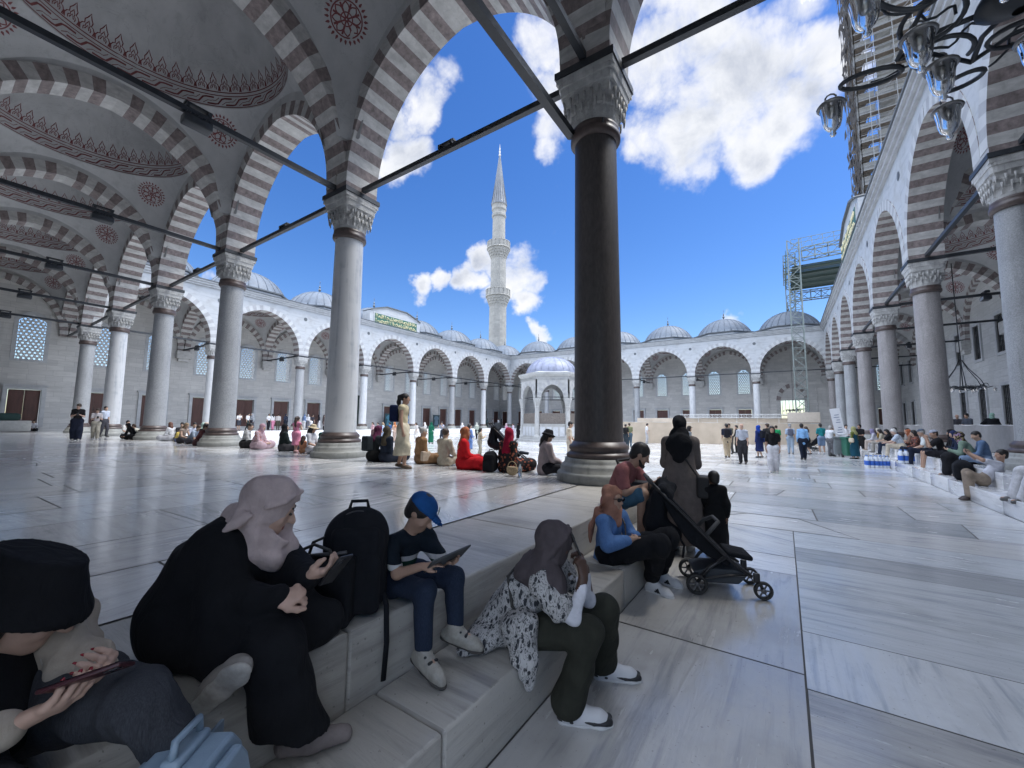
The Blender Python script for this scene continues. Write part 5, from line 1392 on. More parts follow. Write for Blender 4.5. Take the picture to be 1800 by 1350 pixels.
def joints(H, pose, stride=0.0, lean=0.0, arms=('down', 'down'), nod=0.0, turn=0.0, seat=0.0, legs=None, build=1.0):
    """joint positions in the figure's own frame: x right, y forward, z up, ground (or seat) at z = 0"""
    J = {}; V = lambda x, y, z: np.array((x, y, z), float)*H
    if pose == 'stand':
        hz = 0.515
        for s, n in ((-1, 'L'), (1, 'R')):
            st = stride*s
            J['hip'+n] = V(s*0.050, 0, hz); J['knee'+n] = V(s*0.050, 0.05*abs(st)+0.10*st+0.012, 0.275); J['ank'+n] = V(s*0.048, 0.17*st-0.02*abs(st), 0.045+0.03*max(0, -st)); J['toe'+n] = J['ank'+n]+V(s*0.012, 0.12, -0.02)
        pel = V(0, 0, 0.53)
    elif pose == 'sit':
        pel = V(0, 0, 0.075)
        L = legs or ((0.05, 0.27, 0.09, 0.30, -0.18), (0.05, 0.27, 0.09, 0.30, -0.18))
        for (s, n), q in zip(((-1, 'L'), (1, 'R')), L):   # knee out, knee fwd, knee up, ankle fwd, ankle up
            J['hip'+n] = V(s*0.05, 0.02, 0.07); J['knee'+n] = V(s*(0.05+q[0]), q[1], q[2]); J['ank'+n] = V(s*(0.05+q[0]*0.8), q[3], q[4]); J['toe'+n] = J['ank'+n]+V(s*0.015, 0.12, -0.025)
    elif pose == 'cross':
        pel = V(0, 0, 0.08)
        for s, n in ((-1, 'L'), (1, 'R')):
            J['hip'+n] = V(s*0.055, 0.02, 0.075); J['knee'+n] = V(s*0.19, 0.20, 0.09); J['ank'+n] = V(-s*0.04, 0.20+0.03*s, 0.045); J['toe'+n] = J['ank'+n]+V(-s*0.11, 0.03, -0.01)
    elif pose == 'knees':
        pel = V(0, 0, 0.08)
        for s, n in ((-1, 'L'), (1, 'R')):
            J['hip'+n] = V(s*0.055, 0.02, 0.075); J['knee'+n] = V(s*0.075, 0.20, 0.235); J['ank'+n] = V(s*0.06, 0.32, 0.045); J['toe'+n] = J['ank'+n]+V(0, 0.12, -0.02)
    J['pel'] = pel
    ca, sa = math.cos(lean), math.sin(lean)
    up = np.array((0, sa, ca)); J['up'] = up
    J['chest'] = pel+up*0.22*H; J['neck'] = pel+up*0.305*H+np.array((0, 0.006*H, 0))
    for s, n in ((-1, 'L'), (1, 'R')): J['sh'+n] = pel+up*0.265*H+np.array((s*0.091*H*(0.85+0.15*build), 0, 0))
    hu = np.array((0, math.sin(lean*0.5+nod), math.cos(lean*0.5+nod)))
    J['head'] = J['neck']+hu*0.082*H+np.array((0, 0.012*H, 0))
    hf = np.cross(hu, np.array((1, 0, 0))); hf = np.array((math.sin(turn)*-1.0, hf[1]*math.cos(turn), hf[2]))
    J['hM'] = frame(hf, hu)
    A = {'down': ((0.13, 0.0, -1), (0.03, 0.22, -1)), 'swingf': ((0.14, 0.35, -1), (0.0, 0.7, -1)), 'swingb': ((0.14, -0.35, -1), (0.05, 0.0, -1)), 'phone': ((0.15, 0.25, -1), (-0.55, 0.95, 0.35)), 'hold': ((0.2, 0.2, -1), (-0.75, 0.85, -0.05)),
         'hip': ((0.65, -0.25, -0.8), (-0.75, 0.4, -0.6)), 'camera': ((0.35, 0.75, -0.55), (-0.45, 0.4, 0.9)), 'lap': ((0.16, 0.30, -1), (-0.45, 0.9, -0.35)), 'point': ((0.6, 0.4, -0.5), (0.7, 0.5, 0.1)), 'prop': ((0.35, -0.45, -1), (0.2, -0.3, -1)), 'knee': ((0.2, 0.65, -0.8), (-0.05, 0.9, -0.3)), 'face': ((0.1, 0.7, -0.7), (-0.15, 0.15, 1)), 'back': ((0.3, -0.35, -1), (-0.6, -0.1, -0.8)), 'up': ((0.5, 0.4, 0.5), (-0.2, 0.3, 1))}
    for s, n, a in ((-1, 'L', arms[0]), (1, 'R', arms[1])):
        u, f = A[a] if isinstance(a, str) else a
        u = unit((u[0]*s, u[1], u[2])); f = unit((f[0]*s, f[1], f[2]))
        J['el'+n] = J['sh'+n]+u*0.168*H; J['wr'+n] = J['el'+n]+f*0.145*H; J['hd'+n] = f
    return J
def grow(root, J, H, o, res=0.03):
    """a clothed person: one body, garments and hair as parts; o is the outfit"""
    b = o.get('build', 1.0); near = res < 0.022; hs = H/1.70*o.get('headscale', 1.0)
    sk = Sdf(); c = J['head']; M = J['hM']
    head_skin(sk, c, M, hs, near, o.get('head') not in ('hijab', 'none'))
    sk.cap(J['neck']-J['up']*0.03*H, c-M[:, 2]*0.045*hs, 0.034*H, 0.031*H, 0.03)
    sk.cap(J['pel'], J['chest'], 0.060*H*b, 0.058*H*b, 0.04, flat=(0, 1, 0), ff=0.75); sk.cap(J['shL'], J['shR'], 0.024*H, 0.024*H, 0.03)
    for n, s in (('L', -1), ('R', 1)):
        sk.path([J['sh'+n], J['el'+n], J['wr'+n]], [0.027*H, 0.0235*H, 0.0165*H], 0.02)
        d = J['hd'+n]
        if near and not o.get('nohands'): hand(sk, J['wr'+n], d, J['pn'+n] if 'pn'+n in J else (np.array((-s*0.8, 0.25, 0.1)) if abs(d[2]) > 0.6 else np.array((0, 0, 1.0))), 1 if s < 0 else -1, H/1.70, J.get('curl'+n, 0.55), thumb=0.6)
        elif near: pass
        else: sk.cap(J['wr'+n]+d*0.01, J['wr'+n]+d*0.085*H/1.7, 0.026, 0.018, 0.02); sk.cap(J['wr'+n]+d*0.02, J['wr'+n]+d*0.055+np.array((-s*0.02, 0.02, 0)), 0.014, 0.010, 0.01)
        sk.path([J['hip'+n], J['knee'+n], J['ank'+n]], [0.052*H*b, 0.034*H, 0.022*H], 0.03)
        sk.cap(J['ank'+n]-np.array((0, 0, 0.02)), J['toe'+n]-(J['toe'+n]-J['ank'+n])*0.2, 0.024*H/1.7, 0.016*H/1.7, 0.02)
    part('body', sk, min(res, 0.011) if near else res, skin(SKIN[o.get('skin', 'olive')]), root)
    seed = o.get('seed', 1); fd = folds(seed, 0.011 if near else 0.008, 22) if res < 0.04 else None
    x = o.get('loose', 1.0); tl = o.get('toplen', 0.03)
    if o.get('top'):
        t = Sdf(); p0 = J['pel']-J['up']*tl*H
        t.cap(p0, J['pel']*0.5+J['chest']*0.5, 0.080*H*b*x, 0.071*H*b*x, 0.05, flat=(0, 1, 0), ff=0.78); t.cap(J['pel']*0.5+J['chest']*0.5, J['chest'], 0.071*H*b*x, 0.078*H*b, 0.05, flat=(0, 1, 0), ff=0.78); t.cap(J['shL'], J['shR'], 0.038*H, 0.038*H, 0.05); t.cap(J['chest'], J['neck']-J['up']*0.03*H, 0.06*H, 0.040*H, 0.05)
        for n in 'LR': t.cap(J['neck']-J['up']*0.022*H, J['sh'+n], 0.030*H, 0.036*H, 0.04)
        sl = o.get('sleeve', 'short')
        for n in 'LR':
            if sl == 'short': t.cap(J['sh'+n], J['sh'+n]*0.25+J['el'+n]*0.75, 0.038*H, 0.037*H*x, 0.03)
            elif sl == 'long': t.path([J['sh'+n], J['el'+n], J['wr'+n]*0.95+J['el'+n]*0.05], [0.038*H, 0.034*H*x, 0.027*H*x], 0.03)
        part('top', t, res, cloth(o['top'], o.get('pat', 'plain')), root, fd)
    bt = o.get('bottom'); kd = o.get('bkind', 'trousers')
    if bt:
        t = Sdf(); lo = o.get('bloose', 1.0)
        t.cap(J['hipL'], J['hipR'], 0.078*H*b, 0.078*H*b, 0.05, flat=(0, 1, 0), ff=0.85); t.cap(J['pel'], J['pel']+J['up']*0.06*H, 0.072*H*b, 0.070*H*b, 0.04, flat=(0, 1, 0), ff=0.8)
        if kd in ('trousers', 'shorts'):
            for n in 'LR':
                if kd == 'trousers': t.path([J['hip'+n], J['knee'+n], J['ank'+n]*0.96+J['knee'+n]*0.04], [0.066*H*b, 0.045*H*lo, 0.036*H*lo], 0.03)
                else: t.cap(J['hip'+n], J['hip'+n]*0.1+J['knee'+n]*0.9, 0.068*H*b, 0.052*H*lo, 0.03)
        else:    # skirt, dress or robe: hem in metres above the figure's ground
            hem = o.get('hem', 0.12)*H; mid = (J['ankL']+J['ankR'])/2
            if abs(J['knL' if 0 else 'kneeL'][2]-J['hipL'][2]) > 0.15*H and J['kneeL'][2] < J['hipL'][2]:
                bot = np.array((mid[0], mid[1]*0.6, hem)); r1 = o.get('hemr', 0.115)*H
                t.cap(J['pel'], bot, 0.085*H*b, r1, 0.05, flat=(0, 1, 0), ff=0.85)
                if o.get('sleeve') == 'long' and o.get('toplen', 0) >= 0.06: t.cap(J['chest'], bot, 0.088*H*b, r1, 0.05, flat=(0, 1, 0), ff=0.82)
                for n in 'LR': t.path([J['hip'+n], J['knee'+n], np.array((J['ank'+n][0], J['ank'+n][1], hem))], [0.07*H*b, 0.06*H, 0.06*H], 0.06)
                t.cut((0, 0, hem), (0, 0, -1))
            else:
                for n in 'LR': t.path([J['hip'+n], J['knee'+n], J['ank'+n]*0.9+J['knee'+n]*0.1], [0.075*H*b, 0.062*H*b, 0.058*H], 0.09)
                t.cap(J['kneeL'], J['kneeR'], 0.05*H, 0.05*H, 0.08); t.cap(J['pel'], (J['kneeL']+J['kneeR'])/2, 0.07*H*b, 0.05*H, 0.08)
        part({'trousers': 'trousers', 'shorts': 'shorts'}.get(kd, 'skirt'), t, res, cloth(bt, o.get('bpat', 'plain')), root, fd)
    hd = o.get('head', 'short'); hc = o.get('hair', 'black')
    T = lambda q, y, z: c+M @ (np.array((q, y, z))*hs)
    def covering(sd, g=0.014, low=-0.01):
        sd.ell(T(0, -0.018, 0.036), np.array((0.077+g*0.5, 0.096+g*0.4, 0.088+g*0.7))*hs, M, 0.02); sd.ell(T(0, 0.085, -0.035+low), np.array((0.058, 0.07, 0.082))*hs, M, 0.012, 'sub')
    if hd in ('short', 'long', 'pony', 'bun', 'cap', 'bucket', 'straw'):
        t = Sdf(); covering(t)
        if hd in ('cap', 'bucket', 'straw', 'short'): t.ell(T(0, -0.055, -0.03), np.array((0.066, 0.052, 0.06))*hs, M, 0.02)
        if hd in ('long', 'bucket') or o.get('longhair'):
            t.path([T(0, -0.07, 0.0), T(0, -0.10, -0.12), T(0, -0.10, -0.26)], [0.07*hs, 0.068*hs, 0.045*hs], 0.04, flat=M[:, 1], ff=0.6); t.path([T(-0.07, -0.02, 0), T(-0.075, -0.02, -0.12)], [0.03*hs, 0.025*hs], 0.03); t.path([T(0.07, -0.02, 0), T(0.075, -0.02, -0.12)], [0.03*hs, 0.025*hs], 0.03)
        if hd == 'pony': t.path([T(0, -0.09, 0.075), T(0, -0.145, 0.05), T(0, -0.15, -0.08), T(0, -0.13, -0.24), T(0, -0.125, -0.33)], [0.03*hs, 0.036*hs, 0.045*hs, 0.036*hs, 0.012*hs], 0.03)
        if hd == 'bun': t.ell(T(0, -0.10, 0.08), np.array((0.045, 0.045, 0.04))*hs, M, 0.02)
        part('hair', t, min(res, 0.026), hair_mat(hc), root)
    if hd == 'fringe':
        t = Sdf(); t.ell(T(0, -0.03, -0.005), np.array((0.082, 0.088, 0.06))*hs, M, 0.02); t.cut(T(0, 0.035, 0), M[:, 1]); part('hair', t, min(res, 0.026), hair_mat(hc), root)
    if hd == 'hijab':
        t = Sdf(); t.ell(T(0, -0.020, 0.034), np.array((0.092, 0.112, 0.103))*hs, M, 0.03); t.ell(T(0, 0.01, -0.06), np.array((0.082, 0.088, 0.085))*hs, M, 0.04)
        t.cap(T(0, 0.0, -0.09), J['chest']*0.25+J['neck']*0.75, 0.075*hs, 0.098*hs, 0.05); t.cap(J['shL']*0.62+J['shR']*0.38, J['shR']*0.62+J['shL']*0.38, 0.062*hs, 0.062*hs, 0.06)
        dr = o.get('drape', 0.5); t.cap(J['neck']+np.array((0, -0.02, 0)), J['chest']*dr+J['neck']*(1-dr)+np.array((0, -0.060*hs, -0.03)), 0.095*hs, 0.115*hs, 0.05, flat=(0, 1, 0), ff=0.72)
        t.ell(T(0, 0.110, -0.016), np.array((0.050, 0.060, 0.078))*hs, M, 0.012, 'sub')
        part('headscarf', t, min(res, 0.024), cloth(o.get('scarf', (0.02, 0.02, 0.02)), o.get('spat', 'plain')), root, folds(seed+3, 0.011, 30, 0.7))
    if hd in ('cap', 'bucket', 'straw'):
        hm = cloth(o.get('hat', (0.1, 0.1, 0.1))); t = Sdf()
        if hd == 'cap':
            t.ell(T(0, -0.015, 0.055), np.array((0.086, 0.104, 0.078))*hs, M, 0.01); t.cut(T(0, 0, 0.045), -M[:, 2]); t.cap(T(0, 0.07, 0.045), T(0, 0.125, 0.038), 0.062*hs, 0.050*hs, 0.01, flat=M[:, 2], ff=0.12)
        elif hd == 'bucket':
            t.path([T(0, -0.01, 0.10), T(0, -0.01, 0.05), T(0, -0.01, 0.03)], [0.078*hs, 0.095*hs, 0.10*hs], 0.02); t.cut(T(0, 0, 0.125), M[:, 2]); t.cap(T(0, -0.01, 0.015), T(0, 0.0, 0.010), 0.145*hs, 0.145*hs, 0.02, flat=M[:, 2], ff=0.2)
        else:
            t.cap(T(0, -0.01, 0.10), T(0, -0.01, 0.05), 0.085*hs, 0.098*hs, 0.02); t.cut(T(0, 0, 0.14), M[:, 2]); t.cap(T(0, -0.01, 0.035), T(0, 0, 0.034), 0.185*hs, 0.185*hs, 0.012, flat=M[:, 2], ff=0.07)
        part('hat', t, min(res, 0.02), hm, root)
    sh = o.get('shoes')
    if sh:
        t = Sdf()
        for n in 'LR':
            f = unit(J['toe'+n]-J['ank'+n]); z0 = J['ank'+n]-np.array((0, 0, 0.035*H/1.7))
            t.path([z0-f*0.04*hs, z0+f*0.09*hs, z0+f*0.16*hs], [0.042*hs, 0.045*hs, 0.034*hs], 0.03)
        part('shoes', t, res, mat('shoe_%02x%02x%02x' % tuple(int(q*255) for q in sh), sh, 0.6), root)
    if o.get('pack'):
        t = Sdf(); bk = -np.cross(J['up'], np.array((1.0, 0, 0)))
        bk = np.array((0, -math.cos(0), 0)); q = J['chest']-J['up']*0.03*H+bk*0.125*H*b
        t.box(q, np.array((0.095, 0.055, 0.15))*H/1.7, 0.04, frame((0, 1, 0), J['up']))
        part('backpack', t, res, cloth(o['pack']), root)
    if o.get('bag'):
        t = Sdf(); q = J['pel']+np.array((0.17*H*o.get('bagside', 1)*0.75, 0.0, 0.04*H)); t.box(q, (0.03, 0.09, 0.09), 0.025)
        t.path([q+np.array((0, 0.06, 0.08)), J['shL' if o.get('bagside', 1) > 0 else 'shR']+np.array((0, 0.07*H, 0.03)), J['shL' if o.get('bagside', 1) > 0 else 'shR']+np.array((0, 0.0, 0.09))], 0.014, 0.01)
        part('bag', t, res, cloth(o['bag']), root)
def person(label, x, y, z, yaw, H=1.68, pose='stand', group=None, res=None, ph=None, **o):
    jk = {k: o.pop(k) for k in ('stride', 'lean', 'arms', 'nod', 'turn', 'legs') if k in o}
    r = thing('person', label, 'person', (x, y, z), R(yaw), group)
    v = random.Random(int(abs(x*131+y*57)*10))
    if pose == 'stand': jk.setdefault('stride', v.choice((-0.35, -0.2, 0.15, 0.3))); jk.setdefault('lean', v.uniform(-0.02, 0.06))
    jk.setdefault('turn', v.uniform(-0.5, 0.5)); jk.setdefault('nod', v.uniform(-0.05, 0.25))
    jk.setdefault('arms', (v.choice(('down', 'down', 'swingf', 'hold')), v.choice(('down', 'swingb', 'down', 'lap'))))
    J = joints(H, pose, build=o.get('build', 1.0), **jk)
    if res is None:
        d = math.hypot(x-CAM.x, y-CAM.y); res = min(0.036, max(0.014, d*0.0011))
    o.setdefault('seed', int(abs(x*37+y*91)) % 997)
    grow(r, J, H, o, res)
    if ph:
        mb = MB(); q = (J['wrL']+J['wrR'])/2+(J['hdL']+J['hdR'])/2*0.10; mb.rbox(tuple(q), (0.075, 0.012, 0.15), 0.006, 0, Matrix.Rotation(R(-40), 3, 'X'))
        p = mb.build('mobile_phone', [mat('phone_black', (0.015, 0.015, 0.018), 0.25)]); p.location = r.location; p.rotation_euler = r.rotation_euler
        tag(p, 'dark mobile phone held by the '+ph, 'phone', kind='thing')
    return r

PEOPLE = [
    ('woman in white trousers and black scoop top facing the viewer with sunglasses', 2.39, 10.29, 0, 178, 1.66, 'stand', dict(group='people walking about the courtyard',top=(.012,.012,.014),sleeve='short',toplen=-.02,bottom=(.62,.62,.66),bloose=1.35,build=1.15,head='long',hair='black',skin='tan',shoes=(.6,.6,.6),arms=('down','down'))),
    ('bald man in a pale checked shirt and dark grey trousers', 1.22, 13.39, 0, 172, 1.74, 'stand', dict(group='people walking about the courtyard',top=(.42,.45,.52),pat='check',bottom=(.03,.03,.035),head='fringe',hair='white',skin='fair',shoes=(.02,.02,.02),stride=.25,build=1.12,bloose=1.15)),
    ('woman in an olive cap and khaki skirt with a shoulder bag', -0.65, 11.87, 0, -75, 1.62, 'stand', dict(group='people walking about the courtyard',top=(.12,.17,.21),pat='scarf',bottom=(.33,.27,.17),bkind='skirt',hem=.30,hemr=.09,head='cap',longhair=True,hair='black',hat=(.06,.05,.04),skin='olive',shoes=(.05,.05,.05),bag=(.05,.06,.08),stride=.5)),
    ('man in a navy shirt and khaki trousers walking away with a dark bag', 0.32, 16.27, 0, 10, 1.74, 'stand', dict(group='people walking about the courtyard',top=(.02,.025,.045),bottom=(.40,.32,.22),head='short',hair='black',shoes=(.05,.035,.03),stride=.8,pack=(.015,.015,.02))),
    ('person in an olive shirt behind the man in khaki trousers', 0.13, 19.48, 0, 150, 1.76, 'stand', dict(group='people walking about the courtyard',top=(.09,.085,.06),bottom=(.06,.06,.06),head='short',hair='brown',shoes=(.03,.03,.03),arms=('phone','down'))),
    ('person in black half hidden behind the bald man', 0.39, 20.84, 0, 90, 1.66, 'stand', dict(group='people walking about the courtyard',top=(.02,.02,.02),sleeve='long',bottom=(.02,.02,.02),head='short',shoes=(.03,.03,.03))),
    ('woman in a royal blue headscarf and long navy coat with black backpack', 1.66, 17.39, 0, 55, 1.66, 'stand', dict(group='people walking about the courtyard',top=(.015,.03,.13),sleeve='long',toplen=.1,bottom=(.012,.02,.075),bkind='skirt',hem=.2,head='hijab',scarf=(.01,.05,.30),shoes=(.04,.05,.06),pack=(.01,.012,.02),stride=.6)),
    ('man in a dark grey shirt behind the woman in white trousers', 2.03, 18.14, 0, 30, 1.77, 'stand', dict(group='people walking about the courtyard',top=(.035,.035,.035),bottom=(.03,.03,.03),head='short',hair='brown',shoes=(.3,.25,.2))),
    ('woman in a bright green shirt behind the woman in white trousers', 2.36, 21.96, 0, 20, 1.66, 'stand', dict(group='people walking about the courtyard',top=(.02,.28,.10),bottom=(.05,.06,.06),head='bun',hair='brown',shoes=(.1,.1,.1))),
    ('man in a pale blue shirt with a grey backpack and light jeans', 3.02, 21.96, 0, 5, 1.74, 'stand', dict(group='people walking about the courtyard',top=(.35,.43,.55),bottom=(.25,.31,.38),bpat='denim',head='cap',hair='grey',hat=(.16,.2,.24),shoes=(.2,.2,.22),pack=(.10,.11,.15))),
    ('man in a sky blue long shirt and dark navy trousers seen from behind', 3.48, 17.67, 0, 12, 1.77, 'stand', dict(group='people walking about the courtyard',top=(.22,.42,.70),sleeve='long',toplen=.05,bottom=(.012,.016,.03),head='short',hair='black',skin='brown',shoes=(.015,.015,.015),build=1.1)),
    ('woman in a white top and black skirt right of the man in sky blue', 3.83, 22.10, 0, 70, 1.62, 'stand', dict(group='people walking about the courtyard',top=(.6,.6,.6),bottom=(.015,.015,.018),bkind='skirt',hem=.25,head='long',hair='brown',shoes=(.04,.03,.03),stride=.5)),
    ('man in a teal polo shirt and denim shorts in the queue', 4.55, 23.27, 0, 25, 1.8, 'stand', dict(group='people walking about the courtyard',top=(.02,.22,.24),bottom=(.14,.20,.30),bkind='shorts',bpat='denim',head='short',hair='black',skin='tan',shoes=(.5,.5,.5))),
    ('balding man in a white shirt and grey trousers pointing right', 4.83, 21.42, 0, -35, 1.68, 'stand', dict(group='people walking about the courtyard',top=(.62,.63,.66),sleeve='long',bottom=(.11,.11,.12),head='short',hair='grey',shoes=(.02,.02,.02),arms=('down','point'),build=1.12)),
    ('man with reddish hair and dark trousers behind the pointing man', 5.16, 22.71, 0, 15, 1.74, 'stand', dict(group='people walking about the courtyard',top=(.23,.19,.15),bottom=(.03,.025,.025),head='short',hair='red',shoes=(.02,.02,.02))),
    ('man in a white patterned shirt standing left of the notice board', 5.41, 23.45, 0, -20, 1.66, 'stand', dict(group='people walking about the courtyard',top=(.5,.53,.6),pat='check',bottom=(.34,.27,.2),head='short',hair='grey',shoes=(.1,.08,.06))),
    ('dark haired man in white behind the notice board', 5.93, 25.64, 0, 180, 1.76, 'stand', dict(group='people walking about the courtyard',top=(.6,.6,.62),bottom=(.05,.05,.06),head='short',hair='black',shoes=(.02,.02,.02))),
    ('woman in an olive headscarf and teal skirt with a cream tote bag', 5.67, 19.89, 0, 50, 1.64, 'stand', dict(group='people walking about the courtyard',top=(.11,.13,.035),sleeve='long',toplen=.06,bottom=(.01,.055,.085),bkind='skirt',hem=.08,head='hijab',scarf=(.30,.30,.14),shoes=(.03,.03,.03),bag=(.55,.47,.36),bagside=-1)),
    ('man in a black polo shirt right of the olive headscarf', 6.44, 24.34, 0, 140, 1.78, 'stand', dict(group='people walking about the courtyard',top=(.012,.012,.014),bottom=(.02,.02,.02),head='short',hair='black',skin='tan',shoes=(.02,.02,.02),arms=('hold','hold'),build=1.1)),
    ('man in a cream shirt and cream shorts standing beside the fountain', -4.51, 8.16, 0, -60, 1.76, 'stand', dict(group='people walking about the courtyard',top=(.52,.45,.36),bottom=(.50,.44,.36),bkind='shorts',head='short',hair='black',skin='tan',shoes=(.5,.48,.45))),
    ('man in an olive shirt and jeans right behind the dark column', -6.25, 21.33, 0, 20, 1.74, 'stand', dict(group='people walking about the courtyard',top=(.17,.18,.10),bottom=(.05,.08,.11),bpat='denim',head='short',hair='brown',shoes=(.1,.1,.1))),
    ('person in black at the right edge of the dark column', -6.46, 21.14, 0, 0, 1.66, 'stand', dict(group='people walking about the courtyard',top=(.02,.02,.02),bottom=(.03,.04,.05),head='short',shoes=(.02,.02,.02),pack=(.015,.015,.015))),
    ('man in a white shirt in front of the beige hoarding', -6.89, 27.91, 0, -70, 1.72, 'stand', dict(group='people walking about the courtyard',top=(.6,.62,.66),bottom=(.4,.4,.42),head='short',hair='black',shoes=(.2,.2,.2))),
    ('dark haired man right of the man in white at the hoarding', -6.79, 29.29, 0, -30, 1.66, 'stand', dict(group='people walking about the courtyard',top=(.45,.42,.4),bottom=(.2,.2,.2),head='short',hair='black',shoes=(.2,.2,.2))),
    ('woman in a long emerald green dress walking away across the court', -19.72, 15.59, 0, 20, 1.64, 'stand', dict(group='people walking about the courtyard',top=(.01,.12,.07),sleeve='long',bottom=(.01,.105,.06),bkind='skirt',hem=.06,head='hijab',scarf=(.012,.11,.07),shoes=(.02,.02,.02),stride=.3)),
    ('woman in a pale sage coat and black trousers left of the fountain', -22.46, 24.60, 0, 60, 1.64, 'stand', dict(group='people walking about the courtyard',top=(.36,.40,.35),sleeve='long',toplen=.12,loose=1.2,bottom=(.015,.015,.015),head='hijab',scarf=(.46,.47,.42),shoes=(.02,.02,.02),stride=.6,arms=('hold','down'))),
    ('woman in a pink top and maroon skirt near the fountain', -18.95, 24.64, 0, 160, 1.6, 'stand', dict(group='people walking about the courtyard',top=(.55,.25,.36),sleeve='long',bottom=(.14,.02,.045),bkind='skirt',hem=.1,head='hijab',scarf=(.58,.45,.5),shoes=(.05,.03,.03))),
    ('woman in white and lilac just left of the fountain', -21.57, 29.73, 0, 150, 1.6, 'stand', dict(group='people walking about the courtyard',top=(.55,.48,.58),sleeve='long',bottom=(.45,.4,.5),bkind='skirt',hem=.1,head='long',hair='brown',shoes=(.2,.2,.2))),
    ('woman in a long black robe beside the fountain steps', -18.83, 26.52, 0, 170, 1.64, 'stand', dict(group='people walking about the courtyard',top=(.012,.012,.014),sleeve='long',bottom=(.012,.012,.014),bkind='skirt',hem=.05,head='hijab',scarf=(.012,.012,.014))),
    ('woman in a white dress behind the girl in the cream dress', -22.44, 16.62, 0, 180, 1.62, 'stand', dict(group='people walking about the courtyard',top=(.6,.57,.54),bottom=(.58,.55,.52),bkind='skirt',hem=.15,head='long',hair='brown',shoes=(.3,.2,.2))),
    ('person in white left of the emerald green dress', -24.16, 19.30, 0, 150, 1.62, 'stand', dict(group='people walking about the courtyard',top=(.62,.6,.58),sleeve='long',bottom=(.6,.58,.55),bkind='skirt',hem=.1,head='hijab',scarf=(.6,.58,.56))),
    ('man in grey taking a photograph near the pale portal column', -21.61, 18.82, 0, 180, 1.7, 'stand', dict(group='people walking about the courtyard',top=(.25,.27,.33),bottom=(.03,.035,.05),head='short',shoes=(.2,.2,.2),arms=('camera','camera'))),
    ('woman in a white headscarf behind the woman in red', -22.62, 22.58, 0, 190, 1.6, 'stand', dict(group='people walking about the courtyard',top=(.6,.6,.62),sleeve='long',bottom=(.58,.58,.6),bkind='skirt',hem=.1,head='hijab',scarf=(.62,.62,.64))),
    ('woman with long dark hair and blue blouse standing behind the woman in red', -9.07, 7.29, 0, -10, 1.62, 'stand', dict(group='people walking about the courtyard',top=(.16,.24,.48),sleeve='long',toplen=.08,bottom=(.12,.2,.42),bkind='skirt',hem=.3,head='long',hair='black',skin='olive',shoes=(.1,.1,.1),arms=('down','hold'))),
    ('child in beige standing beside the woman in the blue blouse', -9.61, 8.79, 0, -30, 1.42, 'stand', dict(group='people walking about the courtyard',top=(.42,.34,.24),sleeve='long',bottom=(.33,.30,.24),head='long',hair='black',shoes=(.1,.1,.1),arms=('phone','phone'))),
    ('woman in a pink and black top at the far left of the courtyard group', -26.43, 15.44, 0, 170, 1.62, 'stand', dict(group='people walking about the courtyard',top=(0.45, 0.28, 0.3),sleeve='long',bottom=(0.1, 0.06, 0.06),head='long',hair='brown',scarf=(.45,.17,.07),shoes=(.2,.2,.2),arms=('phone','down'))),
    ('man in a pale blue shirt seen between column and cream dress', -23.85, 13.95, 0, 150, 1.62, 'stand', dict(group='people walking about the courtyard',top=(0.38, 0.48, 0.66),sleeve='long',bottom=(0.3, 0.36, 0.5),head='short',hair='black',scarf=(.45,.17,.07),shoes=(.2,.2,.2),arms=('phone','down'))),
    ('woman in a light blue shirt beside the other pale blue shirt', -23.57, 14.22, 0, 130, 1.62, 'stand', dict(group='people walking about the courtyard',top=(0.44, 0.54, 0.68),sleeve='long',bottom=(0.35, 0.42, 0.55),head='long',hair='blond',scarf=(.45,.17,.07),shoes=(.2,.2,.2),arms=('phone','down'))),
    ('person in a dark blue jacket right of the pale blue shirts', -24.66, 15.78, 0, 110, 1.62, 'stand', dict(group='people walking about the courtyard',top=(0.03, 0.08, 0.2),sleeve='long',bottom=(0.03, 0.05, 0.1),head='short',hair='black',scarf=(.45,.17,.07),shoes=(.2,.2,.2),arms=('phone','down'))),
    ('woman in an orange headscarf left of the cream dress', -23.65, 15.41, 0, 90, 1.62, 'stand', dict(group='people walking about the courtyard',top=(0.5, 0.33, 0.25),sleeve='long',bottom=(0.4, 0.3, 0.25),head='hijab',hair='black',scarf=(.45,.17,.07),shoes=(.2,.2,.2),arms=('phone','down'))),
    ('man in a white shirt and dark shorts holding a phone to his ear', -40.00, 10.69, 0.68, -90, 1.66, 'stand', dict(group='people in the back left arcade',top=(0.62, 0.62, 0.64),sleeve='short',bottom=(0.04, 0.045, 0.06),bkind='shorts',hem=.1,head='short',hair='black',scarf=(0.496, 0.496, 0.512),shoes=(.05,.05,.05),stride=0.1,arms=('face','hold'))),
    ('man in a white shirt striding past the dark shutters', -40.00, 11.43, 0.68, -60, 1.66, 'stand', dict(group='people in the back left arcade',top=(0.62, 0.62, 0.64),sleeve='short',bottom=(0.02, 0.03, 0.03),bkind='trousers',hem=.1,head='short',hair='black',scarf=(0.496, 0.496, 0.512),shoes=(.05,.05,.05),stride=0.7,arms=('down','down'))),
    ('woman in a black and white headscarf behind the striding man', -40.00, 11.83, 0.68, 200, 1.66, 'stand', dict(group='people in the back left arcade',top=(0.3, 0.32, 0.35),sleeve='long',bottom=(0.03, 0.03, 0.04),bkind='skirt',hem=.1,head='hijab',hair='black',scarf=(0.24, 0.256, 0.28),shoes=(.05,.05,.05),stride=0.1,arms=('down','hold'))),
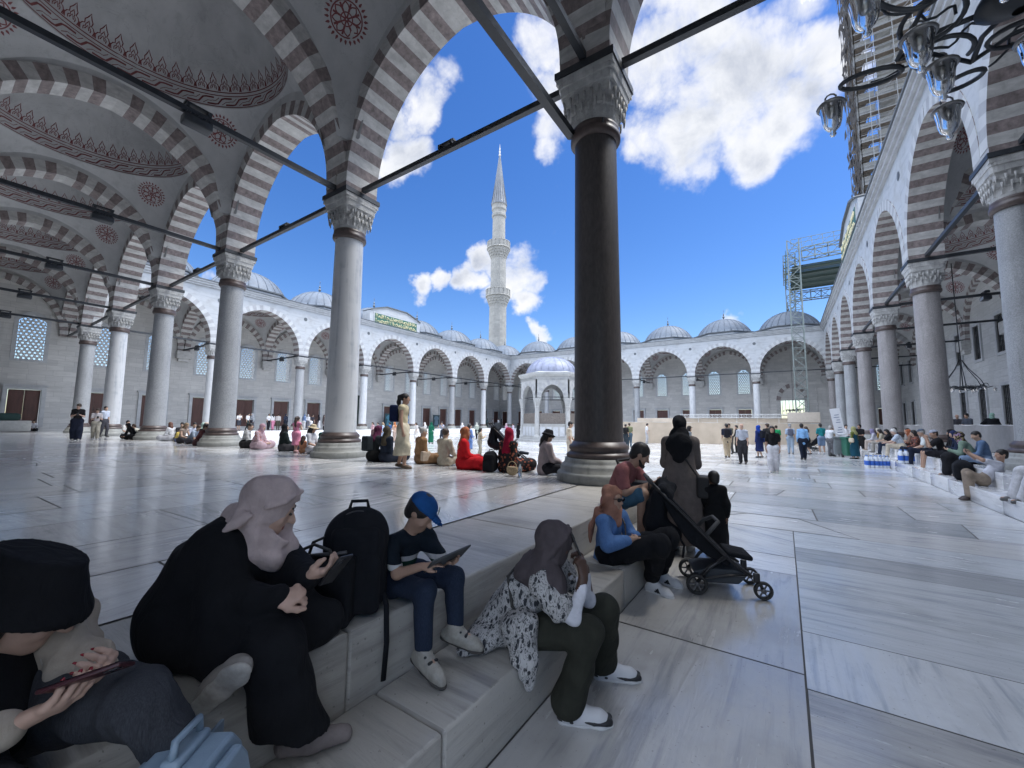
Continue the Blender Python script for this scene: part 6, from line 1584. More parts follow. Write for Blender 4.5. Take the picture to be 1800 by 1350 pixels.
    ('person in a white shirt and black trousers left of the pink trousers', -40.00, 13.34, 0.68, -80, 1.66, 'stand', dict(group='people in the back left arcade',top=(0.6, 0.6, 0.62),sleeve='short',bottom=(0.015, 0.015, 0.02),bkind='trousers',hem=.1,head='short',hair='black',scarf=(0.48, 0.48, 0.496),shoes=(.05,.05,.05),stride=0.1,arms=('down','down'))),
    ('woman in pink trousers in the back left arcade', -40.00, 13.78, 0.68, 100, 1.66, 'stand', dict(group='people in the back left arcade',top=(0.6, 0.6, 0.6),sleeve='long',bottom=(0.55, 0.22, 0.32),bkind='trousers',hem=.1,head='long',hair='black',scarf=(0.48, 0.48, 0.48),shoes=(.05,.05,.05),stride=0.1,arms=('down','hold'))),
    ('stout person in a white top and olive trousers', -40.00, 14.28, 0.68, 60, 1.66, 'stand', dict(group='people in the back left arcade',top=(0.62, 0.58, 0.56),sleeve='long',bottom=(0.09, 0.085, 0.065),bkind='trousers',hem=.1,head='bun',hair='brown',scarf=(0.496, 0.464, 0.448),shoes=(.05,.05,.05),stride=0.1,arms=('down','down'))),
    ('person in dark navy clothes by the shutter', -40.00, 15.02, 0.68, -90, 1.66, 'stand', dict(group='people in the back left arcade',top=(0.03, 0.04, 0.07),sleeve='long',bottom=(0.02, 0.025, 0.04),bkind='skirt',hem=.1,head='hijab',hair='black',scarf=(0.024, 0.032, 0.056),shoes=(.05,.05,.05),stride=0.1,arms=('down','hold'))),
    ('woman in a blue jacket and white trousers', -40.00, 16.93, 0.68, 20, 1.66, 'stand', dict(group='people in the back left arcade',top=(0.16, 0.23, 0.4),sleeve='long',bottom=(0.6, 0.6, 0.62),bkind='trousers',hem=.1,head='hijab',hair='black',scarf=(0.128, 0.184, 0.32),shoes=(.05,.05,.05),stride=0.1,arms=('down','down'))),
    ('person in a white top with a navy scarf in the crowd', -40.00, 17.37, 0.68, -120, 1.66, 'stand', dict(group='people in the back left arcade',top=(0.58, 0.58, 0.6),sleeve='long',bottom=(0.1, 0.1, 0.12),bkind='skirt',hem=.1,head='hijab',hair='black',scarf=(0.464, 0.464, 0.48),shoes=(.05,.05,.05),stride=0.1,arms=('down','hold'))),
    ('man in a dark top with tan skin in the crowd', -40.00, 17.88, 0.68, -90, 1.66, 'stand', dict(group='people in the back left arcade',top=(0.03, 0.03, 0.04),sleeve='short',bottom=(0.03, 0.03, 0.04),bkind='trousers',hem=.1,head='short',hair='black',scarf=(0.024, 0.024, 0.032),shoes=(.05,.05,.05),stride=0.1,arms=('down','down'))),
    ('woman in a black headscarf and white floral skirt', -40.00, 18.66, 0.68, 150, 1.66, 'stand', dict(group='people in the back left arcade',top=(0.02, 0.02, 0.025),sleeve='long',bottom=(0.5, 0.5, 0.52),bkind='skirt',hem=.1,head='hijab',hair='black',scarf=(0.016, 0.016, 0.02),shoes=(.05,.05,.05),stride=0.1,arms=('down','hold'))),
    ('woman with long black hair at the right of the crowd', -40.00, 19.20, 0.68, -60, 1.66, 'stand', dict(group='people in the back left arcade',top=(0.04, 0.03, 0.03),sleeve='long',bottom=(0.1, 0.08, 0.08),bkind='trousers',hem=.1,head='long',hair='black',scarf=(0.032, 0.024, 0.024),shoes=(.05,.05,.05),stride=0.1,arms=('down','down'))),
    ('person in black at the rail left of the fountain', -39.60, 47.00, 0.68, -90, 1.66, 'stand', dict(group='people in the back left arcade',top=(0.02, 0.02, 0.02),sleeve='long',bottom=(0.02, 0.02, 0.02),bkind='skirt',hem=.1,head='hijab',hair='black',scarf=(0.016, 0.016, 0.016),shoes=(.05,.05,.05),stride=0.1,arms=('down','hold'))),
    ('woman in dark teal between the far columns', -39.60, 48.73, 0.68, -90, 1.66, 'stand', dict(group='people in the back left arcade',top=(0.03, 0.06, 0.07),sleeve='long',bottom=(0.02, 0.03, 0.03),bkind='skirt',hem=.1,head='hijab',hair='black',scarf=(0.024, 0.048, 0.056),shoes=(.05,.05,.05),stride=0.1,arms=('down','down'))),
    ('person in grey between the far columns', -39.60, 50.37, 0.68, -60, 1.66, 'stand', dict(group='people in the back left arcade',top=(0.2, 0.2, 0.22),sleeve='short',bottom=(0.06, 0.06, 0.07),bkind='trousers',hem=.1,head='short',hair='black',scarf=(0.16, 0.16, 0.176),shoes=(.05,.05,.05),stride=0.1,arms=('down','hold'))),
    ('woman in white and black near the far corner', -39.60, 52.08, 0.68, -90, 1.66, 'stand', dict(group='people in the back left arcade',top=(0.55, 0.55, 0.56),sleeve='long',bottom=(0.02, 0.02, 0.02),bkind='trousers',hem=.1,head='long',hair='black',scarf=(0.44, 0.44, 0.448),shoes=(.05,.05,.05),stride=0.1,arms=('down','down'))),
    ('dark dressed person near the far corner column', -39.60, 52.99, 0.68, -90, 1.66, 'stand', dict(group='people in the back left arcade',top=(0.03, 0.03, 0.035),sleeve='long',bottom=(0.03, 0.03, 0.03),bkind='skirt',hem=.1,head='hijab',hair='black',scarf=(0.024, 0.024, 0.028),shoes=(.05,.05,.05),stride=0.1,arms=('down','hold'))),
    ('person in a red top behind the cream dress', -39.60, 30.60, 0.68, -90, 1.66, 'stand', dict(group='people in the back left arcade',top=(0.35, 0.06, 0.06),sleeve='long',bottom=(0.1, 0.06, 0.06),bkind='trousers',hem=.1,head='long',hair='black',scarf=(0.28, 0.048, 0.048),shoes=(.05,.05,.05),stride=0.1,arms=('down','down'))),
    ('woman in a black shirt and wide navy trousers looking at her phone', -24.16, -2.47, 0.68, -100, 1.7, 'stand', dict(group='people on the platform under the left arcade',top=(.012,.012,.015),bottom=(.014,.018,.035),bloose=1.8,build=1.1,head='short',hair='brown',skin='fair',shoes=(.3,.3,.3),arms=('phone','phone'),nod=.4,ph='woman in wide navy trousers')),
    ('boy in a white shirt and beige trousers looking at a phone', -24.35, -1.81, 0.68, -95, 1.5, 'stand', dict(group='people on the platform under the left arcade',top=(.55,.52,.54),bottom=(.34,.32,.27),bloose=1.2,head='short',hair='brown',skin='fair',shoes=(.4,.4,.4),arms=('phone','phone'),nod=.4,ph='boy in the white shirt')),
    ('person in a light blue shirt half behind the pale column', -28.27, -0.76, 0.68, -60, 1.7, 'stand', dict(group='people on the platform under the left arcade',top=(.42,.46,.54),bottom=(.05,.05,.06),head='short',hair='black',shoes=(.05,.05,.05),pack=(.05,.06,.08))),
    ('person in a white shirt sitting under the left shutter', -45.30, -1.32, 0.68, -90, 1.66, 'sit', dict(group='people on the platform under the left arcade',top=(.5,.5,.52),sleeve='long',bottom=(.02,.02,.025),head='short',hair='brown',shoes=(.4,.4,.4),lean=.35,arms=('lap','lap'),legs=((.04,.26,.10,.28,-.14),(.04,.26,.10,.28,-.14)))),
    ('man in a white shirt sitting behind the pale column', -28.55, 0.26, 0.68, -80, 1.7, 'cross', dict(group='people on the platform under the left arcade',top=(.55,.54,.52),bottom=(.2,.2,.2),head='short',hair='black',arms=('lap','lap'))),
    ('woman in black leaning over beside the white blouse', -23.93, -0.45, 0.68, -160, 1.64, 'cross', dict(group='people on the platform under the left arcade',top=(.012,.012,.015),sleeve='long',bottom=(.012,.012,.015),bkind='skirt',head='hijab',scarf=(.012,.012,.014),lean=.6,arms=('lap','lap'))),
    ('woman in a white blouse bending forward next to the column base', -24.50, -0.05, 0.68, 150, 1.6, 'cross', dict(group='people on the platform under the left arcade',top=(.5,.49,.42),sleeve='long',bottom=(.02,.02,.03),head='short',hair='brown',lean=.7,arms=('lap','lap'))),
    ('woman in white with red hair seated right of the column base', -20.83, 0.10, 0.68, 120, 1.64, 'cross', dict(group='people on the platform under the left arcade',top=(.55,.55,.56),sleeve='long',bottom=(.3,.3,.32),bkind='skirt',head='long',hair='red',lean=.25,arms=('lap','lap'))),
    ('woman with fair hair and black vest seated on the platform edge', -18.39, -0.35, 0.68, -60, 1.64, 'cross', dict(group='people on the platform under the left arcade',top=(.3,.24,.2),sleeve='none',bottom=(.02,.02,.025),head='long',hair='blond',lean=.3,arms=('lap','lap'))),
    ('person in a light blue shirt leaning between seated friends', -17.68, -0.30, 0.68, -50, 1.6, 'cross', dict(group='people on the platform under the left arcade',top=(.30,.36,.44),bottom=(.04,.04,.05),head='short',hair='brown',lean=.6,arms=('lap','lap'))),
    ('person in a dusky red top seated with bowed head', -16.15, -0.54, 0.68, -40, 1.62, 'cross', dict(group='people on the platform under the left arcade',top=(.15,.06,.06),sleeve='long',bottom=(.1,.05,.05),head='short',hair='brown',lean=.45,arms=('lap','lap'))),
    ('person in a beige cap and black robe leaning back by the column', -16.76, -0.01, 0.68, 60, 1.68, 'cross', dict(group='people on the platform under the left arcade',top=(.015,.018,.022),sleeve='long',bottom=(.015,.018,.02),bkind='skirt',head='cap',hair='brown',hat=(.5,.40,.33),lean=-.25,arms=('lap','lap'))),
    ('person with black hair seated behind the fair haired woman', -20.82, 0.40, 0.68, -90, 1.6, 'cross', dict(group='people on the platform under the left arcade',top=(.03,.03,.035),sleeve='long',bottom=(.03,.03,.03),head='short',hair='black',arms=('camera','lap'))),
    ('person in a pale shirt seated at the back by the shutter', -19.33, 0.40, 0.68, -90, 1.6, 'cross', dict(group='people on the platform under the left arcade',top=(.45,.48,.58),bottom=(.05,.05,.06),head='short',hair='black',arms=('lap','lap'))),
    ('person in black and white seated right of the grey column', -13.48, 0.01, 0.68, -40, 1.66, 'cross', dict(group='people on the platform under the left arcade',top=(.05,.05,.06),pat='stripes',sleeve='long',bottom=(.02,.02,.02),bkind='skirt',head='short',hair='black',build=1.15,lean=.2)),
    ('woman in a pale pink floral dress and pink headscarf seated on the edge', -12.57, -0.01, 0.68, -55, 1.64, 'cross', dict(group='people on the platform under the left arcade',top=(.40,.29,.32),pat='flowers',sleeve='long',loose=1.2,bottom=(.38,.28,.31),bkind='skirt',head='hijab',scarf=(.42,.27,.31),lean=.25,build=1.2,arms=('lap','lap'))),
    ('woman in a black headscarf and dark patterned dress seated beside the girl in pink', -10.83, 0.04, 0.68, -10, 1.62, 'cross', dict(group='people on the platform under the left arcade',top=(.016,.024,.024),sleeve='long',loose=1.15,bottom=(.05,.05,.055),bkind='skirt',head='hijab',scarf=(.012,.014,.016),build=1.15,arms=('lap','lap'))),
    ('girl in a pink dress with a brown ponytail standing on the platform edge', -10.07, 0.04, 0.68, 30, 1.12, 'stand', dict(group='people on the platform under the left arcade',top=(.60,.22,.33),sleeve='none',bottom=(.62,.24,.35),bkind='skirt',hem=.2,head='pony',hair='brown',skin='fair',headscale=1.25,arms=('phone','phone'),shoes=(.5,.3,.3))),
    ('small child in orange crouching beside the girl in pink', -9.70, 0.05, 0.68, 20, 0.95, 'knees', dict(group='people on the platform under the left arcade',top=(.55,.25,.14),bottom=(.55,.28,.16),head='long',hair='brown',skin='fair',headscale=1.3,arms=('lap','lap'))),
    ('woman in a straw hat and white shirt seated on the edge', -9.31, 0.08, 0.68, -60, 1.62, 'cross', dict(group='people on the platform under the left arcade',top=(.55,.55,.58),bottom=(.50,.48,.50),head='straw',longhair=True,hair='black',hat=(.52,.43,.29),skin='tan',arms=('lap','lap'))),
    ('person in a dark green top and white cap behind the straw hat', -9.29, 0.40, 0.68, 10, 1.66, 'cross', dict(group='people on the platform under the left arcade',top=(.006,.06,.045),sleeve='long',loose=1.2,bottom=(.006,.05,.04),bkind='skirt',head='cap',hair='black',hat=(.6,.6,.66),lean=.25,build=1.15)),
    ('woman in a white headscarf facing the viewer behind the straw hat', -23.93, 8.54, 0.0, 180, 1.66, 'stand', dict(group='people on the platform under the left arcade',top=(.58,.58,.6),sleeve='long',bottom=(.1,.2,.22),bkind='skirt',hem=.1,head='hijab',scarf=(.62,.62,.64),skin='tan',drape=.9)),
    ('woman in a plum headscarf with a dark backpack seated by the veined column', -5.93, -0.22, 0.68, -5, 1.64, 'cross', dict(group='women seated along the platform edge',top=(.035,.04,.045),sleeve='long',bottom=(.02,.02,.02),bkind='skirt',head='hijab',scarf=(.10,.025,.06),pack=(.018,.024,.03),lean=.15,nod=.1,build=1.1,turn=-.7)),
    ('woman in an olive brown headscarf and navy coat seated left of the cream dress', -5.45, -0.21, 0.68, 0, 1.62, 'cross', dict(group='women seated along the platform edge',top=(.014,.02,.034),sleeve='long',loose=1.1,bottom=(.02,.025,.04),bkind='skirt',head='hijab',scarf=(.06,.05,.035),build=1.1,drape=.9)),
    ('girl in a long cream dress with a high ponytail standing in profile', -4.10, -0.88, 0.68, -58, 1.62, 'stand', dict(group='women seated along the platform edge',top=(.52,.46,.31),sleeve='none',bottom=(.55,.50,.38),bkind='skirt',hem=.17,hemr=.135,head='pony',hair='black',skin='tan',pack=(.012,.02,.06),shoes=(.10,.07,.05),arms=('down','down'),build=.92)),
    ('grey haired woman in a tan jacket seated with a small cream bag', -4.49, 0.04, 0.68, -12, 1.6, 'cross', dict(group='women seated along the platform edge',top=(.26,.15,.075),sleeve='long',loose=1.15,bottom=(.22,.13,.07),bkind='skirt',head='bun',hair='grey',bag=(.45,.36,.28),bagside=1,build=1.05,nod=.2,turn=-.3)),
    ('woman with a hair bun and beige jacket seated left of the woman in red', -3.71, 0.02, 0.68, 5, 1.58, 'cross', dict(group='women seated along the platform edge',top=(.40,.36,.29),sleeve='long',loose=1.1,bottom=(.38,.35,.28),head='bun',hair='brown',build=1.0)),
    ('woman in a bright red dress and rust headscarf seated on the edge', -3.01, -0.14, 0.68, -45, 1.64, 'cross', dict(group='women seated along the platform edge',top=(.50,.012,.018),sleeve='long',loose=1.15,bottom=(.46,.012,.018),bkind='skirt',head='hijab',scarf=(.34,.12,.06),build=1.2,drape=1.0,arms=('lap','lap'),turn=-.3)),
    ('woman in a crimson headscarf and black dress with orange flowers', -1.91, -0.04, 0.68, 0, 1.64, 'cross', dict(group='women seated along the platform edge',top=(.02,.018,.02),pat='flowers',sleeve='long',loose=1.15,bottom=(.02,.018,.02),bpat='flowers',bkind='skirt',head='hijab',scarf=(.24,.008,.03),drape=1.2,build=1.15)),
    ('woman in a black bucket hat and mauve jacket seated alone', -1.17, 0.09, 0.68, -35, 1.62, 'cross', dict(group='women seated along the platform edge',top=(.34,.28,.28),sleeve='long',loose=1.15,bottom=(.02,.02,.025),head='bucket',longhair=True,hair='black',hat=(.014,.014,.018),nod=.2,lean=.1,arms=('lap','lap'))),
    ('person in black and mauve half hidden by the dark column', -0.55, 0.40, 0.68, -30, 1.66, 'cross', dict(group='women seated along the platform edge',top=(.22,.18,.18),sleeve='long',bottom=(.012,.012,.014),bkind='skirt',head='hijab',scarf=(.012,.012,.014),lean=.2)),
    ('woman in a lilac headscarf and white top at the far end of the right step', 6.95, 22.89, 0.68, 80, 1.6, 'sit', dict(group='people seated along the right step',top=(.5,.5,.55),sleeve='long',bottom=(.5,.42,.36),head='hijab',scarf=(.22,.2,.32),lean=.3,arms=('lap','lap'),shoes=(.2,.15,.1))),
    ('dark haired woman in a beige top seated by the bottle packs', 6.95, 20.76, 0.68, 75, 1.6, 'sit', dict(group='people seated along the right step',top=(.42,.38,.30),bottom=(.35,.33,.3),head='long',hair='black',lean=.25,arms=('lap','lap'),shoes=(.1,.1,.1))),
    ('woman in a black shirt and dark jeans left of the grey haired man', 6.95, 18.94, 0.68, 78, 1.64, 'sit', dict(group='people seated along the right step',top=(.015,.015,.018),bottom=(.02,.03,.055),head='long',hair='black',lean=.3,arms=('knee','lap'),shoes=(.02,.02,.02))),
    ('grey haired man in a pale striped shirt and cream trousers', 6.95, 17.06, 0.68, 80, 1.72, 'sit', dict(group='people seated along the right step',top=(.48,.54,.62),pat='check',bottom=(.50,.44,.35),head='short',hair='white',skin='fair',lean=.35,arms=('knee','lap'),build=1.15,shoes=(.05,.04,.04))),
    ('dark haired person behind the grey haired man', 7.60, 19.62, 0.68, 85, 1.7, 'sit', dict(group='people seated along the right step',top=(.3,.28,.26),bottom=(.1,.1,.1),head='short',hair='black',arms=('lap','lap'))),
    ('woman with glasses and a brown patterned top seated left of the grey cap', 6.95, 14.47, 0.68, 95, 1.62, 'sit', dict(group='people seated along the right step',top=(.10,.055,.05),pat='flowers',sleeve='long',bottom=(.02,.025,.04),head='long',hair='black',lean=.2,arms=('lap','phone'),shoes=(.03,.03,.03))),
    ('man in a grey cap and white polo shirt with navy trousers', 6.95, 13.10, 0.68, 82, 1.72, 'sit', dict(group='people seated along the right step',top=(.58,.61,.60),bottom=(.012,.018,.035),head='cap',hair='grey',hat=(.09,.11,.15),skin='tan',lean=.25,arms=('lap','lap'),build=1.1,shoes=(.03,.03,.03))),
    ('young man in a pale cap and black shirt with bare legs eating', 6.90, 11.35, 0.68, 85, 1.7, 'sit', dict(group='people seated along the right step',top=(.012,.012,.015),bottom=(.02,.02,.025),bkind='shorts',head='cap',hair='brown',hat=(.36,.38,.46),skin='tan',lean=.3,arms=('face','face'),shoes=(.55,.55,.55))),
    ('person in a black hood behind the young man eating', 7.50, 13.02, 0.68, 90, 1.68, 'sit', dict(group='people seated along the right step',top=(.012,.012,.014),sleeve='long',bottom=(.012,.012,.014),head='hijab',scarf=(.012,.012,.014),build=1.15,arms=('lap','lap'))),
    ('woman in a patterned black and gold headscarf and sage jacket', 6.95, 9.25, 0.68, 75, 1.66, 'sit', dict(group='people seated along the right step',top=(.17,.24,.19),sleeve='long',loose=1.2,bottom=(.014,.014,.016),bkind='skirt',head='hijab',scarf=(.02,.018,.02),spat='scarf',lean=.35,arms=('phone','lap'),build=1.15,drape=1.0,shoes=(.05,.04,.04))),
    ('woman in a sage headscarf and long black robe standing in the right arcade', 11.38, 23.23, 0.68, -20, 1.7, 'stand', dict(group='people seated along the right step',top=(.010,.011,.014),sleeve='long',loose=1.3,toplen=.1,bottom=(.010,.011,.014),bkind='skirt',hem=.03,hemr=.15,head='hijab',scarf=(.24,.38,.32),build=1.25,drape=1.1,arms=('hip','hold'))),
    ('man with a blue face mask standing behind the grey boards', 10.40, 22.71, 0.68, 120, 1.68, 'stand', dict(group='people seated along the right step',top=(.06,.07,.09),bottom=(.04,.04,.05),head='short',hair='black',skin='tan')),
    ('balding man behind the grey boards of the right arcade', 10.40, 24.14, 0.68, 160, 1.66, 'stand', dict(group='people seated along the right step',top=(.05,.05,.06),bottom=(.04,.04,.05),head='fringe',hair='black',skin='tan')),
    ('young woman in a mustard top behind the lilac headscarf', 7.70, 26.70, 0.68, 70, 1.62, 'sit', dict(group='people seated along the right step',top=(.30,.19,.06),sleeve='long',bottom=(.1,.1,.12),head='hijab',scarf=(.5,.47,.42),lean=.2,arms=('lap','lap'))),
    ('man with a dark beard in a navy shirt behind the striped shirt', 7.60, 21.71, 0.68, 88, 1.74, 'sit', dict(group='people seated along the right step',top=(.02,.025,.05),bottom=(.05,.05,.06),head='short',hair='black',skin='tan',lean=.1,arms=('lap','lap'))),
    ('woman in a rust headscarf seated behind the brown patterned top', 7.65, 18.86, 0.68, 80, 1.62, 'sit', dict(group='people seated along the right step',top=(.2,.12,.09),sleeve='long',bottom=(.05,.05,.05),head='hijab',scarf=(.30,.10,.05),lean=.25,arms=('lap','lap'))),
    ('person in grey leaning forward behind the white polo shirt', 7.70, 15.74, 0.68, 70, 1.68, 'sit', dict(group='people seated along the right step',top=(.14,.15,.17),sleeve='long',bottom=(.04,.04,.05),head='short',hair='brown',lean=.35,arms=('lap','lap'))),
    ('woman in a navy headscarf left of the patterned headscarf', 7.30, 11.42, 0.68, 85, 1.64, 'sit', dict(group='people seated along the right step',top=(.02,.03,.06),sleeve='long',bottom=(.03,.03,.04),bkind='skirt',head='hijab',scarf=(.02,.03,.08),lean=.2,arms=('phone','lap'))),
    ('person in denim blue behind the raised phone', 7.20, 9.14, 0.68, 80, 1.68, 'sit', dict(group='people seated along the right step',top=(.10,.16,.27),sleeve='long',bottom=(.16,.22,.32),bpat='denim',head='short',hair='black',lean=.2,arms=('lap','lap'))),
    ('woman in a white headscarf sitting left of the column base', -24.36, 0.09, 0.68, -70, 1.62, 'cross', dict(group='people on the platform under the left arcade',top=(.5,.5,.52),sleeve='long',bottom=(.2,.2,.22),bkind='skirt',head='hijab',scarf=(.55,.55,.57),lean=.2,arms=('lap','lap'))),
    ('child in yellow sitting right of the red haired woman', -19.57, -0.15, 0.68, -30, 1.1, 'cross', dict(group='people on the platform under the left arcade',top=(.5,.38,.1),bottom=(.1,.12,.2),head='short',hair='black',headscale=1.25,lean=.2,arms=('lap','lap'))),
    ('woman in a mint headscarf seated behind the dusky red top', -18.58, 0.40, 0.68, 20, 1.62, 'cross', dict(group='people on the platform under the left arcade',top=(.2,.26,.24),sleeve='long',bottom=(.05,.06,.06),bkind='skirt',head='hijab',scarf=(.35,.48,.42),lean=.2,arms=('lap','lap'))),
]
for lb, x, y, z, yaw, H, pose, kw in PEOPLE:
    person(lb, x, y, z+(0.003 if pose == 'stand' else 0.0), yaw, H, pose, **kw)

# ================================================================== the people close to the viewer
class Local:
    """world points and directions into a figure's own frame (forward = +y)"""
    def __init__(s, root, yaw): s.o = np.array(root, float); c, n = math.cos(R(yaw)), math.sin(R(yaw)); s.M = np.array(((c, n, 0), (-n, c, 0), (0, 0, 1)))
    def p(s, q): return s.M @ (np.array(q, float)-s.o)
    def d(s, q): return s.M @ unit(q)
def front(label, root, yaw, H, W, face, up, res=0.011, **o):
    r = thing('person', label, 'person', root, R(yaw)); L = Local(root, yaw)
    J = {k: L.p(v) for k, v in W.items() if not k.startswith(('d_', 'n_', 'c_'))}
    for n in 'LR':
        J['hd'+n] = L.d(W['d_'+n]) if 'd_'+n in W else unit(J['wr'+n]-J['el'+n])
        if 'n_'+n in W: J['pn'+n] = L.d(W['n_'+n])
        if 'c_'+n in W: J['curl'+n] = W['c_'+n]
    J['up'] = unit(J['neck']-J['pel']); J['hM'] = frame(L.d(face), L.d(up))
    o.setdefault('seed', int(abs(root[1])*100))
    grow(r, J, H, o, res)
    return r, L, J
def eyes(r, J, s, colr=(0.03, 0.02, 0.015)):
    for x in (-1, 1):
        e = Sdf(); e.ell(J['head']+J['hM'] @ (np.array((x*0.031, 0.0875, 0.006))*s), np.array((0.0115, 0.008, 0.0062))*s, J['hM']); part('eye', e, 0.003, mat('eye_dark', colr, 0.2), r, smooth=0)
        e = Sdf(); T = lambda a, b, c: J['head']+J['hM'] @ (np.array((a, b, c))*s)
        e.path([T(x*0.014, 0.089, 0.027), T(x*0.028, 0.085, 0.031), T(x*0.042, 0.076, 0.027)], [0.0035*s, 0.0045*s, 0.003*s], 0.003); part('eyebrow', e, 0.003, hair_mat('black'), r, smooth=0)
    e = Sdf(); e.cap(T(-0.016, 0.0855, -0.0605), T(0.016, 0.0855, -0.0605), 0.0052*s, 0.0052*s, 0.003); e.cap(T(-0.012, 0.086, -0.069), T(0.012, 0.086, -0.069), 0.0062*s, 0.0062*s, 0.003); part('lips', e, 0.003, mat('lips', (0.30, 0.12, 0.10), 0.45), r, smooth=0)
def phone(label, c, d, n, w=0.075, h=0.152, t=0.009, case=(0.012, 0.012, 0.014), lens=True):
    """d along the long side, n out of the screen"""
    d = Vector(d).normalized(); n = Vector(n); n = (n-d*n.dot(d)).normalized(); x = d.cross(n); M = Matrix((x, n, d)).transposed()
    q = thing('mobile_phone', label, 'phone', tuple(c)); mb = MB(); mb.rbox((0, 0, 0), (w, t, h), 0.004, 0, M, 3); mb.build('phone_case', [mat('phone_case_%02x' % int(case[0]*999), case, 0.35)], q)
    mb = MB(); mb.box(tuple(M @ Vector((0, t/2+0.0012, 0))), (w*0.92, 0.0012, h*0.95), 0, M); mb.build('screen', [mat('phone_screen', (0.012, 0.013, 0.016), 0.06, spec=0.7)], q)
    if lens:
        mb = MB(); mb.rbox(tuple(M @ Vector((w*0.22, -t/2-0.001, h*0.36))), (0.028, 0.004, 0.03), 0.002, 0, M); mb.build('camera_bump', [mat('phone_lens', (0.02, 0.02, 0.025), 0.15)], q)
    return q
BLACK = (0.0085, 0.009, 0.011)

# ---- large woman in black with the pale pink headscarf
W = dict(pel=(0.68, -6.13, 0.83), chest=(0.70, -6.05, 1.03), neck=(0.75, -6.003, 1.147), head=(0.850, -5.957, 1.300), shR=(0.772, -6.137, 1.165), shL=(0.736, -5.881, 1.09), elR=(0.881, -6.134, 0.965), wrR=(1.080, -6.03, 0.995), elL=(0.922, -5.87, 0.995), wrL=(1.055, -5.88, 1.02),
         hipR=(0.78, -6.15, 0.84), kneeR=(1.10, -6.03, 0.79), ankR=(1.075, -5.91, 0.425), toeR=(1.165, -5.80, 0.37), hipL=(0.73, -6.03, 0.82), kneeL=(0.95, -5.83, 0.79), ankL=(0.92, -5.95, 0.77), toeL=(0.95, -6.0, 0.78))
r, L, J = front('large woman in black with a pale pink headscarf reading her phone on the step', (0.75, -6.05, 0.683), -32, 1.68, W, (0.52, 0.74, -0.44), (0.32, 0.35, 0.95), 0.010, skin='fair', head='none', nohands=True)
P = L.p
b = Sdf()
b.cap(P((0.64, -6.16, 0.845)), P((0.70, -5.98, 0.835)), 0.172, 0.165, 0.06); b.path([P((0.665, -6.125, 0.90)), P((0.685, -6.07, 1.01)), P((0.725, -6.02, 1.095))], [0.205, 0.198, 0.145], 0.06)
b.cap(P((0.765, -6.125, 1.155)), P((0.735, -5.90, 1.085)), 0.088, 0.085, 0.06); b.cap(P((0.68, -6.05, 1.08)), P((0.71, -6.02, 1.165)), 0.13, 0.09, 0.06)
b.path([P((0.772, -6.135, 1.145)), P((0.875, -6.135, 0.965)), P((0.99, -6.075, 0.975)), P((1.075, -6.032, 0.992))], [0.092, 0.085, 0.070, 0.048], 0.045)
b.path([P((0.736, -5.885, 1.085)), P((0.915, -5.865, 0.99)), P((1.045, -5.878, 1.015))], [0.085, 0.076, 0.048], 0.045)
b.path([P((0.77, -6.16, 0.835)), P((0.95, -6.09, 0.815)), P((1.09, -6.03, 0.80))], [0.150, 0.125, 0.105], 0.06)
b.path([P((1.09, -6.03, 0.80)), P((1.09, -5.985, 0.64)), P((1.07, -5.935, 0.44))], [0.110, 0.112, 0.140], 0.05)
b.path([P((0.72, -6.02, 0.83)), P((0.88, -5.87, 0.81)), P((0.98, -5.79, 0.785))], [0.140, 0.118, 0.090], 0.06); b.cap(P((0.98, -5.79, 0.785)), P((0.92, -5.95, 0.77)), 0.088, 0.078, 0.05)
b.cut(P((1.07, -5.95, 0.485)), L.d((-0.15, -0.3, -1.0)))
part('robe', b, 0.010, cloth(BLACK), r, folds(5, 0.014, 18, 0.5), 1)
h = Sdf(); hr = hand(h, P((1.070, -6.037, 0.993)), L.d((0.52, 0.82, 0.04)), L.d((-0.45, 0.2, -0.85)), -1, 1.02, (1.3, 1.4, 1.45, 1.5), 0.03, 0.5)
h2 = Sdf(); hl = hand(h2, P((1.045, -5.880, 1.013)), L.d((0.80, 0.42, 0.34)), L.d((-0.42, 0.10, 0.9)), 1, 1.02, (0.62, 0.68, 0.72, 0.8), 0.06, 0.75)
ft = Sdf(); ft.path([P((1.10, -6.0, 0.62)), P((1.072, -5.915, 0.44))], [0.048, 0.036], 0.02); ft.cap(P((1.06, -5.94, 0.405)), P((1.09, -5.87, 0.395)), 0.037, 0.035, 0.02)
part('hand', h, 0.0042, skin(SKIN['fair']), r); part('hand', h2, 0.0042, skin(SKIN['fair']), r); part('ankle', ft, 0.008, skin(SKIN['fair']), r)
s_ = Sdf(); s_.path([P((1.055, -5.945, 0.40)), P((1.10, -5.865, 0.39)), P((1.165, -5.76, 0.375))], [0.043, 0.045, 0.034], 0.03); s_.cut(P((1.1, -5.9, 0.352)), (0, 0, -1)); part('sock', s_, 0.007, cloth((0.20, 0.17, 0.16)), r, folds(2, 0.002, 90, 0.1))
s_ = Sdf(); so = Sdf(); shoe(s_, so, P((0.985, -6.165, 0.735)), P((1.10, -6.20, 0.765)), 1.0, up=L.d((-0.60, 0.70, 0.45))); part('shoe', s_, 0.007, mat('shoe_grey', (0.24, 0.22, 0.20), 0.7), r); part('shoe_sole', so, 0.006, mat('sole_worn', (0.36, 0.34, 0.31), 0.75, var=0.3, scale=20), r)
hd = J['head']; M = J['hM']; T = lambda x, y, z: hd+M @ np.array((x, y, z))
t = Sdf(); t.ell(T(0, -0.022, 0.036), (0.090, 0.114, 0.102), M, 0.03); t.ell(T(0, -0.02, -0.05), (0.082, 0.095, 0.095), M, 0.04)
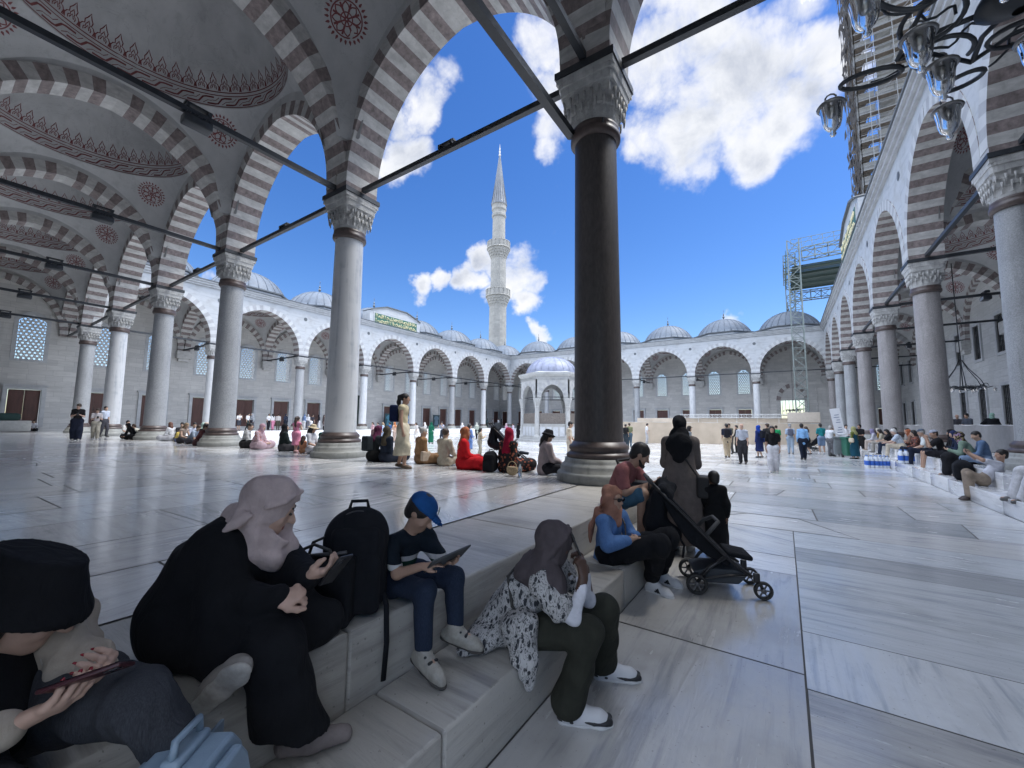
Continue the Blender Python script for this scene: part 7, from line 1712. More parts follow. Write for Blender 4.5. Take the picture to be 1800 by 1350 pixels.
t.path([P((0.70, -6.02, 1.235)), P((0.72, -6.04, 1.17)), P((0.78, -6.06, 1.12))], [0.075, 0.075, 0.062], 0.04); t.path([P((0.75, -6.055, 1.19)), P((0.845, -6.02, 1.115)), P((0.885, -5.955, 1.085)), P((0.845, -5.885, 1.11)), P((0.77, -5.865, 1.16))], [0.055, 0.052, 0.046, 0.046, 0.05], 0.035)
t.path([P((0.77, -6.045, 1.235)), P((0.86, -6.005, 1.18)), P((0.885, -5.935, 1.165)), P((0.81, -5.87, 1.21))], [0.045, 0.042, 0.040, 0.044], 0.03); t.cap(P((0.69, -6.02, 1.20)), P((0.71, -5.90, 1.17)), 0.068, 0.066, 0.05)
t.path([P((0.72, -6.06, 1.20)), P((0.80, -6.06, 1.12)), P((0.88, -5.99, 1.075))], [0.03, 0.026, 0.022], 0.012)
scarf_creases(t, T); t.ell(T(0, 0.122, -0.024), (0.062, 0.080, 0.092), M, 0.010, 'sub')
part('headscarf', t, 0.0065, cloth((0.46, 0.37, 0.355)), r, folds(11, 0.009, 34, 0.9), 1)
eyes(r, J, 0.99)
phone('black phone tilted up in the hands of the woman in the pale pink headscarf', (1.185, -5.848, 1.065), (0.52, 0.22, 0.72), (-0.75, -0.1, 0.60))

# ---- boy in the blue cap with a tablet
W = dict(pel=(0.80, -5.17, 0.755), chest=(0.845, -5.18, 0.935), neck=(0.875, -5.185, 1.025), head=(0.962, -5.165, 1.148), shR=(0.885, -5.305, 0.995), shL=(0.895, -5.06, 0.985), elR=(0.97, -5.335, 0.855), wrR=(1.125, -5.30, 0.915), elL=(1.03, -5.045, 0.855), wrL=(1.155, -5.12, 0.91),
         hipR=(0.83, -5.235, 0.755), kneeR=(1.125, -5.275, 0.775), ankR=(1.115, -5.265, 0.485), toeR=(1.22, -5.275, 0.43), hipL=(0.83, -5.11, 0.755), kneeL=(1.135, -5.05, 0.785), ankL=(1.125, -5.035, 0.515), toeL=(1.23, -4.99, 0.455), d_R=(0.85, 0.45, 0.25), n_R=(0.2, 0.3, -0.9), c_R=(0.25, 0.35, 0.5, 0.6), d_L=(0.9, -0.25, 0.1), n_L=(0.0, -0.5, 0.85), c_L=0.6)
r, L, J = front('boy in a bright blue cap and navy striped shirt holding a tablet on the step', (0.82, -5.17, 0.683), -85, 1.28, W, (0.76, 0.22, -0.62), (0.45, 0.12, 0.85), 0.0095, skin='tan', headscale=1.17, top=(0.010, 0.016, 0.024), pat='banded', sleeve='short', toplen=0.01, bottom=(0.014, 0.022, 0.042), bpat='denim', bloose=0.98, head='cap', hat=(0.012, 0.075, 0.24), hair='black', build=0.92)
P = L.p; hd = J['head']; M = J['hM']; s = 1.28/1.7*1.17; T = lambda x, y, z: hd+M @ (np.array((x, y, z))*s)
mb = MB(); q = T(-0.035, 0.082, 0.083); mb.rbox(tuple(q), (0.045, 0.005, 0.034), 0.002, 0, Matrix([list(x) for x in frame(M[:, 1]*0.86+M[:, 2]*0.5-M[:, 0]*0.35, M[:, 2])])); mb.build('cap_patch', [mat('patch_grey', (0.36, 0.36, 0.33), 0.8, var=0.5, scale=60)], r)
for n in 'LR':
    a, tt = J['ank'+n], J['toe'+n]; f = unit(tt-a); upv = unit(np.array((0, 0.25, 1.0)))
    s_ = Sdf(); s_.cap(a+np.array((0, 0, 0.035)), a-np.array((0, 0, 0.01)), 0.027, 0.029, 0.01); part('sock', s_, 0.006, cloth((0.52, 0.50, 0.50)), r)
    s_ = Sdf(); so = Sdf(); shoe(s_, so, a-np.array((0, 0, 0.015)), tt, 0.86, up=upv); part('shoe', s_, 0.006, mat('shoe_silver', (0.33, 0.31, 0.27), 0.45, var=0.25, scale=25), r); part('shoe_sole', so, 0.006, mat('sole_dark', (0.06, 0.055, 0.05), 0.8), r)
    s_ = Sdf(); fx = unit(f-upv*np.dot(f, upv)); rt = np.cross(fx, upv); c0 = a-upv*0.045+fx*0.05
    for q in range(2): s_.cap(c0+fx*(0.0+0.035*q)+upv*0.034-upv*0.010*q-rt*0.026, c0+fx*(0.0+0.035*q)+upv*0.034-upv*0.010*q+rt*0.026, 0.009, 0.009, 0.004)
    s_.cap(c0-fx*0.02+rt*0.034, c0+fx*0.06+rt*0.034-upv*0.01, 0.008, 0.006, 0.004); s_.cap(c0-fx*0.02-rt*0.034, c0+fx*0.06-rt*0.034-upv*0.01, 0.008, 0.006, 0.004); part('shoe_strap', s_, 0.005, mat('strap_black', (0.02, 0.02, 0.022), 0.6), r)
q = thing('tablet', 'thin tablet computer held in the hands of the boy in the blue cap', 'tablet', (1.215, -5.205, 0.945)); a = Vector((0.30, 0.92, 0.18)).normalized(); n_ = Vector((-0.62, 0.02, 0.78)); n_ = (n_-a*n_.dot(a)).normalized(); M_ = Matrix((a, n_.cross(a)*-1, n_)).transposed()
mb = MB(); mb.rbox((0, 0, 0), (0.235, 0.165, 0.010), 0.004, 0, M_, 2); mb.build('tablet_case', [mat('tablet_case', (0.05, 0.055, 0.06), 0.5)], q); mb = MB(); mb.box(tuple(n_*0.0062), (0.215, 0.148, 0.001), 0, M_); mb.build('screen', [mat('tablet_screen', (0.20, 0.22, 0.24), 0.08, spec=0.8)], q)

# ---- woman in the floral tunic on the lower step
W = dict(pel=(1.345, -4.68, 0.475), chest=(1.445, -4.68, 0.70), neck=(1.50, -4.665, 0.815), head=(1.565, -4.64, 0.955), shR=(1.575, -4.80, 0.785), shL=(1.505, -4.47, 0.775), elR=(1.735, -4.735, 0.600), wrR=(1.762, -4.66, 0.800), elL=(1.70, -4.45, 0.585), wrL=(1.705, -4.51, 0.80),
         hipR=(1.385, -4.74, 0.44), kneeR=(1.795, -4.66, 0.520), ankR=(1.685, -4.66, 0.105), toeR=(1.80, -4.60, 0.045), hipL=(1.38, -4.58, 0.44), kneeL=(1.765, -4.33, 0.515), ankL=(1.70, -4.17, 0.105), toeL=(1.82, -4.11, 0.045), d_R=(-0.25, 0.15, 0.95), n_R=(-0.75, 0.4, 0.1), c_R=(1.0, 1.05, 1.1, 1.15), d_L=(-0.35, -0.15, 0.92), n_L=(-0.5, -0.6, 0.1), c_L=1.0)
r, L, J = front('woman in a dark headscarf and white floral tunic sitting on the lower step', (1.40, -4.66, 0.343), -52, 1.62, W, (0.72, 0.66, -0.12), (0.1, 0.05, 0.99), 0.010, skin='dark', head='none', bottom=(0.028, 0.029, 0.022), bloose=1.0)
P = L.p
b = Sdf()      # wide trouser legs
for n, f in (('R', 1), ('L', 1)):
    k = J['knee'+n]; a = J['ank'+n]; b.path([J['hip'+n], k, a*0.55+k*0.45, a+np.array((0, -0.02, 0.01))], [0.112, 0.080, 0.080, 0.100], 0.04)
b.cut(P((1.7, -4.6, 0.055)), (0, 0, -1)); part('wide_trousers', b, 0.010, cloth((0.030, 0.031, 0.023)), r, folds(8, 0.010, 20, 0.3))
b = Sdf()
b.path([P((1.30, -4.70, 0.50)), P((1.40, -4.69, 0.66)), P((1.475, -4.675, 0.765))], [0.155, 0.135, 0.085], 0.05); b.cap(P((1.56, -4.79, 0.765)), P((1.50, -4.48, 0.755)), 0.062, 0.060, 0.05)
b.cap(P((1.565, -4.795, 0.765)), P((1.675, -4.76, 0.645)), 0.070, 0.068, 0.04); b.cap(P((1.505, -4.47, 0.755)), P((1.61, -4.46, 0.66)), 0.066, 0.062, 0.04)
b.path([P((1.29, -4.72, 0.47)), P((1.20, -4.90, 0.40)), P((1.17, -5.02, 0.368))], [0.15, 0.085, 0.040], 0.05, flat=(0, 0, 1), ff=0.75); b.cap(P((1.24, -4.62, 0.43)), P((1.14, -4.86, 0.372)), 0.11, 0.045, 0.05)
b.path([P((1.47, -4.83, 0.55)), P((1.505, -4.86, 0.38)), P((1.525, -4.865, 0.235))], [0.085, 0.060, 0.016], 0.04); b.path([P((1.42, -4.85, 0.52)), P((1.45, -4.88, 0.40))], [0.09, 0.05], 0.04)
part('tunic', b, 0.0095, cloth((0.42, 0.41, 0.40), 'floral'), r, folds(14, 0.015, 26, 0.8))
b = Sdf(); b.path([P((1.60, -4.79, 0.72)), P((1.73, -4.74, 0.605)), P((1.757, -4.675, 0.755))], [0.050, 0.043, 0.034], 0.025); b.path([P((1.56, -4.46, 0.71)), P((1.70, -4.45, 0.59)), P((1.705, -4.505, 0.755))], [0.048, 0.042, 0.034], 0.025); part('white_sleeve', b, 0.009, cloth((0.56, 0.56, 0.60)), r, folds(3, 0.005, 40, 0.8))
hd = J['head']; M = J['hM']; T = lambda x, y, z: hd+M @ np.array((x, y, z))
t = Sdf(); t.ell(T(0, -0.022, 0.034), (0.092, 0.116, 0.103), M, 0.03); t.ell(T(0, -0.02, -0.06), (0.080, 0.092, 0.09), M, 0.04); t.path([T(0, -0.03, -0.10), P((1.475, -4.685, 0.82))], [0.075, 0.095], 0.05); t.cap(P((1.44, -4.78, 0.785)), P((1.44, -4.58, 0.785)), 0.055, 0.055, 0.06)
t.path([P((1.46, -4.77, 0.80)), P((1.56, -4.775, 0.765)), P((1.665, -4.765, 0.695))], [0.060, 0.058, 0.024], 0.07); t.path([P((1.53, -4.72, 0.83)), P((1.62, -4.74, 0.77)), P((1.68, -4.755, 0.70))], [0.062, 0.055, 0.026], 0.05)
scarf_creases(t, T); t.ell(T(0, 0.115, -0.018), (0.050, 0.060, 0.078), M, 0.012, 'sub'); part('headscarf', t, 0.0065, cloth((0.075, 0.062, 0.066)), r, folds(21, 0.013, 28, 0.9))
b = Sdf(); b.path([P((1.36, -4.58, 0.86)), P((1.335, -4.80, 0.76)), P((1.40, -4.85, 0.62)), P((1.50, -4.84, 0.55))], 0.0095, 0.004, flat=(0, 0, 1), ff=0.8); part('bag_strap', b, 0.006, mat('strap_leather', (0.02, 0.018, 0.016), 0.5), r)
for n in 'LR':
    a, tt = J['ank'+n], J['toe'+n]; s_ = Sdf(); so = Sdf(); shoe(s_, so, a-np.array((0, 0, 0.015)), tt, 1.0); part('shoe', s_, 0.006, mat('shoe_white', (0.55, 0.55, 0.56), 0.5, var=0.06), r); part('shoe_sole', so, 0.006, mat('sole_white', (0.50, 0.50, 0.50), 0.6), r)
    f = unit(np.array((tt[0]-a[0], tt[1]-a[1], 0))); rt = np.array((f[1], -f[0], 0)); z = a[2]-0.075; s_ = Sdf(); bq = np.array((a[0], a[1], z))
    s_.path([bq+f*0.205-rt*0.02, bq+f*0.19+rt*0.035*0+rt*0.0, bq+f*0.205+rt*0.02], [0.022, 0.026, 0.022], 0.01); s_.path([bq-f*0.05, bq+f*0.0+rt*0.036], [0.034, 0.016], 0.01); s_.path([bq-f*0.05, bq+f*0.0-rt*0.036], [0.034, 0.016], 0.01)
    for sd_ in (-1, 1): s_.path([bq+f*0.03+rt*0.037*sd_+np.array((0, 0, 0.015)), bq+f*0.12+rt*0.042*sd_, bq+f*0.19+rt*0.036*sd_], [0.013, 0.011, 0.013], 0.006)
    s_.cut(bq-np.array((0, 0, 0.012)), (0, 0, -1)); part('shoe_overlay', s_, 0.006, mat('shoe_black', (0.014, 0.014, 0.016), 0.5), r)
eyes(r, J, 0.95)
phone('dark phone held to the mouth of the woman in the floral tunic', (1.685, -4.60, 0.955), (-0.35, -0.15, 0.9), (-0.75, -0.62, -0.1), 0.070, 0.140)

# ---- woman in denim shirt, sunglasses and peach headscarf
W = dict(pel=(1.24, -2.90, 0.425), chest=(1.275, -2.94, 0.66), neck=(1.285, -2.955, 0.785), head=(1.325, -2.965, 0.945), shR=(1.27, -3.11, 0.745), shL=(1.33, -2.76, 0.735), elR=(1.335, -3.17, 0.56), wrR=(1.50, -3.02, 0.585), elL=(1.42, -2.72, 0.56), wrL=(1.52, -2.90, 0.60),
         hipR=(1.28, -2.98, 0.42), kneeR=(1.735, -2.90, 0.56), ankR=(1.58, -2.57, 0.105), toeR=(1.69, -2.60, 0.045), hipL=(1.29, -2.82, 0.42), kneeL=(1.76, -2.62, 0.56), ankL=(1.60, -2.28, 0.105), toeL=(1.71, -2.30, 0.045), d_R=(0.3, 0.9, 0.1), n_R=(0.6, -0.2, -0.6), d_L=(0.2, -0.9, 0.0), n_L=(-0.8, 0, 0.3), c_L=0.7, c_R=0.7)
r, L, J = front('woman in a peach headscarf, sunglasses and blue denim shirt with legs outstretched', (1.26, -2.92, 0.343), -80, 1.64, W, (0.93, -0.28, -0.06), (0.05, 0, 1), 0.011, skin='tan', top=(0.075, 0.155, 0.33), pat='denim', sleeve='long', loose=1.12, toplen=0.06, head='none', build=1.1)
P = L.p; hd = J['head']; M = J['hM']; T = lambda x, y, z: hd+M @ (np.array((x, y, z))*0.96)
t = Sdf(); t.ell(T(0, -0.022, 0.034), (0.088, 0.11, 0.10), M, 0.03); t.ell(T(0, -0.01, -0.06), (0.080, 0.088, 0.09), M, 0.04); t.cap(T(0, 0, -0.10), P((1.29, -2.955, 0.79)), 0.075, 0.095, 0.05); t.cap(P((1.26, -3.06, 0.775)), P((1.31, -2.84, 0.77)), 0.062, 0.062, 0.05); t.cap(P((1.33, -2.96, 0.80)), P((1.37, -2.97, 0.73)), 0.08, 0.05, 0.05)
t.path([P((1.18, -3.02, 0.80)), P((1.13, -3.04, 0.66)), P((1.12, -3.05, 0.52))], [0.055, 0.045, 0.03], 0.04, flat=(0, 1, 0), ff=0.5); scarf_creases(t, T); t.ell(T(0, 0.112, -0.016), (0.050, 0.062, 0.078), M, 0.012, 'sub'); part('headscarf', t, 0.009, cloth((0.33, 0.165, 0.115)), r, folds(31, 0.011, 30, 0.8))
g = Sdf()
for x in (-1, 1): g.ell(T(x*0.032, 0.102, 0.008), (0.027, 0.012, 0.021), M, 0.004); g.path([T(x*0.056, 0.094, 0.014), T(x*0.075, 0.03, 0.014)], 0.004, 0.002)
g.cap(T(-0.01, 0.110, 0.014), T(0.01, 0.110, 0.014), 0.004); part('sunglasses', g, 0.0045, mat('dark_lens', (0.006, 0.006, 0.007), 0.12), r)
b = Sdf()
for n in 'RL':
    k = J['knee'+n]; a = J['ank'+n]; b.path([J['hip'+n], k, a*0.5+k*0.5, a+np.array((0, 0, 0.045))], [0.13, 0.095, 0.085, 0.075], 0.05)
part('black_trousers', b, 0.011, cloth(BLACK), r, folds(18, 0.012, 22, 0.5))
for n in 'LR':
    a, tt = J['ank'+n], J['toe'+n]; s_ = Sdf(); so = Sdf(); shoe(s_, so, a-np.array((0, 0, 0.015)), tt, 1.0); part('shoe', s_, 0.007, mat('shoe_white', (0.55, 0.55, 0.56), 0.5), r); part('shoe_sole', so, 0.007, mat('sole_white', (0.50, 0.50, 0.50), 0.6), r)
    f = unit(np.array((tt[0]-a[0], tt[1]-a[1], 0))); rt = np.array((f[1], -f[0], 0)); s_ = Sdf(); bq = np.array((a[0], a[1], a[2]-0.068))
    for q in range(3):
        for sd_ in (1,): s_.cap(bq+f*(0.03+0.028*q)+rt*0.040*sd_+np.array((0, 0, 0.022)), bq+f*(0.055+0.028*q)+rt*0.043*sd_-np.array((0, 0, 0.012)), 0.0065)
    part('shoe_stripe', s_, 0.005, mat('stripe_black', (0.015, 0.015, 0.018), 0.5), r)
b = Sdf(); b.path([P((1.33, -2.79, 0.79)), P((1.42, -2.90, 0.70)), P((1.47, -3.02, 0.58))], 0.009, 0.004); part('bag_strap', b, 0.007, mat('strap_leather', (0.02, 0.018, 0.016), 0.5), r)

# ---- bearded man in the dusty pink shirt
W = dict(pel=(0.985, -1.98, 0.785), chest=(1.13, -2.02, 1.05), neck=(1.21, -2.03, 1.19), head=(1.325, -2.02, 1.315), shR=(1.165, -2.22, 1.13), shL=(1.20, -1.82, 1.13), elR=(1.22, -2.27, 0.90), wrR=(1.45, -2.12, 0.985), elL=(1.34, -1.80, 0.91), wrL=(1.46, -1.99, 0.975),
         hipR=(1.02, -2.06, 0.77), kneeR=(1.395, -2.19, 0.885), ankR=(1.335, -2.10, 0.425), toeR=(1.45, -2.12, 0.365), hipL=(1.02, -1.87, 0.77), kneeL=(1.42, -1.80, 0.885), ankL=(1.36, -1.78, 0.425), toeL=(1.47, -1.78, 0.365), d_R=(0.75, 0.35, 0.3), n_R=(-0.2, 0.5, 0.8), d_L=(0.7, -0.5, 0.3), n_L=(-0.3, -0.3, 0.8))
r, L, J = front('bearded man in a dusty pink shirt and denim shorts bent over his phone', (1.02, -1.98, 0.683), -85, 1.86, W, (0.80, 0.30, -0.52), (0.52, 0.1, 0.85), 0.012, skin='tan', top=(0.29, 0.115, 0.115), sleeve='short', toplen=0.05, head='short', hair='black', bottom=(0.045, 0.105, 0.165), bkind='shorts', bpat='denim', build=1.12, shoes=(0.05, 0.045, 0.05))
hd = J['head']; M = J['hM']; s = 1.86/1.7; T = lambda x, y, z: hd+M @ (np.array((x, y, z))*s)
t = Sdf(); t.path([T(-0.06, 0.02, -0.05), T(-0.045, 0.06, -0.09), T(0, 0.085, -0.098), T(0.045, 0.06, -0.09), T(0.06, 0.02, -0.05)], [0.012, 0.02, 0.024, 0.02, 0.012], 0.01); t.cap(T(-0.02, 0.098, -0.048), T(0.02, 0.098, -0.048), 0.006); part('beard', t, 0.007, hair_mat('black'), r)
eyes(r, J, s)
b = Sdf(); P = L.p; b.path([P((1.19, -1.92, 1.25)), P((1.06, -2.07, 1.23)), P((1.19, -2.20, 1.05)), P((1.30, -2.16, 0.92))], 0.018, 0.006); b.box(P((1.31, -1.98, 0.93)), (0.09, 0.07, 0.05), 0.02); part('camera_bag', b, 0.009, mat('bag_black', (0.016, 0.016, 0.018), 0.7), r)
b = Sdf(); q = J['wrR']; b.path([q+np.array((0.034*math.cos(a), 0, 0.034*math.sin(a))) for a in [2*PI*k/10 for k in range(11)]], 0.010, 0.004); part('wrist_watch', b, 0.006, mat('watch_dark', (0.03, 0.03, 0.035), 0.3), r)
phone('dark phone held by the bearded man in the dusty pink shirt', (1.565, -2.04, 1.045), (0.78, 0.2, 0.55), (-0.55, 0.0, 0.8), 0.075, 0.155)

# ---- woman in a long grey robe standing with her back to the viewer, and a child
r = person('woman in a long taupe robe and black headscarf standing with her back turned', 1.56, -0.98, 0.003, 8, 1.80, 'stand', None, 0.013, top=(0.135, 0.115, 0.108), sleeve='long', loose=1.12, toplen=0.12, bottom=(0.135, 0.115, 0.108), bkind='skirt', hem=0.07, hemr=0.185, head='hijab', scarf=(0.010, 0.010, 0.012), drape=1.25, build=1.05, shoes=(0.50, 0.50, 0.50), arms=(((0.10, 0.22, -1), (-0.5, 0.9, -0.1)), ((0.10, 0.22, -1), (-0.5, 0.9, -0.1))), skin='olive', seed=77, stride=0.05, lean=0.03, turn=0.0, nod=0.1)
b = Sdf(); b.path([(0, -0.05, 1.52), (0, -0.12, 1.40), (0.0, -0.15, 1.26)], [0.13, 0.155, 0.10], 0.05, flat=(0, 1, 0), ff=0.42); part('scarf_tail', b, 0.012, cloth((0.010, 0.010, 0.012)), r, folds(6, 0.008, 30, 0.9))
b = Sdf(); b.path([(-0.10, -0.10, 1.52), (0.05, -0.165, 1.25), (0.22, -0.12, 0.98)], 0.016, 0.006, flat=(0, 1, 0), ff=0.6); b.box((0.27, -0.03, 0.86), (0.045, 0.10, 0.11), 0.03); part('shoulder_bag', b, 0.012, mat('bag_black', (0.016, 0.016, 0.018), 0.7), r)
person('small child in black standing beside the woman in the taupe robe', 1.97, -1.02, 0.003, 20, 1.06, 'stand', None, 0.013, top=BLACK, sleeve='long', loose=1.25, toplen=0.1, bottom=BLACK, bkind='skirt', hem=0.12, head='short', hair='black', headscale=1.3, shoes=(0.3, 0.3, 0.3), skin='brown')

# ---- girl in the black bucket hat at the lower left corner
root = (0.85, -6.66, 0.683); r = thing('person', 'young woman in a black bucket hat and cream jacket holding a phone, lower left corner', 'person', root, 0); L = Local(root, 0); P = L.p
hd = P((0.965, -6.655, 1.150)); M = frame((0.30, 0.80, -0.52), (0.2, 0.45, 0.87)); hc = P((0.935, -6.68, 1.165)); T = lambda x, y, z: hd+M @ np.array((x, y, z))
sk = Sdf(); head_skin(sk, hd, M, 0.98, True, False); sk.cap(P((0.86, -6.74, 0.98)), T(0, -0.01, -0.05), 0.05, 0.05, 0.03); sk.cap(P((0.72, -6.66, 0.80)), P((0.84, -6.72, 0.98)), 0.11, 0.11, 0.05)
hn = Sdf(); tips = hand(hn, P((1.160, -6.695, 0.928)), L.d((0.38, 0.80, 0.30)), L.d((-0.55, 0.02, 0.75)), -1, 0.98, (0.42, 0.48, 0.5, 0.55), 0.16, 0.55); hn.cap(P((1.10, -6.77, 0.90)), P((1.163, -6.69, 0.93)), 0.027, 0.024, 0.02)
hf = Sdf(); tips2 = hand(hf, P((1.055, -6.515, 0.945)), L.d((0.62, -0.05, 0.30)), L.d((0.45, -0.5, 0.6)), 1, 0.98, (0.7, 0.8, 0.85, 0.9), 0.06, 0.5)
part('body', [(sk, 0.0075), (hn, 0.004), (hf, 0.004)], 0.004, skin(SKIN['fair']), r)
nl = Sdf()
for p, d in tips+tips2: nl.cap(p-d*0.004, p+d*0.010, 0.0066, 0.0045, 0.002, flat=(0, 0, 1), ff=0.6)
part('nail', nl, 0.0025, mat('nail_red', (0.22, 0.012, 0.022), 0.25), r, smooth=0)
t = Sdf(); hM2 = frame((0.30, 0.86, -0.42), (0.18, 0.38, 0.90)); H2 = lambda x, y, z: hc+hM2 @ np.array((x, y, z))
t.path([H2(0, -0.01, 0.125), H2(0, -0.01, 0.09), H2(0, -0.005, 0.03)], [0.085, 0.110, 0.122], 0.03); t.cut(H2(0, 0, 0.138), hM2[:, 2]); t.cap(H2(0, 0.0, 0.045), H2(0, 0.015, -0.01), 0.13, 0.160, 0.03, flat=hM2[:, 2], ff=0.6); t.ell(H2(0, 0.0, -0.085), (0.155, 0.165, 0.10), hM2, 0.01, 'sub'); t.cut(H2(0, 0, -0.008), -hM2[:, 2]); part('bucket_hat', t, 0.0075, cloth((0.008, 0.008, 0.010)), r, folds(4, 0.003, 14, 0.5))
t = Sdf(); t.path([T(-0.07, -0.03, -0.02), T(-0.08, -0.02, -0.14)], [0.03, 0.025], 0.02); t.path([T(0.07, -0.03, -0.02), T(0.08, -0.02, -0.14)], [0.03, 0.025], 0.02); t.ell(T(0, -0.04, 0.02), (0.08, 0.08, 0.08), M, 0.02); part('hair', t, 0.009, hair_mat('black'), r)
b = Sdf(); b.path([P((0.74, -6.66, 0.80)), P((0.84, -6.70, 0.97)), P((0.90, -6.715, 1.03))], [0.145, 0.135, 0.075], 0.05); b.cap(P((0.93, -6.74, 0.98)), P((0.98, -6.70, 0.86)), 0.08, 0.09, 0.05); part('black_shirt', b, 0.010, cloth(BLACK), r, folds(6, 0.005, 25, 0.6))
b = Sdf(); b.path([P((0.90, -6.84, 1.02)), P((0.99, -6.87, 0.87)), P((1.10, -6.775, 0.90)), P((1.158, -6.705, 0.927))], [0.075, 0.066, 0.054, 0.044], 0.03); part('sleeve', b, 0.007, cloth((0.40, 0.345, 0.285)), r, folds(15, 0.004, 50, 0.6))
b = Sdf(); b.path([P((0.84, -6.57, 1.04)), P((0.875, -6.565, 0.995)), P((0.91, -6.56, 0.965)), P((0.945, -6.55, 0.95)), P((0.98, -6.54, 0.945)), P((1.02, -6.528, 0.945)), P((1.045, -6.52, 0.945))], [0.085, 0.064, 0.082, 0.060, 0.074, 0.048, 0.052], 0.018); b.path([P((0.87, -6.60, 1.10)), P((0.93, -6.585, 1.03)), P((1.00, -6.58, 0.97))], [0.045, 0.05, 0.03], 0.03); b.cap(P((0.70, -6.62, 0.90)), P((0.83, -6.58, 1.05)), 0.12, 0.08, 0.05); b.cap(P((0.70, -6.78, 0.90)), P((0.86, -6.84, 1.03)), 0.10, 0.08, 0.05)
part('cream_jacket', b, 0.009, cloth((0.40, 0.345, 0.285)), r, folds(13, 0.009, 40, 0.8))
b = Sdf(); b.path([P((0.90, -6.63, 1.06)), P((0.96, -6.62, 1.02)), P((1.00, -6.60, 0.93))], 0.010, 0.01); part('drawstring', b, 0.006, cloth((0.45, 0.42, 0.38)), r)
b = Sdf(); b.path([P((0.74, -6.68, 0.79)), P((1.00, -6.55, 0.87)), P((1.225, -6.46, 0.89))], [0.125, 0.105, 0.082], 0.05); b.path([P((1.225, -6.46, 0.89)), P((1.31, -6.36, 0.70)), P((1.33, -6.33, 0.47))], [0.082, 0.070, 0.062], 0.03); b.path([P((0.78, -6.80, 0.79)), P((1.06, -6.78, 0.80)), P((1.25, -6.70, 0.76))], [0.12, 0.10, 0.075], 0.05); b.path([P((1.25, -6.70, 0.76)), P((1.24, -6.60, 0.45))], [0.075, 0.06], 0.03); part('jeans', b, 0.010, cloth((0.030, 0.032, 0.038), 'denim'), r, folds(9, 0.013, 28, 0.4))
b = Sdf()
for a in (((1.33, -6.33, 0.395), (1.46, -6.30, 0.38)), ((1.24, -6.60, 0.395), (1.38, -6.60, 0.38))): b.cap(P(a[0]), P(a[1]), 0.045, 0.04, 0.02)
part('shoes', b, 0.009, mat('shoe_black', (0.014, 0.014, 0.016), 0.5), r)
phone('dark phone lying across the palm of the young woman in the bucket hat', (1.225, -6.575, 1.012), (0.55, 0.80, 0.22), (-0.48, 0.12, 0.86), 0.078, 0.165, 0.010, (0.05, 0.012, 0.016))

# ---- things resting on the steps
nyl = cloth((0.009, 0.010, 0.013))
def backpack(label, loc, rz, sx=0.32, sz=0.58, sy=0.22, strap=True):
    t = thing('backpack', label, 'backpack', loc, rz)
    b = Sdf(); b.box((0, 0, sz*0.42), (sx/2-0.09, sy/2-0.07, sz*0.42-0.09), 0.09, None, 0.02); b.ell((0, 0.0, sz*0.78), (sx*0.44, sy*0.42, sz*0.22), None, 0.08); part('main_body', b, 0.011, nyl, t, folds(3, 0.006, 24, 0.5))
    b = Sdf(); b.box((0, -sy*0.48, sz*0.30), (sx*0.30, 0.02, sz*0.20), 0.035, None, 0.03); b.box((0, -sy*0.42, sz*0.70), (sx*0.27, 0.015, sz*0.07), 0.035, None, 0.03); part('front_pocket', b, 0.011, nyl, t, folds(5, 0.004, 30, 0.5))
    mb = MB(); mb.tube([(sx*0.43*math.sin(a), -sy*0.30+0.02, sz*0.60+sz*0.37*math.cos(a)) for a in [(-1.4+2.8*k/16) for k in range(17)]], 0.006, 5); mb.tube([(-sx*0.27, -sy*0.62, sz*0.49), (sx*0.27, -sy*0.62, sz*0.49)], 0.005, 5); mb.build('zip', [mat('zip_dark', (0.03, 0.03, 0.034), 0.5)], t)
    mb = MB(); mb.tube([(-0.05, 0.02, sz*0.97), (-0.04, 0.02, sz*1.05), (0.04, 0.02, sz*1.05), (0.05, 0.02, sz*0.97)], 0.010, 6); mb.build('grab_handle', [nyl], t)
    mb = MB(); mb.tube([(0.045, -sy*0.52, sz*0.66), (0.048, -sy*0.54, sz*0.60), (0.040, -sy*0.54, sz*0.57)], 0.006, 5); mb.build('zip_pull', [mat('pull_grey', (0.35, 0.35, 0.35), 0.4)], t)
    if strap:
        mb = MB(); mb.tube([(sx*0.42, -0.05, sz*0.25), (sx*0.52, -0.12, 0.05), (sx*0.55, -0.15, -0.12), (sx*0.52, -0.155, -0.30)], 0.014, 6, flat=0.35); mb.build('strap', [nyl], t)
    return t
backpack('large black backpack standing on the platform beside the boy in the blue cap', (0.80, -5.47, 0.683), R(48), 0.32, 0.53)
t = thing('tote_bag', 'open black tote bag standing between the woman in black and the backpack', 'bag', (0.80, -5.68, 0.683), R(35))
b = Sdf(); b.box((0, 0, 0.16), (0.15, 0.06, 0.135), 0.02, None, 0.02); b.ell((0.0, 0.0, 0.34), (0.13, 0.045, 0.10), None, 0.02, 'sub'); part('bag_body', b, 0.010, nyl, t, folds(8, 0.006, 20, 0.5))
mb = MB()
for y in (-0.05, 0.05): mb.tube([(-0.09, y, 0.29), (-0.07, y*1.3, 0.37), (0.0, y*1.5, 0.40), (0.07, y*1.3, 0.37), (0.09, y, 0.29)], 0.008, 6)
mb.build('bag_handle', [mat('strap_leather', (0.02, 0.018, 0.016), 0.5)], t); mb = MB(); mb.tube([(-0.11, 0.03, 0.31), (0.12, 0.02, 0.335)], 0.010, 6); mb.build('rolled_edge', [mat('rim_grey', (0.09, 0.09, 0.095), 0.5)], t)
t = thing('hard_case', 'blue grey hard plastic case standing on the lower step, bottom left corner', 'case', (1.395, -6.405, 0.345), R(-52))
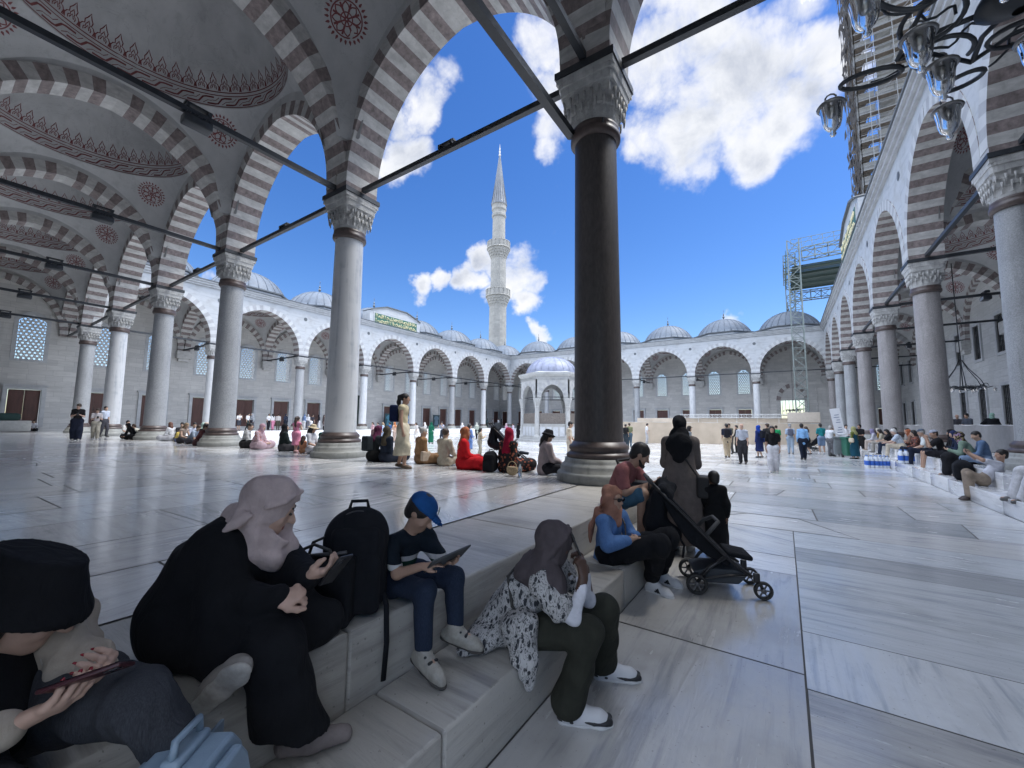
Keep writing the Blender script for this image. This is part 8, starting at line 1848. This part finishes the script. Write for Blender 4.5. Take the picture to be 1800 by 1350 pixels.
cm = mat('case_blue_grey', (0.20, 0.27, 0.34), 0.42, var=0.10, scale=20, bump=0.08, bscale=260)
mb = MB(); prof = [(-0.13, 0.0), (0.13, 0.0), (0.15, 0.06), (0.15, 0.30), (0.115, 0.40), (0.07, 0.455), (-0.07, 0.455), (-0.115, 0.40), (-0.15, 0.30), (-0.15, 0.06)]
mb.prism(prof, -0.085, 0.085); inner = [(x*0.82, 0.04+z*0.86) for x, z in prof]; mb.prism(inner, -0.115, -0.083); mb.prism(inner, 0.083, 0.115)
o = mb.build('shell', [cm], t, True); md = o.modifiers.new('bevel', 'BEVEL'); md.width = 0.012; md.segments = 3; md.limit_method = 'ANGLE'
mb = MB(); mb.rbox((0, 0, 0.463), (0.13, 0.05, 0.025), 0.01); mb.tube([(-0.05, 0, 0.47), (-0.045, 0, 0.51), (0.045, 0, 0.51), (0.05, 0, 0.47)], 0.010, 7); mb.build('handle', [cm], t); mb = MB(); mb.box((0, 0, 0.25), (0.312, 0.010, 0.36)); mb.build('seam_band', [mat('case_seam', (0.12, 0.16, 0.20), 0.5)], t)

# ---- the black stroller
def stroller(label, loc, rz, fabric=None, scale=1.0, group=None):
    fab = fabric or cloth((0.010, 0.011, 0.013)); fr = mat('stroller_frame', (0.014, 0.014, 0.016), 0.38); t = thing('stroller', label, 'stroller', loc, rz, group); t.scale = (scale,)*3
    gum = mat('rubber', (0.02, 0.02, 0.02), 0.7)
    def yz(poly, x0, x1): m_ = MB(); m_.prism(poly, x0, x1, 0, 'YZ'); return m_
    for x in (-0.235, 0.235):
        for y, z, rr_, w in ((0.0, 0.10, 0.10, 0.042), (0.60, 0.085, 0.085, 0.048)):
            wm = MB(); n = 22; vs = []
            xs = x*(1.0 if y == 0 else 0.86)
            prof = [(rr_*0.72, -w/2), (rr_*0.93, -w/2), (rr_, -w/4), (rr_, w/4), (rr_*0.93, w/2), (rr_*0.72, w/2), (rr_*0.72, -w/2)]
            for r_, xx in prof:
                for k in range(n): a = 2*PI*k/n; vs.append((xs+xx, y+r_*math.cos(a), z+r_*math.sin(a)))
            wm.add(vs, [(i*n+k, i*n+(k+1) % n, (i+1)*n+(k+1) % n, (i+1)*n+k) for i in range(len(prof)-1) for k in range(n)], 0, True); wl = wm.build('wheel', [gum], t)
            rm = MB()
            for k in range(6): a = 2*PI*k/6; rm.bar((xs, y, z), (xs, y+rr_*0.74*math.cos(a), z+rr_*0.74*math.sin(a)), 0.012)
            rm.tube([(xs-0.022, y, z), (xs+0.022, y, z)], 0.024, 10); rm.build('rim', [mat('rim_grey', (0.09, 0.09, 0.095), 0.5)], wl)
        f = MB(); f.tube([(x*0.95, -0.40, 1.06), (x*0.97, -0.20, 0.86), (x, 0.10, 0.56), (x, 0.30, 0.36), (x*0.9, 0.50, 0.21)], 0.017, 8); f.rbox((x*0.86, 0.545, 0.20), (0.035, 0.06, 0.09), 0.012); f.tube([(x*0.86, 0.55, 0.19), (x*0.86, 0.60, 0.09)], 0.016, 8); f.build('side_frame', [fr], t)
        f = MB(); f.tube([(x, 0.28, 0.39), (x, 0.12, 0.27), (x*0.96, 0.0, 0.11)], 0.017, 8); f.tube([(x*0.96, -0.02, 0.18), (x*0.96, 0.06, 0.15), (x*0.96, 0.26, 0.20), (x*0.9, 0.46, 0.22)], 0.012, 8); f.build('rear_leg', [fr], t)
    f = MB(); f.tube([(-0.225, -0.40, 1.06), (-0.20, -0.44, 1.10), (0.20, -0.44, 1.10), (0.225, -0.40, 1.06)], 0.019, 8); f.build('push_handle', [mat('handle_grip', (0.05, 0.05, 0.052), 0.8)], t)
    f = MB(); f.tube([(-0.235, 0.0, 0.11), (0.235, 0.0, 0.11)], 0.013, 8); f.build('rear_axle', [fr], t)
    f = yz([(-0.33, 0.97), (-0.28, 0.99), (-0.02, 0.72), (0.14, 0.52), (0.36, 0.34), (0.30, 0.27), (0.12, 0.36), (-0.04, 0.47), (-0.14, 0.60), (-0.26, 0.80)], -0.185, 0.185); o = f.build('seat', [fab], t, True); md = o.modifiers.new('bevel', 'BEVEL'); md.width = 0.02; md.segments = 2
    b = Sdf(); b.path([(0, -0.31, 0.95), (0, -0.34, 0.80), (0, -0.36, 0.62), (0, -0.24, 0.52)], [0.06, 0.10, 0.115, 0.10], 0.06); b.path([(-0.13, -0.33, 0.94), (-0.12, -0.36, 0.62)], [0.06, 0.10], 0.05); b.path([(0.13, -0.33, 0.94), (0.12, -0.36, 0.62), (0.10, -0.2, 0.53)], [0.06, 0.10, 0.09], 0.05); part('hanging_bag', b, 0.014, fab, t, folds(12, 0.010, 20, 0.5))
    b = Sdf(); b.path([(-0.19, -0.30, 0.99), (0, -0.27, 1.05), (0.19, -0.30, 0.99)], 0.05, 0.03); b.path([(-0.19, -0.24, 0.93), (0, -0.19, 1.00), (0.19, -0.24, 0.93)], 0.05, 0.03); part('folded_canopy', b, 0.013, fab, t, folds(3, 0.006, 40, 0.3))
    f = MB(); f.tube([(-0.2, 0.10, 0.56), (-0.19, 0.17, 0.64), (-0.12, 0.24, 0.69), (0.12, 0.24, 0.69), (0.19, 0.17, 0.64), (0.2, 0.10, 0.56)], 0.020, 8); f.build('bumper_bar', [mat('handle_grip', (0.05, 0.05, 0.052), 0.8)], t)
    f = MB(); f.rbox((0, 0.42, 0.375), (0.33, 0.24, 0.05), 0.022, 0, Matrix.Rotation(R(-9), 3, 'X'), 3); f.build('leg_rest', [fab], t)
    f = yz([(-0.02, 0.21), (0.10, 0.24), (0.36, 0.25), (0.50, 0.22), (0.40, 0.11), (0.10, 0.10), (0.0, 0.16)], -0.18, 0.18); o = f.build('basket', [mat('basket_mesh', (0.030, 0.036, 0.045), 0.7)], t, True); md = o.modifiers.new('bevel', 'BEVEL'); md.width = 0.02; md.segments = 2
    f = MB(); f.tube([(-0.19, -0.34, 0.58), (-0.20, -0.33, 0.4), (-0.2, -0.325, 0.2)], 0.005, 5); f.tube([(0.17, -0.16, 0.55), (0.19, -0.1, 0.45), (0.20, -0.12, 0.33)], 0.012, 6); f.build('strap', [fab], t)
    return t
stroller('black folding stroller with empty seat parked on the marble floor', (1.885, -2.165, 0.0), R(-70))
stroller('dark pram parked at the platform edge beside the woman in red', (-2.35, 0.55, PZ), R(-60), cloth((0.02, 0.024, 0.032)), 0.9)
stroller('black stroller in the far queue beside the man in the teal polo', (4.4, 26.5, 0.0), R(60))
backpack('black backpack behind the woman in the crimson headscarf', (-2.22, -0.22, PZ+0.002), R(10), 0.28, 0.42, 0.2, False)
backpack('bulky black backpack with a trailing strap on the lower step at right', (6.47, 8.15, 0.343), R(80), 0.62, 0.50, 0.30, True)
# ---- men at the right edge
W = dict(pel=(6.51, 7.0, 0.47), chest=(6.71, 6.98, 0.72), neck=(6.80, 6.97, 0.87), head=(6.80, 6.95, 1.05), shR=(6.69, 7.16, 0.84), shL=(6.69, 6.77, 0.84), elR=(6.45, 7.2, 0.95), wrR=(6.29, 6.98, 1.06), elL=(6.45, 6.72, 0.93), wrL=(6.30, 6.86, 1.06), hipR=(6.47, 7.09, 0.46), kneeR=(6.28, 7.12, 0.60), ankR=(6.22, 6.95, 0.10), toeR=(6.08, 6.90, 0.04), hipL=(6.47, 6.92, 0.46), kneeL=(6.26, 6.85, 0.58), ankL=(6.20, 6.78, 0.10), toeL=(6.06, 6.72, 0.04))
front('man in a white shirt and beige trousers leaning back with his phone raised', (6.66, 7.0, 0.343), 92, 1.74, W, (-0.9, -0.25, 0.0), (0.1, 0, 1), 0.015, skin='tan', top=(0.55, 0.56, 0.62), sleeve='short', toplen=0.05, bottom=(0.26, 0.21, 0.165), bloose=1.1, head='short', hair='black', shoes=(0.05, 0.035, 0.03), build=1.05, group=None)
phone('dark phone raised by the man leaning back in the white shirt', (6.23, 6.92, 1.13), (0, 0.9, 0.2), (0.9, 0, 0.2))
person('person in loose white trousers cut off by the right edge of the picture', 6.92, 4.75, PZ+0.002, 95, 1.70, 'sit', None, 0.015, top=(0.40, 0.48, 0.62), sleeve='short', bottom=(0.56, 0.56, 0.58), bloose=1.5, head='cap', hat=(0.35, 0.42, 0.55), hair='black', skin='tan', shoes=(0.10, 0.10, 0.10), arms=('phone', 'lap'), lean=0.1, legs=((0.05, 0.27, 0.09, 0.36, -0.18), (0.05, 0.27, 0.09, 0.36, -0.18)))
t = thing('water_bottle', 'clear water bottle and basket bag beside the crimson headscarf', 'bottle', (-1.30, -0.55, PZ+0.002))
mb = MB(); mb.lathe([(0.0, 0), (0.036, 0.0), (0.038, 0.15), (0.03, 0.19), (0.014, 0.22), (0.014, 0.24), (0, 0.24)], 14); mb.build('bottle_body', [mat('clear_plastic', (0.6, 0.68, 0.72), 0.1, trans=0.7)], t)
t = thing('basket_bag', 'small straw basket bag standing beside the crimson headscarf', 'bag', (-1.52, -0.48, PZ+0.002))
b = Sdf(); b.ell((0, 0, 0.12), (0.12, 0.07, 0.12), None, 0.02); b.cut((0, 0, 0.17), (0, 0, 1)); b.cut((0, 0, 0.01), (0, 0, -1)); part('basket_body', b, 0.010, mat('straw', (0.40, 0.30, 0.18), 0.9, var=0.35, scale=40, bump=0.4, bscale=80), t); mb = MB(); mb.tube([(0.10*math.cos(a), 0, 0.15+0.12*math.sin(a)) for a in [PI*k/10 for k in range(11)]], 0.008, 6); mb.build('bag_handle', [mat('straw', (0.4, 0.3, 0.18), 0.9)], t)
